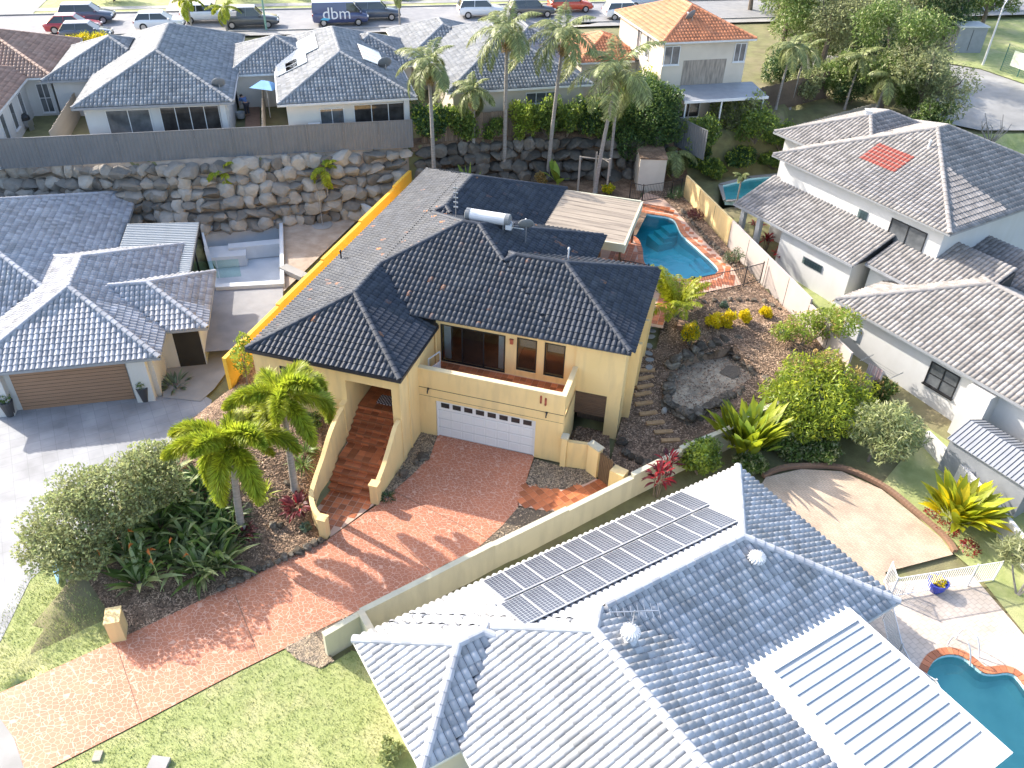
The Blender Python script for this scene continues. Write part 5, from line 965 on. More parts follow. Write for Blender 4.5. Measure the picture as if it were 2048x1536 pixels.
cl_ = thing('clothes_hoist', 'thin steel pole with a ring base in the dirt yard', 'clothes line', tuple(P(645, 450, .7))); link('pole', MB().tube([(0, 0, -.1), (0, 0, 2.3)], .03, 6), K['steel'], cl_); link('base_ring', MB().lathe((0, 0, 0), [(.7, 0), (.72, .03), (.6, .05), (.55, .02)], 16), K['concrete'], cl_)
for a, b in ((845, 595), (590, 605)):
    pass
tag(link('planter_slab', MB().obox(P(588, 545, .9), (1.0, .3, .15), rad(-20)), K['concrete']), 'concrete slab lying in the dirt yard by the yellow wall', 'slab')
for a, b, l in ((292, 800, 'tall charcoal pot with a small shrub right of the brown garage door'), (22, 830, 'tall charcoal pot with a small shrub left of the brown garage door')):
    q = P(a, b, 0); t_ = thing('plant_pot', l, 'plant pot', tuple(q)); link('pot', MB().lathe((0, 0, 0), [(.2, 0), (.24, .3), (.33, .85), (.3, .87), (.28, .8)], 14), K['darkpot'], t_); 
e = thing('letterbox_pillar', 'orange rendered letterbox pillar at the edge of the pink driveway', 'letterbox', tuple(P(240, 1268, 0)), rad(32)); link('pillar', MB().box(-.25, .25, -.35, .35, -.05, 1.05), K['cream'], e); link('cap', MB().box(-.27, .27, -.37, .37, 1.052, 1.1), K['cream'], e)
e = thing('garden_sign', 'small blue striped board on the lawn beside the round bush', 'sign', tuple(P(110, 1152, 0)), rad(-38)); link('board', MB().add([(-.55, 0, .05), (.55, 0, .05), (.55, .25, .75), (-.55, .25, .75), (-.55, .03, .05), (.55, .03, .05), (.55, .28, .75), (-.55, .28, .75)], [(0, 3, 2, 1), (4, 5, 6, 7), (0, 1, 5, 4), (1, 2, 6, 5), (2, 3, 7, 6), (3, 0, 4, 7)]), K['blue_cloth'], e); link('leg', MB().bar((0, .25, .7), (0, .5, 0), .04), K['steel'], e)
tag(link('timber_sleeper', MB().obox(P(150, 1172, .12), (.5, .12, .12), rad(-25)), K['timber_pale']), 'short weathered sleeper by the round bush', 'sleeper')
tag(link('meter_lid', MB().obox(P(139, 1195, .02), (.2, .28, .05), rad(15)), K['concrete']), 'grey concrete pit lid beside the blue striped board', 'pit lid'); tag(link('meter_lid', MB().obox(P(195, 1512, .02), (.13, .17, .04), rad(20)), K['timber_pale']), 'small tan pit lid in the front lawn', 'pit lid'); tag(link('meter_lid', MB().obox(P(318, 1528, .05), (.3, .22, .08), rad(10)), K['concrete']), 'white concrete pit lid at the lower edge of the front lawn', 'pit lid')
# --- lower right neighbour
BR = simple_house('house', 'large single-storey house with pale grey tiled roof and solar panels', tuple(BRO), BRA, -.3, [(2, 17.15, -8.05, 0, 2.6), (1.3, 10.9, -26, 0, 2.6), (0, 6, -5.1, 0, 2.6)], 'offwhite', 'roof_light', 22.5, .5, 300, 'wgutter', True, capr=.15)
for x in (-.1,): pass
for y in (-1.0, -3.2): window(BR, (.5, y, 1.4), 1.0, 1.2, math.pi, 'wmetal', 'pane', 0)
t22 = math.tan(rad(22.5)); slp = rad(22.5)
sm = MB().box(0, .815, 0, 1.62, 0, .04).mesh('frame'); sm.materials.append(K['wmetal']); cm = MB().box(.02, .795, .02, 1.6, .04, .046).mesh('cells'); cm.materials.append(K['solar'])
def solar(root_o, root_a, plane_o, plane_u, plane_v, u, v, label, group, fm=sm, c_=cm):
    """one panel lying on a roof slope (axes given in the house frame)"""
    N = np.cross(plane_u, plane_v); p = np.array(plane_o)+np.array(plane_u)*u+np.array(plane_v)*v+N*.12; R3 = np.stack([plane_u, plane_v, N], 1)
    M = Matrix.Identity(4)
    for a in range(3):
        M[a][3] = p[a]
        for b in range(3): M[a][b] = R3[a][b]
    o = D.objects.new('solar_panel', fm); col.objects.link(o); o.parent = root_o; o.matrix_local = M; q = D.objects.new('cells', c_); col.objects.link(q); q.parent = o
    return o
cs, sn = math.cos(slp), math.sin(slp); PO = (17.15, 0, 2.6); PU = (-1, 0, 0); PV = (0, -cs, sn)
for k in range(11): solar(BR, BRA, PO, PU, PV, 3.25+k*.832, .22, 'solar panel in the row nearest the gutter of the pale grey roof', 'solar panels on the pale grey roof')
for k in range(11): solar(BR, BRA, PO, PU, PV, 3.5+k*.832, 1.98, 'solar panel in the row nearest the ridge of the pale grey roof', 'solar panels on the pale grey roof')
for nm, r0 in (('a', .35), ('b', 2.0)): pass
def whirly(loc, label):
    t_ = thing('turbine_vent', label, 'roof vent', loc); link('base', MB().lathe((0, 0, -.25), [(.26, 0), (.24, .3), (.16, .34), (.16, .45)], 14), K['wmetal'], t_); m_ = MB(); prof = [(.16, .2), (.27, .28), (.31, .38), (.28, .48), (.15, .55), (.01, .57)]
    link('head', MB().lathe((0, 0, 0), [(r*.9, z) for r, z in prof], 16), K['wmetal'], t_)
    for k in range(18):
        a = 2*math.pi*k/18; vs = []
        for i, (r, z) in enumerate(prof[:-1]): aa = a+i*.14; vs += [(r*math.cos(aa), r*math.sin(aa), z), (r*1.06*math.cos(aa+.16), r*1.06*math.sin(aa+.16), z)]
        link('vane', MB().add(vs, [(2*i, 2*i+2, 2*i+3, 2*i+1) for i in range(len(prof)-2)]), K['wmetal'], t_)
q = P(1509, 1130, 3.7); whirly(tuple(q), 'white spinning roof vent near the hip of the pale grey roof'); q = P(1258, 1280, 4.3); whirly(tuple(q), 'white spinning roof vent beside the antenna on the pale grey roof')
q = P(1262, 1262, 4.5); antenna(tuple(q), 1.0, 'comb-shaped television antenna on the pale grey roof', rad(20), 1.5, 8)
cv = thing('patio_awning', 'white insulated patio awning with blue-grey ribs over the pool terrace', 'awning', (*BRO, 0), BRA); m_ = MB(); m_.box(10.5, 15.0, -12.9, -7.4, 2.78, 2.86); link('panel', m_, K['alu'], cv); fr_ = MB(); fr_.box(10.3, 15.15, -8.0, -7.3, 2.862, 2.93); fr_.box(10.3, 11.0, -12.9, -8.0, 2.862, 2.93); fr_.box(10.3, 15.15, -13.55, -12.9, 2.862, 2.93); fr_.box(14.98, 15.15, -12.9, -8.0, 2.862, 2.93); link('frame', fr_, K['wmetal'], cv)
for k in range(13): link('rib', MB().box(11.0, 14.98, -8.25-k*.365, -8.19-k*.365, 2.86, 2.9), mat('blue_grey_rib', (.36, .42, .52), (.33, .39, .48), rough=.5) if k == 0 else D.materials['blue_grey_rib'], cv)
for x, y in ((14.9, -7.6), (14.9, -13.3)): link('post', MB().box(x-.05, x+.05, y-.05, y+.05, -.2, 2.78), K['wmetal'], cv)
bar_fence('white_fence', [tuple(P(a, b, .0)[:2]) for a, b in ((1768, 1165), (1778, 1196), (1935, 1170), (1985, 1162))], 0, 1.2, K['wmetal'], 'white bar fence between the sandy courtyard and pool terrace', .1, .022, .05)
bar_fence('white_fence', [tuple(P(a, b, -.05)[:2]) for a, b in ((1765, 1240), (1785, 1330), (1805, 1370), (1850, 1400), (1870, 1440))], -.05, 1.2, K['wmetal'], 'white bar fence between the awning and the pool terrace', .1, .022, .05)
pb = pool('swimming_pool', 'pale turquoise neighbour pool with pink brick coping', POOL_B, -.05, 1.6, (-.5, -.5), 'water2', 'poolwall', .3, K['coping'])
e = thing('pool_handrail', 'white curved handrail at the steps of the turquoise pool', 'handrail', tuple(P(1895, 1290, 0)), rad(-40))
for y in (0, .55): link('rail', MB().tube(catmull([(0, y, 0), (.02, y, .5), (.2, y, .8), (.55, y, .75), (.8, y, .35), (.95, y, -.1)], 4), .028, 8), K['wmetal'], e)
e = thing('flower_pot', 'blue glazed pot of yellow flowers inside the white fence', 'flower pot', tuple(P(1869, 1180, -.05))); link('pot', MB().lathe((0, 0, 0), [(.22, 0), (.34, .25), (.36, .45), (.4, .48), (.4, .53), (.33, .53), (.32, .45)], 18), K['bluepot'], e); FP1 = e
# garden shed between court and right house
e = thing('garden_shed', 'grey ribbed metal shed beside the yellow ginger clump', 'shed', tuple(P(1985, 985, .1)), rad(-42)); m_ = MB(); m_.box(-2.2, 1.5, -1.0, 1.4, -.3, 2.0); link('wall', m_, K['ggutter'], e)
for s in (-1, 1): link('roof_sheet', MB().add([(-2.3, .2, 2.55), (1.6, .2, 2.55), (1.6, .2+s*1.35, 2.02), (-2.3, .2+s*1.35, 2.02), (-2.3, .2, 2.52), (1.6, .2, 2.52), (1.6, .2+s*1.35, 1.99), (-2.3, .2+s*1.35, 1.99)], [(0, 1, 2, 3), (4, 7, 6, 5), (2, 6, 7, 3)]), K['ggutter'], e)
for k in range(20):
    for s in (-1, 1): link('roof_rib', MB().bar((-2.25+k*.2, .2, 2.56), (-2.25+k*.2, .2+s*1.35, 2.03), .025, .02), K['gutter'], e)
wall_run('court_wall', [tuple(P(a, b, 0)[:2]) for a, b in ((1840, 900), (1900, 960), (1985, 1060), (2070, 1170))], [1.2, 1.2, 1.2], -.2, .16, K['white'], 'low white wall behind the ginger clump')
# brick edging of the courtyard
ed = thing('brick_edging', 'curved brick edging around the sandy courtyard', 'edging', (0, 0, 0)); C_ = catmull([P(a, b, 0)[:2] for a, b in ((1525, 958), (1560, 945), (1600, 941), (1680, 945), (1762, 980), (1828, 1030), (1885, 1078), (1908, 1108))], 11)
bk = MB().box(-.1, .1, -.1, .1, -.05, .16).mesh('brick'); bk.materials.append(K['brick'])
for i in range(0, len(C_)-1):
    d = C_[i+1]-C_[i]; o = D.objects.new('brick', bk); col.objects.link(o); o.parent = ed; o.location = (C_[i][0], C_[i][1], float(T(*C_[i]))); o.rotation_euler = (0, 0, math.atan2(d[1], d[0])); o.scale = (max(.4, np.linalg.norm(d)/.21), 1, 1)
# --- right neighbours
EA = rad(-42)
E2 = simple_house('house', 'white house with long warm-grey tiled roof beside the side lawn', (17.79, 13.34), EA, -.5, [(0, 24, 0, 10, 3.5)], 'white', 'roof_warm', 22.5, .55, 300, 'ggutter', True)
window(E2, (6.6, .55, 2.2), 1.5, 1.2, -math.pi/2, 'bmetal', 'pane', 1, True, trans=1); link('meter_box', MB().box(1.2, 1.6, .44, .55, 1.6, 2.4), K['wmetal'], E2); window(E2, (14, .55, 2.2), 1.8, 1.2, -math.pi/2, 'bmetal', 'pane', 1, True)
link('return_wall', MB().box(8.2, 9.4, -.3, .55, -.5, 3.2), K['white'], E2)
E1 = simple_house('house', 'tall white two-storey house with warm-grey hip roof and red patch', (13.38, 24.22), EA, .3, [(0, 12.5, 0, 13.5, 7.0), (-3, 5, 3.2, 13, 6.98)], 'white', 'roof_warm', 22.5, .55, 300, 'ggutter', True)
window(E1, (9.9, .55, 5.6), 2.2, 1.2, -math.pi/2, 'bmetal', 'pane', 1, True)
gb_ = MB().box(0, .19, 0, .08, 0, .19).mesh('glass_block'); gb_.materials.append(K['fglass'])
def glassblocks(root, x, y, z, nx_, nz_):
    f_ = link('block_window', MB().box(x-.03, x+.2*nx_+.03, y, y+.02, z-.03, z+.2*nz_+.03), K['ggutter'], root)
    for i in range(nx_):
        for k in range(nz_): o = D.objects.new('glass_block', gb_); col.objects.link(o); o.parent = f_; o.location = (x+.005+i*.2, y-.05, z+.005+k*.2)
glassblocks(E1, 6.6, .53, 4.7, 3, 6)
def lean(root, x0, x1, ylo, yhi, zlo, zhi, mt, hipl=True):
    und = MB(); L = x1-x0; run = yhi-ylo; h = (zhi-zlo); sl = math.hypot(run, h); cs_, sn_ = run/sl, h/sl
    link('lean_roof_deck', und.add([(x0, ylo, zlo-.04), (x1, ylo, zlo-.04), (x1, yhi, zhi-.04), (x0, yhi, zhi-.04), (x0, yhi, zlo-.04), (x1, yhi, zlo-.04)], [(0, 1, 2, 3), (0, 3, 4), (1, 5, 2), (0, 4, 5, 1)]), K['under'], root)
    Vt, Ft = tile_geo(); gu, gv = np.meshgrid(np.arange(0, L-.1, TW), np.arange(0, sl-.1, TG)); gu = gu.ravel(); gv = gv.ravel(); U = np.array([1., 0, 0]); Vd = np.array([0, cs_, sn_]); N = np.cross(U, Vd); O = np.array([x0, ylo, zlo]); n = len(gu)
    V = (O+gu[:, None]*U+gv[:, None]*Vd)[:, None, :]+(Vt@np.stack([U, Vd, N], 1).T)[None]; F = (np.arange(n)[:, None, None]*len(Vt)+Ft[None]).reshape(-1, 4)
    stuff(link('tile_field', fast('tile_field', V.reshape(-1, 3), F, np.repeat(nr.random(n), len(Ft))), mt, root)); link('gutter', MB().bar((x0, ylo-.05, zlo-.08), (x1, ylo-.05, zlo-.08), .12, .13), K['ggutter'], root)
lean(E1, -.2, 9.2, -2.4, .55, 4.2, 5.35, K['roof_warm']); link('lower_wall', MB().box(3.6, 8.9, -2.0, .5, .2, 4.2), K['white'], E1); glassblocks(E1, 5.6, -2.03, 2.6, 7, 2); link('porch_post', MB().box(.2, .5, -2.1, -1.8, .2, 4.2), K['white'], E1); link('porch_post', MB().box(1.6, 1.9, -2.1, -1.8, .2, 4.2), K['white'], E1)
lean(E1, 9.4, 15.5, -1.6, 2.0, 4.25, 5.65, K['roof_warm']); link('lower_wall', MB().box(9.5, 15.0, -1.2, 1.9, .2, 4.25), K['white'], E1)
lean(E1, 10.5, 17., 2.0, 5.2, 4.3, 5.4, K['roof_warm'])
# red replacement tiles on the upper roof
rp_ = link('patch_roof', MB().add([(4.5, 2.2, 7+2.2*t22-.05), (7.6, 2.2, 7+2.2*t22-.05), (7.6, 3.6, 7+3.6*t22-.05), (4.5, 3.6, 7+3.6*t22-.05)], [(0, 1, 2, 3)]), K['under'], E1); Vt, Ft = tile_geo(); me = D.meshes.new('red_tile'); me.from_pydata([tuple(v) for v in Vt], [], [tuple(map(int, f)) for f in Ft]); me.materials.append(K['red_patch'])
for i in range(10):
    for k in range(5):
        o = D.objects.new('red_tile', me); col.objects.link(o); o.parent = rp_; v = 2.2/cs+k*TG; M = Matrix(((1, 0, 0, 4.5+i*TW+.0), (0, cs, -sn, v*cs-sn*.02), (0, sn, cs, 7+v*sn+cs*.02), (0, 0, 0, 1))); o.matrix_local = M
def e1w(s_, e_, z): return (13.38+s_*math.cos(EA)-e_*math.sin(EA), 24.22+s_*math.sin(EA)+e_*math.cos(EA), z)
q = e1w(7.0, 4.7, 7+4.7*t22); vent(q, .35, 'white vent pipe with a pale flashing square on the warm-grey roof', 'wmetal', .06)
q = e1w(1.5, 6.2, 7+4.5*t22+.2); t_ = thing('roof_cowl', 'small white square cowl on the rear block of the warm-grey roof', 'roof vent', q); link('hood', MB().box(-.2, .2, -.2, .2, 0, .2), K['wmetal'], t_); link('lid', MB().box(-.26, .26, -.26, .26, .2, .24), K['wmetal'], t_)
pe = pool('swimming_pool', 'green-blue lagoon pool behind the two-storey white house', POOL_E, 2.25, 1.4, (.3, .6), 'water2', 'poolwall', .35, K['concrete'])
airer = thing('clothes_airer', 'wall-mounted clothes airer with a pink striped towel', 'clothes airer', tuple(P(1770, 730, 2.2)), EA); 
for k in range(4): link('line', MB().bar((-.9, -.15-.18*k, .0), (.9, -.15-.18*k, 0), .012), K['steel'], airer)
for s in (-.9, .9): link('arm', MB().bar((s, .25, 0), (s, -.8, 0), .03), K['steel'], airer)
vs = [(x, -.5+.02*math.sin(x*40), z) for x in np.linspace(-.55, .35, 12) for z in (-.95, .01)]; link('towel', MB().add(vs, [(2*i, 2*i+2, 2*i+3, 2*i+1) for i in range(11)]), brickmat('striped_towel', (.62, .42, .42), (.75, .68, .66), (.5, .3, .3), .12, 3., gw=.01), airer)
# --- rear row of houses
R2 = simple_house('house', 'pale rendered house with weathered grey hip roof behind the steel fence', (-29.5, 13.73), rad(28.8), 4.9, [(0, 9.75, 0, 17, 8.0), (-3.2, 5, 6.5, 15, 7.9)], 'white', 'roof_rear', 23, .5, 0, 'ggutter', False)
window(R2, (3.1, .5, 6.6), 2.6, 2.0, -math.pi/2, 'wmetal', 'pane', 1); window(R2, (6.9, .5, 6.6), 3.6, 2.1, -math.pi/2, 'wmetal', 'tint', 3, False); link('pier', MB().box(8.85, 9.2, .1, .5, 4.9, 7.85), K['white'], R2)
R3 = simple_house('house', 'grey rendered house with solar panels on both sides of its hip roof', (-17.97, 18.94), rad(31), 4.9, [(0, 9.06, 0, 16, 8.0), (-3.4, 4, 7.5, 15, 7.9), (4, 10.5, 8, 15, 7.92)], 'offwhite', 'roof_rear', 23, .5, 0, 'wgutter', False)
window(R3, (3.4, .5, 6.6), 1.5, 1.6, -math.pi/2, 'wmetal', 'pane', 1); window(R3, (6.6, .5, 6.5), 3.4, 2.1, -math.pi/2, 'wmetal', 'tint', 2, False); link('pier', MB().box(8.2, 8.56, .1, .5, 4.9, 7.85), K['white'], R3)
ac = thing('air_conditioner', 'white outdoor air conditioner unit on the grey rendered rear wall', 'air conditioner', (*lh((-17.97, 18.94), rad(31), 2.15, .1), 5.9), rad(31)); link('case', MB().box(-.4, .4, -.15, .15, 0, .75), K['wmetal'], ac); link('fan_grille', MB().tube([(-.1, -.155, .36), (-.1, -.17, .36)], .28, 16), K['ggutter'], ac)
ss = MB().box(0, 1.0, 0, 1.65, 0, .04).mesh('frame'); ss.materials.append(K['wmetal']); s2 = MB().box(.02, .98, .02, 1.63, .04, .046).mesh('cells'); s2.materials.append(K['solar2']); c23, n23 = math.cos(rad(23)), math.sin(rad(23))
for k in range(6): solar(R3, rad(31), (0, 16, 8.0), (0, -1, 0), (c23, 0, n23), 4.4+k*1.02, 1.9 if k < 4 else .9, 'pale solar panel on the sunny left slope of the rear grey roof', 'solar panels left of the rear ridge', ss, s2)
for k in range(4): solar(R3, rad(31), (0, 16, 8.0), (0, -1, 0), (c23, 0, n23), 6.4+k*1.02, .2, 'pale solar panel on the sunny left slope of the rear grey roof', 'solar panels left of the rear ridge', ss, s2)
for k in range(4): solar(R3, rad(31), (9.06, 0, 8.0), (0, 1, 0), (-c23, 0, n23), 4.6+k*1.02, 1.6, 'pale solar panel on the shaded right slope of the rear grey roof', 'solar panels right of the rear ridge', ss, s2)
R4 = simple_house('house', 'beige rendered house with grey hip roof behind the tall palms', (-8.65, 25.38), rad(32), 4.9, [(0, 10.6, 0, 15, 8.0), (-1.5, 6, 8.5, 18, 7.9), (5, 12.5, 6.5, 16, 7.92)], 'beige', 'roof_rear', 23, .5, 0, 'wgutter', False)
window(R4, (6.9, .5, 7.1), 2.2, .7, -math.pi/2, 'wmetal', 'pane', 2)
R5 = simple_house('house', 'beige two-storey house with orange tiled hip roof', (4.67, 32.91), rad(31), 4.6, [(0, 7.27, 0, 9.5, 10.8), (-4.5, 1.2, 4.5, 11, 8.4)], 'beige', 'roof_orange', 23, .35, 0, 'wgutter', False)
window(R5, (1.0, .35, 9.8), 1.1, 1.2, -math.pi/2, 'wmetal', 'pane', 1); window(R5, (6.35, .35, 9.8), .8, 1.2, -math.pi/2, 'wmetal', 'pane', 1); window(R5, (.35, 3.2, 9.7), .5, 1.5, math.pi, 'wmetal', 'pane', 0); window(R5, (.35, 5.0, 9.7), .5, 1.5, math.pi, 'wmetal', 'pane', 0); window(R5, (2.6, .35, 6.2), 2.4, 1.8, -math.pi/2, 'wmetal', 'tint', 2)
link('stained_panel', MB().box(2.0, 5.4, .33, .352, 7.6, 9.4), mat('stained_render', (.4, .34, .28), (.2, .17, .14), scale=3, rough=.9, stretch=(2.5, 1, .35)), R5)
e = thing('verandah_roof', 'grey flat verandah roof on white posts behind the orange-roofed house', 'verandah', (*lh((4.67, 32.91), rad(31), 1.2, -2.3), 0), rad(31)); link('sheet', MB().add([(0, 0, 7.3), (6.6, 0, 7.3), (6.6, 2.6, 7.6), (0, 2.6, 7.6), (0, 0, 7.36), (6.6, 0, 7.36), (6.6, 2.6, 7.66), (0, 2.6, 7.66)], [(0, 3, 2, 1), (4, 5, 6, 7), (0, 1, 5, 4), (1, 2, 6, 5), (2, 3, 7, 6), (3, 0, 4, 7)]), K['ggutter'], e); link('fascia', MB().bar((0, -.04, 7.3), (6.6, -.04, 7.3), .08, .18), K['wmetal'], e)
for x in (.2, 3, 6.3): link('post', MB().box(x-.05, x+.05, .05, .15, 4.5, 7.3), K['wmetal'], e)
dish((*lh((4.67, 32.91), rad(31), 3.0, 2.0), 11.6), 'dark satellite dish on the orange tiled roof', rad(60), .45, .35); dish((*lh((-29.5, 13.73), rad(28.8), 8.9, 1.6), 8.3), 'dark satellite dish on the corner of the rear grey roof left of the side path', rad(40), .45, .35); dish((*lh((-17.97, 18.94), rad(31), 7.6, 4.3), 8.7), 'dark satellite dish beside the solar panels of the rear grey roof', rad(40), .5, .35)
R1 = simple_house('house', 'white house with brown tiled roof at the end of the steel fence', (-33.2, 11.7), rad(29), 4.9, [(-11, 0, -2, 9, 8.0), (-11, 1.7, 7.0, 17, 8.0)], 'white', 'roof_brown', 23, .4, 0, 'wgutter', False)
for y in (1.2, 3.4, 5.6): window(R1, (-.4, y, 6.6), .8, 1.6, 0, 'wmetal', 'pane', 0)
for y in (9, 12): window(R1, (1.3, y, 6.8), .5, 1.4, 0, 'wmetal', 'pane', 0)
window(R1, (.7, 7.4, 6.5), .7, 1.9, -math.pi/2, 'wmetal', 'pane', 1, trans=1)
def paling(name, a, b, z0, z1, label, m_='timber_pale', hgt=1.8):
    a = np.array(a); b = np.array(b); L = np.linalg.norm(b-a); an = math.atan2(b[1]-a[1], b[0]-a[0]); t_ = thing(name, label, 'fence', (*a, z0), an); me = MB().box(0, .17, -.012, .012, 0, hgt).mesh('paling'); me.materials.append(K[m_]); me2 = MB().box(0, .17, -.012, .012, 0, hgt-.05).mesh('paling'); me2.materials.append(K[m_])
    for k in range(int(L/.185)): o = D.objects.new('paling', rnd.choice((me, me2))); col.objects.link(o); o.parent = t_; o.location = (k*.185, .0, (z1-z0)*k*.185/L)
    for hz in (.4, hgt-.4): link('rail', MB().bar((0, .035, hz), (L, .035, hz+z1-z0), .04, .08), K[m_], t_)
paling('side_fence', lh((-33.2, 11.7), rad(29), 2.6, -.4), lh((-33.2, 11.7), rad(29), 2.9, 14), 4.95, 5.4, 'pale timber side fence between the brown-roofed and grey-roofed houses')
paling('side_fence', lh((-17.97, 18.94), rad(31), -1.2, -.4), lh((-17.97, 18.94), rad(31), -1.0, 9), 5.0, 5.4, 'pale timber side fence beside the brick side path')
paling('side_fence', px((1545, 262))[0], px((1755, 228))[0], 3.0, 3.6, 'grey timber fence below the tall trees behind the lagoon pool', 'timber_pale', 1.8)
paling('side_fence', lh((4.67, 32.91), rad(31), 8.2, 1), lh((4.67, 32.91), rad(31), 17, 4), 4.6, 4.8, 'dark timber fence beside the orange-roofed house', 'timber', 2.2)
e = thing('shade_umbrella', 'pale blue shade umbrella beside the brick side path', 'umbrella', tuple(P(541, 235, 5.3))); link('pole', MB().tube([(0, 0, 0), (0, 0, 2.6)], .03, 6), K['wmetal'], e); link('canopy', MB().add([(-.9, -.7, 2.2), (.9, -.7, 2.2), (.9, .7, 2.2), (-.9, .7, 2.2), (-.3, 0, 2.6), (.3, 0, 2.6)], [(0, 1, 5, 4), (1, 2, 5), (2, 3, 4, 5), (3, 0, 4)]), K['blue_cloth'], e)
e = thing('gas_bottle', 'pair of white gas bottles against the grey rendered rear house', 'gas bottle', (*lh((-17.97, 18.94), rad(31), .3, .2), 5.0))
for k in range(2): link('bottle', MB().lathe((k*.4-.2, 0, 0), [(.17, 0), (.18, .1), (.18, 1.0), (.1, 1.15), (.05, 1.2)], 12), K['wmetal'], e)
e = thing('gas_bottle', 'grey gas bottles outside the long white house', 'gas bottle', tuple(P(1975, 860, .3)))
for k in range(2): link('bottle', MB().lathe((k*.42, .1*k, 0), [(.17, 0), (.18, .1), (.18, 1.0), (.1, 1.15), (.05, 1.2)], 12), K['ggutter'], e)
e = thing('kettle_barbecue', 'dark covered barbecue beside the brown-roofed house', 'barbecue', tuple(P(55, 262, 5.0))); link('stand', MB().box(-.5, .5, -.25, .25, .4, .8), K['steel'], e); link('hood', MB().lathe((0, 0, .8), [(.42, 0), (.4, .2), (.25, .36), (.01, .4)], 14), K['bmetal'], e)
for x in (-.45, .45): link('leg', MB().box(x-.03, x+.03, -.2, .2, 0, .4), K['steel'], e)
# person bending over in the side passage
def person(loc, ang):
    root = thing('person', 'person in a blue top bending over in the brick side passage', 'person', loc, ang)
    def skin(nm, vs, es, rr, mt, sub=2):
        me = D.meshes.new(nm); me.from_pydata(vs, es, []); me.materials.append(mt); o = D.objects.new(nm, me); col.objects.link(o); o.parent = root; s_ = o.modifiers.new('skin', 'SKIN'); o.modifiers.new('sub', 'SUBSURF').levels = sub; o.modifiers['sub'].render_levels = sub
        for i, r in enumerate(rr): me.skin_vertices[0].data[i].radius = (r, r)
        me.skin_vertices[0].data[0].use_root = True; return o
    v = [(0, 0, .9), (.18, 0, 1.08), (.38, 0, 1.2), (.46, 0, 1.25), (.56, 0, 1.27), (.36, .2, 1.18), (.44, .24, .92), (.55, .2, .7), (.36, -.2, 1.18), (.46, -.24, .92), (.58, -.2, .7), (0, .1, .85), (.06, .11, .47), (0, .11, .06), (.14, .11, .03), (0, -.1, .85), (.06, -.11, .47), (0, -.11, .06), (.14, -.11, .03), (.6, .19, .63), (.63, -.19, .63)]
    ed_ = [(0, 1), (1, 2), (2, 3), (3, 4), (2, 5), (5, 6), (6, 7), (7, 19), (2, 8), (8, 9), (9, 10), (10, 20), (0, 11), (11, 12), (12, 13), (13, 14), (0, 15), (15, 16), (16, 17), (17, 18)]
    skin('body', v, ed_, [.15, .15, .16, .06, .1, .07, .05, .04, .07, .05, .04, .1, .065, .045, .04, .1, .065, .045, .04, .03, .03], K['skin'])
    skin('shirt', [(.0, 0, .93), (.18, 0, 1.09), (.37, 0, 1.21), (.36, .2, 1.19), (.42, .235, 1.0), (.36, -.2, 1.19), (.43, -.235, 1.0)], [(0, 1), (1, 2), (2, 3), (3, 4), (2, 5), (5, 6)], [.17, .175, .18, .09, .07, .09, .07], K['shirt'])
    skin('trousers', [(0, 0, .9), (0, .1, .84), (.06, .11, .47), (0, .11, .14), (0, -.1, .84), (.06, -.11, .47), (0, -.11, .14)], [(0, 1), (1, 2), (2, 3), (0, 4), (4, 5), (5, 6)], [.165, .12, .085, .07, .12, .085, .07], K['pants'])
    link('hair', MB().lathe((.56, 0, 1.26), [(.1, 0), (.115, .06), (.09, .12), (.03, .15), (.005, .155)], 14), K['hair'], root, smooth=True)
q = P(496, 232, 5.35); person(tuple(q), rad(150))
e = thing('storage_box', 'pale blue tub beside the bending person', 'tub', tuple(P(482, 236, 5.35))); link('tub', MB().lathe((0, 0, 0), [(.25, 0), (.3, .4), (.33, .42), (.28, .42), (.26, .1)], 12), K['alu'], e)
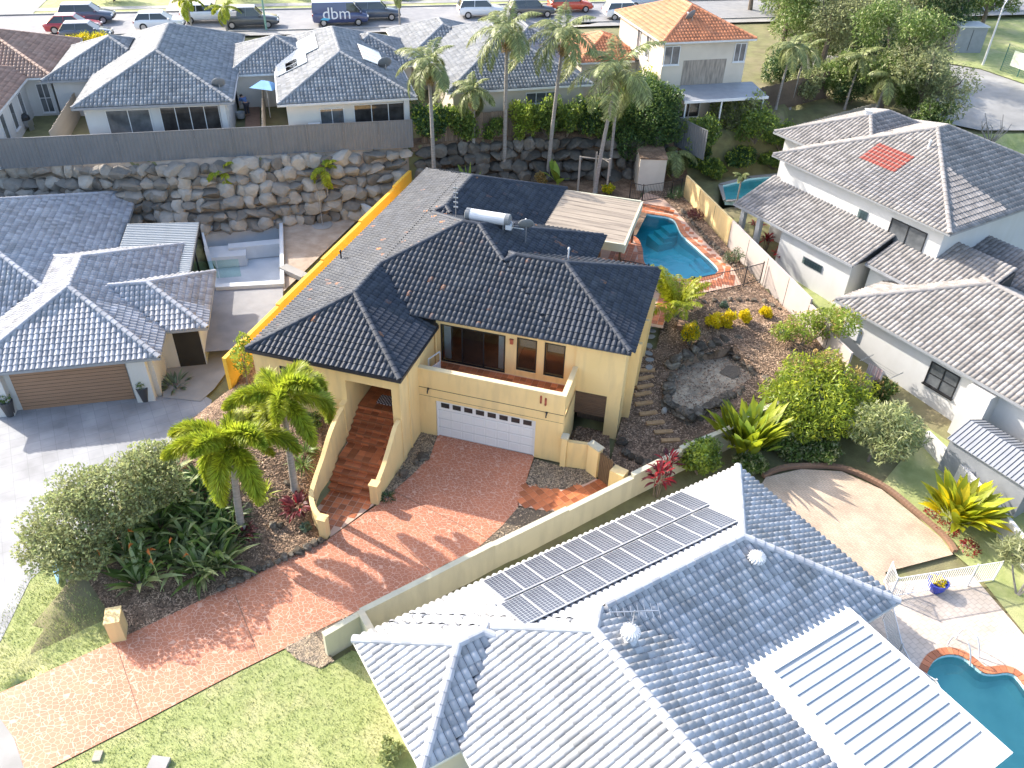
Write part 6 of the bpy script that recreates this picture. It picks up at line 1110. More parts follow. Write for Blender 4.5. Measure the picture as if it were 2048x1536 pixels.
# ======================================================= CARS
WH = None
def car(loc, ang, label, pm__, L=4.6, W=1.82, Hh=1.48, kind='sedan', group='vehicles parked along the rear street'):
    t_ = thing('parked_car', label, 'car', loc, ang, group); h = L/2; w_ = W/2
    belt = {'sedan': .92, 'suv': 1.08, 'hatch': .95, 'van': 1.2, 'ute': 1.08}[kind]; zb = .22 if kind in ('sedan', 'hatch') else .34
    hood = {'sedan': .26, 'suv': .25, 'hatch': .23, 'van': .12, 'ute': .26}[kind]*L
    st_ = [(-h, zb+.2, belt-.12, .82), (-h+.12, zb, belt-.02, .93), (-h+.6, zb-.02, belt, 1), (h-hood-.3, zb-.02, belt-.02, 1), (h-.55, zb-.02, belt-.16, .98), (h-.14, zb, belt-.26, .92), (h, zb+.18, belt-.36, .8)]
    vs = []; 
    for x, a, b, f in st_: ww = w_*f; vs += [(x, -ww, a+.14), (x, -ww*.93, a), (x, ww*.93, a), (x, ww, a+.14), (x, ww, b-.18), (x, ww*.9, b), (x, -ww*.9, b), (x, -ww, b-.18)]
    n = 8; fs = [(i*n+k, i*n+(k+1) % n, (i+1)*n+(k+1) % n, (i+1)*n+k) for i in range(len(st_)-1) for k in range(n)]+[tuple(range(n))[::-1], tuple(range((len(st_)-1)*n, len(st_)*n))]
    link('body', MB().add(vs, fs), pm__, t_, smooth=True)
    rr = {'sedan': (-h+.35, -h+1.05, .25, h-hood-.1), 'hatch': (-h+.12, -h+.55, .35, h-hood-.05), 'suv': (-h+.1, -h+.4, .45, h-hood-.05), 'van': (-h+.03, -h+.12, h-1.35, h-.55), 'ute': (-h+1.5, -h+1.65, .5, h-hood-.1)}[kind]
    g = [(rr[0], belt-.03, .88), (rr[1], Hh-.04, .74), (rr[2], Hh-.03, .74), (rr[3], belt-.05, .86)]; x0, x1, x2, x3 = rr
    gv = [(x0, -w_*.9, belt-.03), (x0, w_*.9, belt-.03), (x3, -w_*.88, belt-.05), (x3, w_*.88, belt-.05), (x1, -w_*.74, Hh-.05), (x1, w_*.74, Hh-.05), (x2, -w_*.74, Hh-.05), (x2, w_*.74, Hh-.05)]
    gb = link('windows', MB().add(gv, [(0, 4, 5, 1), (3, 7, 6, 2), (0, 2, 6, 4), (1, 5, 7, 3), (4, 6, 7, 5)]), K['carglass'], t_)
    link('roof_panel', MB().add([(x1-.06, -w_*.72, Hh-.05), (x2+.1, -w_*.72, Hh-.05), (x2+.1, w_*.72, Hh-.05), (x1-.06, w_*.72, Hh-.05), (x1, -w_*.64, Hh), (x2, -w_*.64, Hh), (x2, w_*.64, Hh), (x1, w_*.64, Hh)], [(4, 5, 6, 7), (0, 1, 5, 4), (1, 2, 6, 5), (2, 3, 7, 6), (3, 0, 4, 7)]), pm__, t_)
    for s in (-1, 1):
        p_ = MB()
        for (a, b) in (((x0, belt-.03), (x1, Hh-.05)), ((x2, Hh-.05), (x3, belt-.05)), (((x1+x2)/2, Hh-.05), ((x1+x2)/2-.05, belt-.03))):
            ya = w_*(.9 if a[1] < Hh-.1 else .745); yb = w_*(.9 if b[1] < Hh-.1 else .745); p_.bar((a[0], s*ya, a[1]), (b[0], s*yb, b[1]), .07, .05)
        if kind == 'van': p_.add([(x0+.05, s*w_*.905, belt-.02), (.6, s*w_*.905, belt-.02), (.6, s*w_*.76, Hh-.07), (x0+.1, s*w_*.76, Hh-.07)], [(0, 1, 2, 3) if s < 0 else (3, 2, 1, 0)])
        link('pillar', p_, pm__, t_)
    for sx in (-1, 1):
        for s in (-1, 1):
            c = (sx*L*.31, s*(w_-.1), .34); tw_ = MB(); tw_.tube([(c[0], c[1]-.11, c[2]), (c[0], c[1]+.11, c[2])], .34, 18); wh = link('wheel', tw_, K['rubber'], t_); tw_ = MB(); tw_.tube([(c[0], c[1]+s*.10, c[2]), (c[0], c[1]+s*.118, c[2])], .21, 12); link('rim', tw_, K['rim'], wh)
    for s in (-1, 1):
        link('headlight', MB().obox((h-.12, s*w_*.68, belt-.36), (.09, .17, .07), s*-.35), K['lamp_w'], t_); link('tail_light', MB().obox((-h+.07, s*w_*.72, belt-.22), (.06, .13, .09), s*.3), K['lamp_r'], t_); link('mirror', MB().obox((x3-.2, s*(w_+.09), belt+.05), (.07, .1, .06)), pm__, t_)
    if kind == 'ute': link('tray', MB().box(-h+.05, x0-.02, -w_*.86, w_*.86, belt-.06, belt+.03), K['bmetal'], t_)
    link('bumper', MB().box(h-.16, h+.03, -w_*.8, w_*.8, zb+.08, zb+.24), K['bmetal'], t_)
    return t_
pt = {k: paint('paint_'+k, c) for k, c in dict(red=(.42, .03, .04), slate=(.09, .11, .15), white=(.78, .78, .78), charcoal=(.09, .095, .1), navy=(.06, .075, .17), orange=(.6, .08, .03), silver=(.5, .52, .54)).items()}
def atst(a, b, z=6.03): return tuple(P(a, b, z))
car(atst(150, 63), SA, 'red sedan parked on the rear street', pt['red']); car(atst(178, 44), SA, 'dark slate wagon parked beyond the red sedan', pt['slate'], 4.7, 1.85, 1.65, 'suv'); car(atst(322, 57), SA, 'white hatchback parked alone on the rear street', pt['white'], 4.3, 1.78, 1.48, 'hatch')
car(atst(415, 43), SA, 'white wagon parked behind the charcoal utility', pt['white'], 4.6, 1.85, 1.62, 'suv'); car(atst(502, 53), SA, 'charcoal utility with black tray on the rear street', pt['charcoal'], 5.2, 1.88, 1.8, 'ute'); vn = car(atst(682, 48), SA, 'navy delivery van with white dbm lettering', pt['navy'], 5.2, 1.95, 2.05, 'van'); vn.name = 'delivery_van'; vn['category'] = 'van'
car(atst(752, 38), SA, 'slate grey wagon parked ahead of the navy van', pt['slate'], 4.7, 1.88, 1.7, 'suv'); car(atst(962, 33), SA, 'white wagon parked on the rear street behind the tall palms', pt['white'], 4.7, 1.85, 1.68, 'suv'); car(atst(1140, 22), SA, 'orange-red four-wheel drive beyond the palms', pt['orange'], 4.5, 1.9, 1.85, 'suv'); car(atst(1062, 32), SA, 'charcoal wagon parked beside the orange-red four-wheel drive', pt['charcoal'], 4.7, 1.85, 1.65, 'suv')
car(atst(1250, 37), SA, 'white wagon with black trim beside the orange-roofed house', pt['white'], 4.6, 1.85, 1.65, 'suv'); car(atst(1290, 14), SA, 'pale sedan behind the white wagon with black trim', pt['silver'], 4.6, 1.82, 1.45, 'sedan'); car(atst(176, 78), SA, 'slate hatchback half hidden by the yellow hedge', pt['slate'], 4.2, 1.75, 1.45, 'hatch')
def text_mesh(body, size, mt, parent, M, ext=.004, shear=0.):
    cu = D.curves.new('txt', 'FONT'); cu.body = body; cu.size = size; cu.extrude = ext; cu.align_x = 'CENTER'; cu.align_y = 'CENTER'; cu.resolution_u = 3; cu.shear = shear; o = D.objects.new('txt', cu); col.objects.link(o); dg = bpy.context.evaluated_depsgraph_get(); me = D.meshes.new_from_object(o.evaluated_get(dg)); D.objects.remove(o); r = link('lettering', me, mt, parent); r.matrix_local = M; return r
K['decal'] = mat('white_decal', (.8, .8, .82), (.76, .76, .78), rough=.5); K['decal2'] = mat('cyan_decal', (.1, .5, .7), (.09, .45, .65), rough=.5)
lt = text_mesh('dbm', 1.5, K['decal'], vn, Matrix.Translation((-.35, -.985, 1.12)) @ Matrix.Rotation(rad(90), 4, 'X'))
link('decal_swoosh', MB().add([(-1.9, -.99, .62), (-1.2, -.99, .55), (-.9, -.99, .72), (-1.6, -.99, .8)], [(0, 1, 2, 3)]), K['decal2'], vn)
# ---- street furniture top right
e = thing('street_lamp', 'tall leaning-looking steel street lamp on the side street verge', 'street lamp', tuple(G(1965, 131))); hh = height(G(1965, 131), 10); link('pole', MB().tube([(0, 0, 0), (0, 0, hh)], [.11, .06], 10), K['wgutter'], e); link('arm', MB().tube([(0, 0, hh), (.3, .9, hh+.15), (.4, 1.6, hh+.15)], .04, 8), K['wgutter'], e); link('lamp_head', MB().obox((.45, 1.8, hh+.13), (.14, .35, .06), rad(-10)), K['wgutter'], e)
e = thing('street_lamp', 'slim green street lamp pole between the parked utility and the van', 'street lamp', tuple(P(533, 62, 6.03))); link('pole', MB().tube([(0, 0, 0), (0, 0, 7)], [.1, .06], 8), mat('green_pole', (.2, .36, .28), (.18, .32, .25), rough=.5), e); link('lamp_head', MB().box(-.1, .1, -.6, .2, 7, 7.1), K['wgutter'], e)
e = thing('utility_cabinet', 'grey-green electrical cabinet under the tall trees by the side street', 'utility cabinet', tuple(G(1922, 100)), rad(20)); link('cabinet', MB().box(-1.4, 1.4, -1, 1, 0, 2.3), K['ggutter'], e); link('lid', MB().box(-1.5, 1.5, -1.1, 1.1, 2.302, 2.42), K['wgutter'], e); link('door_seam', MB().box(-.02, .02, -1.02, -1.0, .2, 2.1), K['gutter'], e)
q0, q1 = G(2000, 142), G(2130, 195); e = thing('mesh_fence', 'green mesh fence carrying a pale banner by the park', 'fence', tuple(q0), math.atan2(q1[1]-q0[1], q1[0]-q0[0])); 
for k in range(5): link('post', MB().box(k*1.9-.03, k*1.9+.03, -.03, .03, 0, 2.4), K['green_fence'], e)
m_ = MB()
for k in range(50): m_.bar((k*.152, 0, .05), (k*.152, 0, 2.35), .012)
for k in range(14): m_.bar((0, .01, .1+k*.17), (7.6, .01, .1+k*.17), .012)
link('mesh', m_, K['green_fence'], e); link('banner', MB().box(.8, 7.0, -.05, -.03, .7, 2.0), K['banner'], e)
# ======================================================= PLANTS
def leafcloud(lobes, n, size, asp=.45, up=.35, shell=.55, droop=0., zmin=None):
    """n leaf-sized folded faces spread through ellipsoid lobes (cx,cy,cz,rx,ry,rz); clumped light and dark"""
    lob = np.array(lobes, float); wts = (lob[:, 3]*lob[:, 4]*lob[:, 5])**.7; li = nr.choice(len(lob), n, p=wts/wts.sum())
    d = nr.normal(size=(n, 3)); d /= np.linalg.norm(d, axis=1)[:, None]; r = shell+(1-shell)*nr.random(n)**.6; r *= 1+.13*np.sin(d[:, 0]*5+li)+.1*np.sin(d[:, 2]*7+li*2.)+.07*np.sin(d[:, 1]*11+li)
    c = lob[li, :3]+d*r[:, None]*lob[li, 3:6]
    if zmin is not None: c[:, 2] = np.maximum(c[:, 2], zmin+nr.random(n)*.15)
    ax = d*.6+nr.normal(size=(n, 3))*.6+np.array([0, 0, up-droop]); ax /= np.linalg.norm(ax, axis=1)[:, None]; sd_ = np.cross(ax, nr.normal(size=(n, 3))); sd_ /= np.linalg.norm(sd_, axis=1)[:, None]+1e-9
    s = size*nr.uniform(.6, 1.4, n); a = ax*s[:, None]; b = sd_*(s*asp)[:, None]; nn = np.cross(ax, sd_)*(s*.12)[:, None]
    V = np.stack([c-a*.5, c+b*.5+nn, c+a*.5, c-b*.5+nn], 1).reshape(-1, 3); F = np.arange(4*n).reshape(-1, 4)
    cl = np.sin(c[:, 0]*2.3+c[:, 1]*1.1)*np.cos(c[:, 1]*2.0-c[:, 2]*1.7)*.25+.5
    return V, F, np.clip(cl*.55+nr.random(n)*.5, 0, 1)
def bush(name, label, cat, loc, lobes, n, size, mt, group=None, asp=.5, stems=4, h0=.25, up=.3, mt2=None, n2=0, bark='bark', shell=.55, trunk=None, extra=None):
    t_ = thing(name, label, cat, loc, 0, group)
    V, F, r = leafcloud(lobes, n, size, asp, up, shell); V2, F2, r2 = leafcloud([(a, b, c+.06, d*1.04, e*1.04, f*1.05) for a, b, c, d, e, f in lobes], n2, size, asp, up, .95) if n2 else (V[:0], F[:0], r[:0])
    ext_ = extra or (V[:0], F[:0], r[:0]); n1 = len(F); nb = len(F)+len(F2)
    me = fast('crown', np.concatenate([V, V2, ext_[0]]), np.concatenate([F, F2+len(V), ext_[1]+len(V)+len(V2)]), np.concatenate([r, r2, ext_[2]])); me.materials.append(K[mt]); me.materials.append(K[mt2 or mt]); me.materials.append(K['lf_tan']); mi = np.zeros(nb+len(ext_[1]), np.int32); mi[n1:] = 1; mi[nb:] = 2; me.polygons.foreach_set('material_index', mi); link('crown', me, None, t_)
    m_ = MB(); big = sorted(lobes, key=lambda l: -l[3])[:max(stems, 1)]
    if trunk: zt0 = trunk[1]; m_.tube([(0, 0, -.2), (rnd.uniform(-.05, .05)*zt0, rnd.uniform(-.05, .05)*zt0, zt0*.5), (0, 0, zt0)], [trunk[0]*1.2, trunk[0], trunk[0]*.8], 8); base = (0, 0, zt0*.95); r0 = trunk[0]*.6
    else: base = (0, 0, -.1); r0 = .05
    for l in big: m = ((base[0]+l[0])/2+rnd.uniform(-.1, .1)*l[3], (base[1]+l[1])/2+rnd.uniform(-.1, .1)*l[3], (base[2]+l[2])/2); m_.tube([base, m, (l[0], l[1], l[2]), (l[0]*1.1, l[1]*1.1, l[2]+l[5]*.6)], [r0, r0*.75, r0*.5, r0*.2], 6)
    link('trunk' if trunk else 'stem', m_, K[bark], t_); return t_
def blob(rx, ry, h, k=6, seed=1, base=.3):
    r = random.Random(seed); out = [(0, 0, h*.55, rx*.72, ry*.72, h*.42)]
    for i in range(k): a = 2*math.pi*i/k+r.uniform(-.3, .3); q = r.uniform(.45, .68); s = r.uniform(.34, .5); out.append((rx*q*math.cos(a), ry*q*math.sin(a), h*r.uniform(base+.08, .78), rx*s, ry*s, h*r.uniform(.2, .3)))
    return out
def frond_mesh(L, e0, droop, nst, ll, plume, wd, seed, mt, curl=0.):
    r = np.random.default_rng(seed); n = 14; ang = np.linspace(e0, e0-droop, n); ds = L/(n-1); p = np.zeros((n, 3))
    for i in range(1, n): p[i] = p[i-1]+ds*np.array([math.cos(ang[i]), 0, math.sin(ang[i])])
    p[:, 1] = curl*np.linspace(0, 1, n)**2
    m_ = MB(); m_.tube([tuple(q) for q in p], list(np.linspace(.035, .008, n)), 5, False); V0 = np.array(m_.v); F0 = [f for f in m_.f]
    s = np.linspace(.1, 1, nst); Vs = []; 
    idx = s*(n-1); i0 = np.minimum(idx.astype(int), n-2); fr = (idx-i0)[:, None]; base = p[i0]*(1-fr)+p[i0+1]*fr; tg_ = p[i0+1]-p[i0]; tg_ /= np.linalg.norm(tg_, axis=1)[:, None]; sdv_ = np.tile(np.array([0., 1, 0]), (nst, 1)); upv = np.cross(tg_, sdv_)*-1
    env = np.sin(np.clip(s, 0, 1)**.7*math.pi*.86+.35)**.6
    rows = [(-1, 0), (1, 0)] if not plume else [(math.cos(a), math.sin(a)) for a in np.linspace(0, 2*math.pi, 8, endpoint=False)]
    for cy, cz in rows:
        j = r.normal(size=(nst, 3))*.16; d = tg_*.62+sdv_*cy*(.9 if not plume else .85)+upv*(cz*.75+(.28 if not plume else 0))+j; d /= np.linalg.norm(d, axis=1)[:, None]; ln = ll*env*r.uniform(.8, 1.15, nst)
        mid = base+d*(ln*.55)[:, None]; tip = base+d*ln[:, None]+np.array([0, 0, -1])*(ln*(.22 if not plume else .1))[:, None]; w_ = np.cross(d, upv+.01); w_ /= np.linalg.norm(w_, axis=1)[:, None]+1e-9; w_ = w_*wd
        Vs.append(np.stack([base, mid-w_, tip, mid+w_], 1).reshape(-1, 3))
    Vl = np.concatenate(Vs); Fl = np.arange(len(Vl)).reshape(-1, 4)+len(V0)
    me = D.meshes.new('frond'); me.from_pydata([tuple(v) for v in V0]+[tuple(v) for v in Vl], [], F0+[tuple(map(int, f)) for f in Fl]); a = me.attributes.new('rnd', 'FLOAT', 'FACE'); a.data.foreach_set('value', np.concatenate([np.full(len(F0), .4), r.random(len(Fl))]).astype(np.float32)); me.materials.append(mt); me.update(); return me
FR = {}
def palm(loc, h, label, L=2.6, nf=10, kind='feather', trunk=(.13, .09), lean_=(0, 0), group=None, shaft=.9, seed=0, dry=0, mt='lf_palm2'):
    t_ = thing('palm_tree', label, 'palm tree', loc, 0, group); r = random.Random(seed); top = (lean_[0], lean_[1], h); m_ = MB(); n = 12
    m_.tube([(lean_[0]*(i/n)**1.5, lean_[1]*(i/n)**1.5, -.15+(h-shaft+.15)*i/n) for i in range(n+1)], [trunk[0]*1.35 if i == 0 else trunk[0]+(trunk[1]-trunk[0])*i/n+(.006 if i % 2 else 0) for i in range(n+1)], 10); link('trunk', m_, K['trunk'], t_, smooth=True)
    m_ = MB(); m_.tube([(lean_[0]*.97, lean_[1]*.97, h-shaft-.02), (lean_[0], lean_[1], h-shaft*.6), (lean_[0], lean_[1], h+.05)], [trunk[1]*1.35, trunk[1]*1.3, trunk[1]*.7], 10); link('crownshaft', m_, K['shaft'], t_, smooth=True)
    key = (kind, L, mt)
    if key not in FR:
        out = []
        for k in range(5):
            if kind == 'foxtail': out.append(frond_mesh(L*(.9+.06*k), rad(80-20*k), rad(95+8*k), 135, .6, True, .025, 10+k, K[mt], .15*(k-2)))
            else: out.append(frond_mesh(L*(.9+.05*k), rad(76-24*k), rad(74+11*k), 80, .66*L/2.6, False, .034, 20+k, K[mt], .2*(k-2)))
        FR[key] = out
    for i in range(nf):
        k = [0, 2, 1, 3, 2, 4, 1, 3, 2, 4][i % 10]; o = D.objects.new('frond', FR[key][k]); col.objects.link(o); o.parent = t_; o.location = top; o.rotation_euler = (r.uniform(-.15, .15), r.uniform(-.1, .1), 2*math.pi*i/nf*(3 if nf % 3 else 1.0)+r.uniform(-.25, .25)); s = r.uniform(.88, 1.1); o.scale = (s, s, s)
    if kind == 'foxtail': o = D.objects.new('spear', MB().tube([(top[0], top[1], h), (top[0]+.05, top[1], h+1.5)], [.03, .008], 6).mesh('spear')); o.data.materials.append(K['lf_bright']); col.objects.link(o); o.parent = t_
    if dry:
        V, F, rr = leafcloud([(lean_[0], lean_[1], h-shaft-.15, .4, .4, .42)], 260*dry, .34, .12, 0, .2, 1.4); link('dry_inflorescence', fast('dry_inflorescence', V, F, rr), K['lf_dry'], t_)
    return t_
def leafblade(L, W, arch, fold, mt, seg=7, rv=.5):
    vs = []; 
    for i in range(seg+1):
        s = i/seg; a = arch*s; x = L*(math.sin(a)/arch if arch > .01 else s); z = L*((1-math.cos(a))/arch if arch > .01 else 0); ww = W*(math.sin(min(1, s*1.02+.05)*math.pi)**.75+.06)*.5
        px_, pz_ = z, x; vs += [(px_, -ww, pz_+fold*ww), (px_, 0, pz_), (px_, ww, pz_+fold*ww)]
    fs = []
    for i in range(seg): a = 3*i; fs += [(a, a+1, a+4, a+3), (a+1, a+2, a+5, a+4)]
    me = D.meshes.new('leaf'); me.from_pydata(vs, [], fs); at = me.attributes.new('rnd', 'FLOAT', 'FACE'); at.data.foreach_set('value', np.full(len(fs), rv, np.float32)); me.materials.append(mt); me.update(); return me
LB = {}
def strap(name, label, cat, loc, n, L, W, mt, spread=.55, rbase=.25, arch=.9, group=None, seed=0, upb=0., stem=0., mt2=None, f2=0., stemm='bark'):
    """clump of broad leaves, each leaf its own part"""
    r = random.Random(seed); t_ = thing(name, label, cat, loc, 0, group); key = (L, W, mt, arch)
    def var(m__):
        k = (L, W, m__, arch)
        if k not in LB: LB[k] = [leafblade(L*f, W, arch*a, .25, K[m__], 7, rv) for f, a, rv in ((1, .6, .5), (.85, 1, .2), (1.1, 1.2, .8), (.7, .8, .95), (.95, 1.4, .05))]
        return LB[k]
    for i in range(n):
        o = D.objects.new('leaf', r.choice(var(mt2 if r.random() < f2 else mt))); col.objects.link(o); o.parent = t_; a = r.uniform(0, 6.283); q = r.random()**.6; o.location = (rbase*q*math.cos(a), rbase*q*math.sin(a), stem*r.uniform(.55, 1.0)); o.rotation_euler = (r.uniform(-.12, .12), spread*q*r.uniform(.6, 1.2)-upb, a+r.uniform(-.3, .3)); s = r.uniform(.75, 1.15); o.scale = (s, s, s)
    if stem:
        m_ = MB()
        for i in range(4): a = i*1.7; m_.tube([(rbase*.3*math.cos(a), rbase*.3*math.sin(a), -.1), (rbase*.6*math.cos(a), rbase*.6*math.sin(a), stem)], [.03, .02], 6)
        link('stem', m_, K[stemm], t_)
    else: link('root_crown', MB().lathe((0, 0, -.1), [(rbase*.7, 0), (rbase*.5, .1), (.01, .16)], 8), K[stemm], t_)
    return t_
# front foxtail palms
b = G(590, 978); palm(tuple(b), height(b, 795), 'foxtail palm with bushy yellow-green fronds nearest the entry stairs', 2.7, 10, 'foxtail', (.17, .11), (.15, .0), 'foxtail palms in the front bed', .8, 3, 0, 'lf_palm'); b = G(484, 1058); palm(tuple(b), height(b, 880), 'foxtail palm with bushy yellow-green fronds beside the strappy lily clump', 2.7, 11, 'foxtail', (.17, .11), (.45, -.1), 'foxtail palms in the front bed', .8, 8, 0, 'lf_palm')
# rear palms of the yellow house
for (bx, by, ty, L_, lab, ln_) in ((868, 338, 128, 2.9, 'tall slender palm above the left end of the boulder wall', (-.1, 0)), (947, 340, 180, 2.0, 'shorter palm with an orange seed skirt before the paling fence', (0, 0)), (1008, 352, 62, 3.2, 'tall straight palm with a pale trunk behind the charcoal back roof', (0, 0)), (1096, 342, 66, 3.2, 'tall gently leaning palm behind the charcoal back roof', (.5, .1)), (1190, 385, 140, 3.7, 'stout leaning palm with ringed grey trunk beside the patio roof', (.7, .2))):
    b = G(bx, by) if by > 345 else G(bx, by); b = np.array([b[0], b[1], 2.2]) if b[2] > 2.4 else b; palm(tuple(b), height(b, ty), lab, L_, 13, 'feather', (.15, .1), ln_, 'rear palms behind the yellow house', .8, bx, 1)
b = G(1226, 322); b = np.array([2.6, 28.2, 2.2]); palm(tuple(b), 5.6, 'thin dark palm trunk in front of the dark hedge tree', 1.6, 7, 'feather', (.12, .09), (0, 0), 'rear palms behind the yellow house', .6, 4)
# golden cane palm by the pool
gp_ = thing('cane_palm', 'bushy yellow-green cane palm at the corner of the pool fence', 'palm tree', tuple(G(1347, 632)))
if ('cane') not in FR: FR['cane'] = [frond_mesh(2.2+.15*k, rad(86-9*k), rad(38+14*k), 44, .55, False, .036, 40+k, K['lf_lime'], .1*(k-2)) for k in range(4)]
for i in range(24): o = D.objects.new('frond', FR['cane'][i % 4]); col.objects.link(o); o.parent = gp_; a = i*2.4; o.location = (.18*math.cos(a), .18*math.sin(a), .35+.5*rnd.random()); o.rotation_euler = (0, 0, a); s = rnd.uniform(.8, 1.1); o.scale = (s, s, s)
m_ = MB(); [m_.tube([(.1*math.cos(a), .1*math.sin(a), -.1), (.2*math.cos(a), .2*math.sin(a), .9)], [.05, .03], 6) for a in (0, 1.3, 2.6, 3.9, 5.2)]; link('stem', m_, K['shaft'], gp_)
tag(link('palm_planter', MB().box(0, .7, 0, .6, -.3, .3), K['brick']), 'low red brick planter under the cane palm', 'planter'); D.objects['palm_planter'].location = G(1352, 660)
# yellow shrubs
for i, (a, b_, rx, h_, l) in enumerate(((1378, 690, .42, 1.25, 'tall yellow and green shrub next to the brick planter'), (1424, 656, .45, .75, 'round yellow shrub, left of a touching pair on the mulch terrace'), (1452, 652, .38, .75, 'round yellow shrub, right of a touching pair on the mulch terrace'), (1487, 645, .32, .7, 'small upright yellow shrub alone on the mulch terrace'), (1531, 633, .34, .5, 'smallest yellow shrub near the pinkish panel fence'))):
    bush('yellow_shrub', l, 'shrub', tuple(G(a, b_)), blob(rx*1.25, rx*1.25, h_*1.2, 5, i+3, .1), 1300, .13, 'lf_yellow', 'yellow shrubs on the mulch terrace', up=.8, mt2='lf_mid', n2=0 if i else 350, asp=.4, shell=.3)
for i, (a, b_) in enumerate(((1567, 672), (1447, 615), (612, 1060))): bush('small_grey_shrub', ('tiny grey-green shrub on the upper mulch terrace', 'pale grey tuft near the rock edge of the terrace', 'small silvery shrub beside the stair end post')[i], 'shrub', tuple(G(a, b_)), blob(.28, .28, .4, 4, i, .1), 260, .12, 'lf_blue', None, stems=2)
# right-hand garden: broad-leaf tree, ginger clump, citrus bush, crimson cordyline
ex = leafcloud([(.2, 1.5, 2.9, .9, .8, .5), (1.3, 1.0, 2.6, .8, .7, .4), (-1.0, 1.1, 2.8, .5, .5, .3)], 500, .2, .35, .2, .7)
b = G(1618, 852); bush('leafy_tree', 'broad bushy green tree with tan new shoots in the corner of the side garden', 'tree', tuple(b), [(0, 0, 1.9, 1.7, 1.6, 1.1), (-1.3, -.6, 1.5, 1.1, 1.0, .9), (.9, -1.0, 1.5, 1.2, 1.1, .9), (1.1, .9, 2.1, 1.2, 1.1, .9), (-.9, 1.0, 2.2, 1.1, 1.1, .9), (1.9, .2, 1.6, .8, .8, .8), (-1.9, .3, 1.4, .7, .7, .7), (.2, 1.7, 2.5, .9, .8, .7), (-.4, -1.6, 1.1, .9, .8, .7)], 8000, .22, 'lf_bright', None, .3, 5, up=-.1, mt2='lf_palm', n2=3000, shell=.35, trunk=(.12, .9), extra=ex)
b = G(1600, 690); bush('leafy_tree', 'loose green sapling crown against the pinkish fence corner', 'tree', tuple(b), [(0, 0, 1.2, .9, .8, .8), (1.0, .3, 1.5, .9, .8, .8), (-1.0, -.3, .8, .7, .6, .5), (1.8, -.2, 1.9, .8, .7, .8)], 2600, .2, 'lf_bright', None, .34, 4, up=0, mt2='lf_tan', n2=350, shell=.4)
strap('ginger_clump', 'tall lime-yellow broad-leaf ginger clump behind the cream wall', 'plant', tuple(G(1490, 905)), 130, 1.75, .36, 'lf_lime', .6, .95, .4, None, 5, 0, .85, 'lf_bright', .35, 'shaft')
b = G(1395, 945); bush('citrus_bush', 'rounded glossy bright-green bush behind the cream wall', 'bush', tuple(b), blob(.95, .95, 2.0, 7, 12, .25), 3000, .17, 'lf_bright', None, .5, 5, shell=.4, mt2='lf_mid', n2=800)
for i, (a, b_) in enumerate(((1312, 990), (1330, 965))): strap('crimson_cordyline', ('crimson-leaved cordyline standing at the cream wall, the fuller of two', 'crimson-leaved cordyline standing at the cream wall, the thinner of two')[i], 'plant', tuple(P(a, b_, 0)), 55-15*i, .5, .11, 'lf_red', 1.25, .35, 1.0, None, 20+i, 0, 1.5, 'lf_maroon', .35)
# front bed plants
strap('maroon_cordyline', 'maroon broad-leaf clump under the palm beside the entry stairs', 'plant', tuple(G(595, 1020)), 75, .5, .12, 'lf_maroon', 1.35, .45, 1.0, None, 31, 0, .35, 'lf_red', .1); strap('maroon_cordyline', 'dark maroon clump at the foot of the palm by the lily bed', 'plant', tuple(G(488, 1070)), 45, .42, .09, 'lf_maroon', 1.4, .35, 1.0, None, 32, 0, .2)
for i, (a, b_) in enumerate(((612, 905), (606, 932))): strap('grass_tuft', ('green strappy tuft, the upper of two beside the stair wall', 'green strappy tuft, the lower of two beside the stair wall')[i], 'plant', tuple(G(a, b_)), 55, .75, .05, 'lf_mid', 1.0, .12, 1.3, 'strappy tufts by the stair wall', 40+i)
strap('grass_tuft', 'dark mondo grass tuft at the foot of the stair end post', 'plant', tuple(G(775, 995)), 70, .35, .03, 'lf_dark', 1.1, .2, 1.2, None, 44); strap('grass_tuft', 'yellow-green strappy tuft between the two foxtail palms', 'plant', tuple(G(530, 990)), 40, .6, .05, 'lf_palm', 1.1, .2, 1.0, None, 45)
for i in range(9): a, b_ = ((440, 1010), (460, 1045), (430, 975), (415, 1000), (470, 1080), (400, 960), (445, 1075), (425, 1040), (395, 985))[i]; strap('lily_clump', 'dark green strappy lily clump below the foxtail palm', 'plant', tuple(G(a, b_)), 40, .95, .09, 'lf_mid', .9, .25, .9, 'lily clumps below the foxtail palm', 50+i, 0, 0, 'lf_dark', .5)
bush('window_hedge', 'low green shrub under the front window of the left wing', 'shrub', tuple(G(620, 850)), blob(.8, .4, .7, 5, 4, .1), 900, .12, 'lf_mid', None)
bush('wall_creeper', 'leafy creeper hanging on the yellow wall by the roof corner', 'creeper', (-9.2, -1.3, 1.7), [(0, 0, 1.6, .45, .5, .9), (0, .3, 2.4, .35, .4, .4)], 900, .14, 'lf_bright', None)
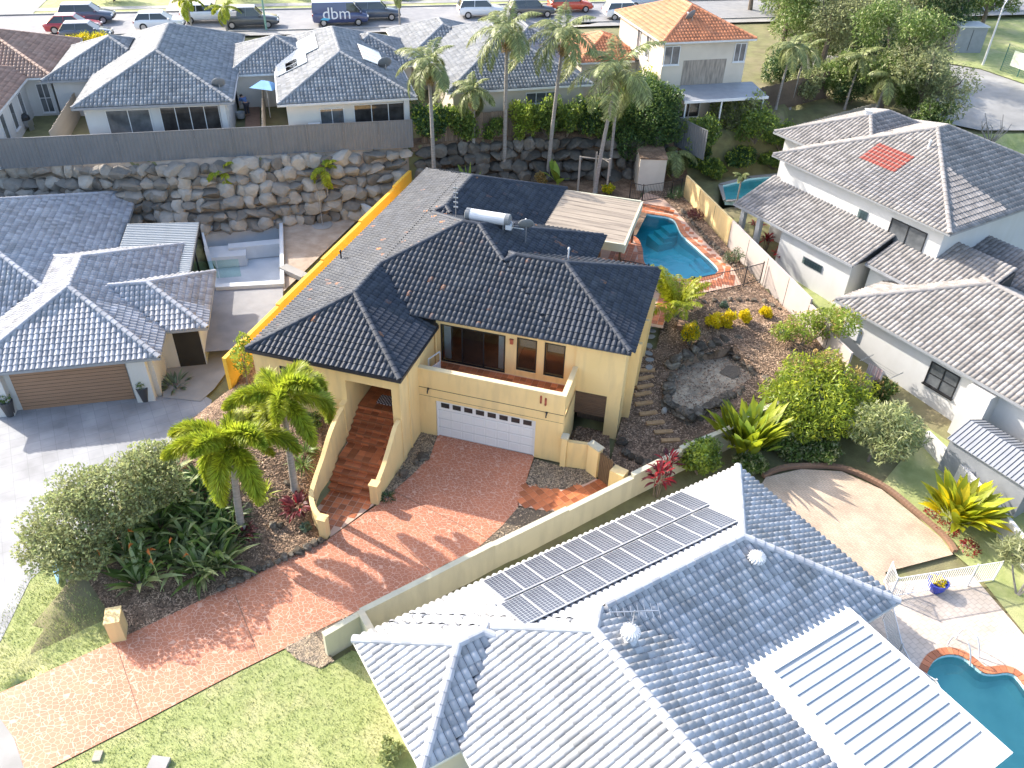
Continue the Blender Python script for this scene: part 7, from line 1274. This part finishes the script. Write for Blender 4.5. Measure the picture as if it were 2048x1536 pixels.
# bird of paradise bed and round bush by the pale driveway
k = 0
for a, b_ in ((300, 1005), (350, 1010), (400, 1040), (270, 1050), (320, 1060), (370, 1080), (420, 1095), (250, 1110), (300, 1120), (350, 1130), (400, 1140), (330, 960), (280, 1165), (440, 1130)):
    strap('bird_of_paradise', 'bird of paradise clump with grey-green paddle leaves in the bed by the pink driveway', 'plant', tuple(G(a, b_)), 46, 1.35, .17, 'lf_mid', .95, .35, .8, 'bird of paradise clumps by the driveway', 70+k, 0, 0, 'lf_pale', .5); k += 1
for i, (a, b_) in enumerate(((270, 1060), (272, 1098), (320, 1110), (400, 1105), (222, 1097), (312, 1098), (352, 1088), (328, 1128))):
    q = G(a, b_+55); t_ = thing('paradise_flower', 'orange bird of paradise flower on a stalk among the paddle leaves', 'flower', tuple(q), i*1.3, 'bird of paradise flowers'); link('stalk', MB().tube([(0, 0, 0), (.1, 0, 1.45)], .015, 5), K['shaft'], t_)
    for j in range(4): link('petal', MB().add([(.1, 0, 1.45), (.16, .05, 1.58), (.22+.05*j, .03*(j-1.5), 1.75-.08*j), (.16, -.04, 1.56)], [(0, 1, 2, 3)]), K['flower'], t_)
bush('round_bush', 'large rounded pale-green bush beside the pale driveway', 'bush', tuple(G(165, 1110)), [(0, 0, 1.5, 1.5, 1.5, 1.4), (.9, 1.5, 1.9, 1.5, 1.4, 1.4), (1.5, 2.8, 1.9, 1.3, 1.2, 1.3), (-.8, -.6, .9, 1.0, 1.0, .9), (.6, -.7, .9, 1.0, .9, .9), (.0, 1.0, 2.4, 1.1, 1.1, .8), (1.4, 3.3, 2.4, .9, .9, .8)], 14000, .14, 'lf_olive', None, .55, 5, shell=.5, mt2='lf_pale', n2=8000)
strap('agave_clump', 'blue-grey agave bed beside the brown garage door', 'plant', tuple(P(350, 770, 0)), 60, .7, .1, 'lf_blue', 1.2, .5, .5, None, 91); strap('agave_clump', 'spiky blue-grey agave at the foot of the boulders', 'plant', tuple(G(352, 415)), 40, .6, .12, 'lf_blue', 1.2, .2, .3, None, 92)
for i, (a, b_) in enumerate(((292, 800), (22, 830))):
    q = P(a, b_, 0); V, F, r = leafcloud([(0, 0, 1.05, .3, .3, .3)], 220, .14, .5); o = link('shrub', fast('shrub', V, F, r), K['lf_mid'], [t for t in D.objects if t.name.startswith('plant_pot')][i])
V, F, r = leafcloud([(0, 0, .56, .3, .3, .1)], 160, .12, .6, 1.); link('flowers', fast('flowers', V, F, r), K['lf_yellow'], FP1)
# plants on the pale boulder wall
for i, (a, b_, ty) in enumerate(((460, 400, 330), (657, 395, 318))): b = G(a, b_+5); palm(tuple(b), 2.3, ('young palm on the boulders left of the bare clearing', 'young palm on the boulders above the white wall')[i], 1.5, 6, 'feather', (.06, .045), (0, 0), None, .5, i+60, 0, 'lf_palm')
for i, (a, b_) in enumerate(((515, 400), (420, 400), (590, 380), (770, 375), (250, 420), (610, 395), (375, 385))): strap('grass_tuft', ('green strappy tussock planted among the pale boulders'), 'plant', tuple(G(a, b_)), 45, .85, .045, 'lf_mid', 1.0, .15, .9, 'tussocks among the pale boulders', 110+i)
# hedge shrubs above the dark boulder wall
def topz(x): y = float(np.interp(x, RX, RY))+1.9; return (x, y, float(T(x, y)))
for i, (x, rx, h_, mt, n) in enumerate(((-9.3, 1.2, 2.3, 'lf_dark', 3200), (-7.6, 1.2, 2.1, 'lf_mid', 2800), (-5.6, .8, 1.3, 'lf_mid', 1400), (-3.7, .9, 2.3, 'lf_bright', 2000), (-2.2, .9, 2.5, 'lf_mid', 2200), (-.8, .9, 2.1, 'lf_mid', 2000), (.7, 1.1, 2.4, 'lf_dark', 2600), (2.0, 1.2, 2.6, 'lf_mid', 2800))):
    q = topz(x); bush('hedge_shrub', ('dark glossy hedge shrub at the left end of the paling fence', 'dense green hedge shrub next to the orange-skirted palm', 'low green shrub before the bare palings', 'pale leggy shrub before the paling fence', 'mid-green upright shrub between two tall palms', 'mid-green shrub beside the leaning palm', 'dark shrub behind the stout ringed palm', 'dense shrub joining the dark hedge tree')[i], 'shrub', (q[0], q[1]-.5, q[2]-.1), blob(rx*1.25, 1.0, h_*1.15, 7, i+30, .1), int(n*1.4), .19, mt, None, .5, 5, shell=.45, mt2='lf_bright', n2=n//5)
bush('hedge_tree', 'big dark-green tree filling the back corner of the yellow house garden', 'tree', (4.3, 31.0, 3.8), [(0, 0, 2.6, 2.0, 1.8, 1.7), (-1.2, -.8, 1.6, 1.3, 1.2, 1.3), (1.3, -.5, 1.7, 1.4, 1.2, 1.3), (.2, .8, 3.6, 1.6, 1.4, 1.3), (-.6, -1.4, .6, 1.0, .9, 1.0), (1.2, .5, 3.2, 1.3, 1.2, 1.2), (-1.3, .3, 3.0, 1.2, 1.1, 1.1)], 15000, .17, 'lf_dark', None, .5, 6, shell=.55, mt2='lf_mid', n2=6500, trunk=(.2, 1.6))
strap('banana_plant', 'single bright banana leaf plant behind the charcoal back roof', 'plant', tuple(G(1115, 372)), 7, 1.7, .5, 'lf_bright', .9, .15, .5, None, 120, 0, .3, None, 0, 'shaft'); strap('spiky_plant', 'upright spiky green plant behind the charcoal back roof', 'plant', (-6.4, 23.2, 2.2), 26, 1.6, .16, 'lf_bright', .5, .3, .3, None, 121)
bush('dry_shrub', 'tan dry-flowered shrub behind the charcoal back roof', 'shrub', tuple(G(1082, 372)), blob(.5, .5, 1.1, 5, 7, .3), 600, .16, 'lf_tan', None); bush('yellow_shrub', 'yellow-green croton mound beside the beige store', 'shrub', tuple(G(1216, 388)), blob(.55, .5, .7, 5, 9, .1), 800, .15, 'lf_palm', None, mt2='lf_yellow', n2=250)
gq = thing('arching_palm', 'young arching palm hanging over the beige store', 'palm tree', (7.0, 29.6, 3.6))
for i in range(9): o = D.objects.new('frond', FR[('feather', 2.0, 'lf_palm2')][2+i % 3]); col.objects.link(o); o.parent = gq; o.location = (0, 0, .8); o.rotation_euler = (0, 0, i*.7)
link('stem', MB().tube([(0, 0, -1.), (0, 0, .85)], [.1, .07], 8), K['trunk'], gq)
for i, (x, y) in enumerate(((9.3, 23.6), (12.2, 18.3), (7.6, 26.3))): bush('dry_bush', ('brown bare-twigged bush by the bend of the pool', 'dark dry bush against the fence near the pool fence', 'dry bush at the back end of the pool')[i], 'bush', (x, y, 2.25), blob(.7, .6, .8, 5, i+50, .1), 900, .13, 'lf_maroon' if i == 0 else 'lf_dark', None, .2, 5, bark='bark')
# court plants lower right
strap('ginger_clump', 'large pale-yellow ginger clump beside the grey metal shed', 'plant', tuple(P(1905, 1050, 0)), 120, 1.6, .36, 'lf_lime', .85, .7, .6, None, 130, 0, .7, 'lf_yellow', .3, 'shaft')
bush('mango_tree', 'small round pale-green tree at the edge of the courtyard lawn', 'tree', tuple(P(1735, 925, .05)), [(.3, .3, 2.3, 1.2, 1.1, .9), (1.1, .0, 2.0, 1.0, .9, .8), (-.6, .1, 1.9, .9, .8, .8), (.4, -.7, 1.7, .9, .8, .7)], 3000, .27, 'lf_pale', None, .24, 4, up=-.2, shell=.35, mt2='lf_olive', n2=900, trunk=(.07, 1.0))
bush('maroon_hedge', 'row of pink-maroon bedding at the foot of the pale-yellow ginger', 'plant', tuple(P(1895, 1065, 0)), [(0, 0, .2, .5, .5, .3), (.7, -.9, .2, .5, .5, .3), (-.6, .8, .2, .4, .4, .3)], 700, .12, 'lf_red', None, .4, 3)
pt_ = bush('pandanus', 'spiky-headed small tree on pale stems beside the turquoise pool', 'tree', tuple(P(2035, 1190, 0)), [(0, 0, 2.3, .8, .8, .7), (-.8, .5, 1.9, .6, .6, .6), (.7, -.2, 2.0, .7, .7, .6)], 1500, .55, 'lf_olive', None, .09, 5, up=.5, shell=.3, bark='trunk')
for i, (a, b_, rx, h_) in enumerate(((1560, 900, 1.1, 1.2), (1620, 880, 1.2, 1.5), (1690, 860, 1.2, 1.4), (1500, 940, .8, .9), (1740, 850, .9, 1.2), (1640, 915, 1.0, .8))): bush('shaded_shrub', 'shaded green shrub between the cream boundary wall and the brick edging', 'shrub', tuple(P(a, b_, .1)), blob(rx, rx, h_, 6, 70+i, .1), 1700, .17, 'lf_mid', 'shaded shrubs behind the boundary wall', .5, 4, mt2='lf_olive', n2=400)
bush('croton_shrub', 'variegated small shrub on the front lawn beside the pale roof', 'shrub', tuple(P(785, 1512, 0)), blob(.45, .45, .7, 5, 77, .1), 500, .17, 'lf_pale', None, .5, 4)
for i, (a, b_, s) in enumerate(((1780, 860, .8), (1700, 700, 0), (1760, 800, .7))):
    if s: bush('side_shrub', 'bushy green shrub against the long white house', 'shrub', tuple(G(a, b_)), blob(s, s, s*1.6, 5, 80+i, .1), 900, .16, 'lf_mid', 'shrubs beside the long white house', mt2='lf_tan', n2=160)
for i, (a, b_) in enumerate(((1530, 500), (1510, 470), (1555, 530))): strap('pink_cordyline', 'pink-leaved cordyline by the porch of the two-storey white house', 'plant', tuple(G(a, b_)), 40, .5, .11, 'lf_red', 1.25, .3, 1.0, 'pink cordylines by the porch', 140+i, 0, .9, 'lf_maroon', .3)
# lagoon-pool garden bank
for i, (a, b_, rx, h_, mt) in enumerate(((1400, 300, 1.5, 2.6, 'lf_mid'), (1450, 280, 1.6, 3.2, 'lf_olive'), (1510, 285, 1.6, 2.6, 'lf_mid'), (1420, 350, 1.2, 1.2, 'lf_mid'), (1480, 335, 1.3, 1.4, 'lf_dark'), (1560, 300, 1.5, 2.2, 'lf_mid'), (1545, 335, 1.2, 1.2, 'lf_mid'), (1390, 330, 1.1, 1.6, 'lf_dark'), (1500, 255, 1.4, 2.6, 'lf_olive'))): bush('bank_shrub', 'leafy shrub on the bank above the green-blue lagoon pool', 'shrub', tuple(G(a, b_)), blob(rx, rx*.9, h_, 6, 90+i, .1), 2600, .2, mt, 'shrubs on the bank above the lagoon pool', .5, 5, mt2='lf_bright', n2=500)
b = G(1472, 412); palm(tuple(b), 2.2, 'small slim palm at the edge of the lagoon pool', .7, 7, 'feather', (.06, .05), (0, 0), None, .3, 77)
for i, (a, b_, r_, h_) in enumerate(((1600, 205, 1.6, 2.6), (1650, 195, 1.8, 3.2), (1700, 205, 1.7, 2.8), (1770, 190, 2.0, 3.0), (1640, 120, 2.4, 4.5), (1740, 135, 2.4, 4.0), (1810, 160, 2.0, 3.0), (1860, 185, 1.8, 2.4), (1560, 160, 1.8, 3.0), (1680, 70, 3., 5.), (1780, 60, 3, 5.), (1850, 60, 2.6, 4), (1580, 60, 2.6, 4.5), (1820, 225, 1.6, 2.2))): bush('undergrowth_shrub', 'leafy undergrowth shrub below the tall trees by the side street', 'shrub', tuple(G(a, b_)), blob(r_, r_, h_, 7, 600+i, .08), 2600, .26, ('lf_olive', 'lf_mid', 'lf_dark')[i % 3], 'undergrowth by the side street', .35, 5, up=0, shell=.4, mt2='lf_pale', n2=700)
# ---- trees along the back
def gum(a, b_, h, r, label, mt='lf_olive', n=5200, seed=1, size=.2, group='tall trees by the side street', z=None):
    q = P(a, b_, z) if z else G(a, b_); rr = random.Random(seed); lob = []
    for i in range(17): an = rr.uniform(0, 6.28); d_ = r*rr.uniform(.1, 1.0); s = r*rr.uniform(.3, .55); lob.append((d_*math.cos(an), d_*math.sin(an), h*rr.uniform(.3, .95), s, s, s*.75))
    bush('gum_tree', label, 'tree', tuple(q), lob, int(n*1.5), size*1.35, mt, group, .32, 8, up=-.3, shell=.3, mt2='lf_pale', n2=n//4, trunk=(.14+.01*h, h*.35))
gum(1640, 150, 9, 3.4, 'bright feathery tree beside the orange-roofed house', 'lf_olive', 6500, 1); gum(1760, 215, 7.5, 3.2, 'rounded green tree behind the grey timber fence', 'lf_mid', 6500, 2); gum(1830, 240, 5.5, 3.0, 'open-branched tree overhanging the side street', 'lf_olive', 4200, 3); gum(1700, 130, 10, 3.6, 'tall open gum tree between the palms and the side street', 'lf_olive', 6500, 4); gum(1790, 80, 10, 4.2, 'big pale gum tree beyond the side street', 'lf_olive', 6500, 5); gum(1560, 110, 8, 3.2, 'dense tree right behind the orange-roofed house', 'lf_mid', 6000, 6); gum(1880, 90, 8, 3.2, 'dark tree beside the electrical cabinet', 'lf_dark', 6000, 7); gum(1600, 40, 10, 4, 'far gum tree behind the cars by the orange-roofed house', 'lf_olive', 6000, 8, .24); gum(1720, 20, 11, 4.5, 'far tall gum tree at the head of the side street', 'lf_olive', 6000, 9, .24); gum(1850, 10, 10, 4.5, 'far dark gum tree above the electrical cabinet', 'lf_dark', 6000, 10, .24); gum(1500, 20, 8, 3.5, 'far tree peeking over the orange tiled roof', 'lf_olive', 4500, 11, .24); gum(1960, 60, 7, 2.6, 'park tree left of the lamp post', 'lf_mid', 4000, 12, .24); gum(1850, 290, 3.0, 1.6, 'small bushy tree behind the two-storey white house', 'lf_mid', 2200, 14)
for i, (a, b_, h) in enumerate(((1552, 215, 4.6), (1580, 215, 4.4), (1690, 215, 4.0), (1745, 240, 3.4))): b = G(a, b_); palm(tuple(b), h, ('pale-trunked palm left of a pair by the dark timber fence', 'pale-trunked palm right of a pair by the dark timber fence', 'drooping palm under the tall gum trees', 'low drooping palm above the warm-grey roof')[i], 2.2, 9, 'feather', (.1, .07), (.2, 0), None, .6, 200+i)
bm_ = thing('bare_tree', 'small bare-branched frangipani on the corner lawn', 'tree', tuple(G(1975, 300))); m_ = MB()
for i in range(12): a = i*.9; r_ = .5+.35*(i % 3); m_.tube([(0, 0, .1), (.3*r_*math.cos(a), .3*r_*math.sin(a), .7), (r_*math.cos(a), r_*math.sin(a), 1.3+.3*(i % 2)), (1.3*r_*math.cos(a+.3), 1.3*r_*math.sin(a+.3), 1.8+.3*(i % 3))], [.07, .05, .035, .02], 5)
link('branches', m_, K['trunk'], bm_)
strap('yellow_bromeliad', 'yellow spiky plant on the corner lawn', 'plant', tuple(G(2005, 318)), 30, .5, .1, 'lf_yellow', 1.2, .2, .5, None, 150)
# street trees, hedges and house trees at the back
for i, (a, b_, h_, l) in enumerate(((800, 50, 3.2, 'street palm beside the slate grey wagon'), (385, 62, 2.6, 'golden palm between the white hatchback and grey roof'), (455, 68, 2.2, 'golden palm behind the ridge of the rear grey roof'))): palm(tuple(P(a, b_, 6)), h_, l, 1.8, 9, 'feather', (.1, .08), (0, 0), None, .5, 300+i, 0, 'lf_palm' if i else 'lf_palm2')
bush('yellow_hedge', 'bright yellow clipped hedge in front of the red sedan', 'hedge', tuple(P(172, 92, 5.9)), [(0, 0, .5, 1.0, .7, .6), (1.2, .6, .5, 1.0, .7, .6), (-1.0, -.5, .4, .8, .6, .5)], 2200, .12, 'lf_yellow', None, mt2='lf_lime', n2=600)
for i, (u, v, h, r) in enumerate(((-20, 12, 3.0, 2.0), (-15, 11, 2.6, 1.6), (-1, 12, 3.0, 1.8), (11.5, 12, 3.4, 2.2), (17, 13, 3.6, 2.2), (22, 12.5, 3.4, 2.0), (31, 14, 3.5, 2.2), (40, 13, 3.6, 2.4), (48, 14, 4.5, 2.6), (56, 12, 4.5, 2.6), (64, 13, 5.5, 3), (28, 10.5, 1.4, 1.3))): q = st(u, v); bush('garden_shrub', 'garden shrub across the rear street behind the parked cars', 'shrub', (*q, 6), blob(r, r, h, 7, i+400, .1), 2400, .2, ('lf_mid', 'lf_olive', 'lf_dark')[i % 3], 'shrubs across the rear street', .5, 5, mt2='lf_pale', n2=400)
for i, (u, v, h, r) in enumerate(((-35, 24, 8, 4), (-12, 27, 9, 4), (14, 28, 9, 4), (36, 30, 9, 4.5), (60, 30, 10, 5), (82, 28, 10, 5))): q = st(u, v); gum(0, 0, h, r, 'background tree beyond the rear street', ('lf_olive', 'lf_mid')[i % 2], 4000, 30+i, .26, 'background trees beyond the rear street') if False else None
for i, (a, b_) in enumerate(((320, 262), (215, 270))): bush('courtyard_shrub', ('green shrub by the glass doors of the rear grey-roofed house', 'yellow-green shrub below the window of the rear grey-roofed house')[i], 'shrub', tuple(P(a, b_, 5.0)), blob(.6, .6, 1.5-.5*i, 5, 500+i, .1), 900, .16, ('lf_mid', 'lf_olive')[i], None)
bush('courtyard_shrub', 'dark round shrub behind the brown-roofed house corner', 'shrub', tuple(P(110, 215, 5.2)), blob(.7, .7, 1.6, 5, 510, .1), 900, .15, 'lf_dark', None)
bush('dense_tree', 'rounded green tree in front of the orange-roofed house', 'tree', (3.4, 33.6, 4.9), [(0, 0, 2.2, 1.6, 1.4, 1.5), (1.0, .3, 2.0, 1.1, 1.0, 1.2), (-.8, .2, 1.8, 1.1, 1.0, 1.2)], 4500, .18, 'lf_mid', None, .5, 4, mt2='lf_lime', n2=900, trunk=(.12, .8))
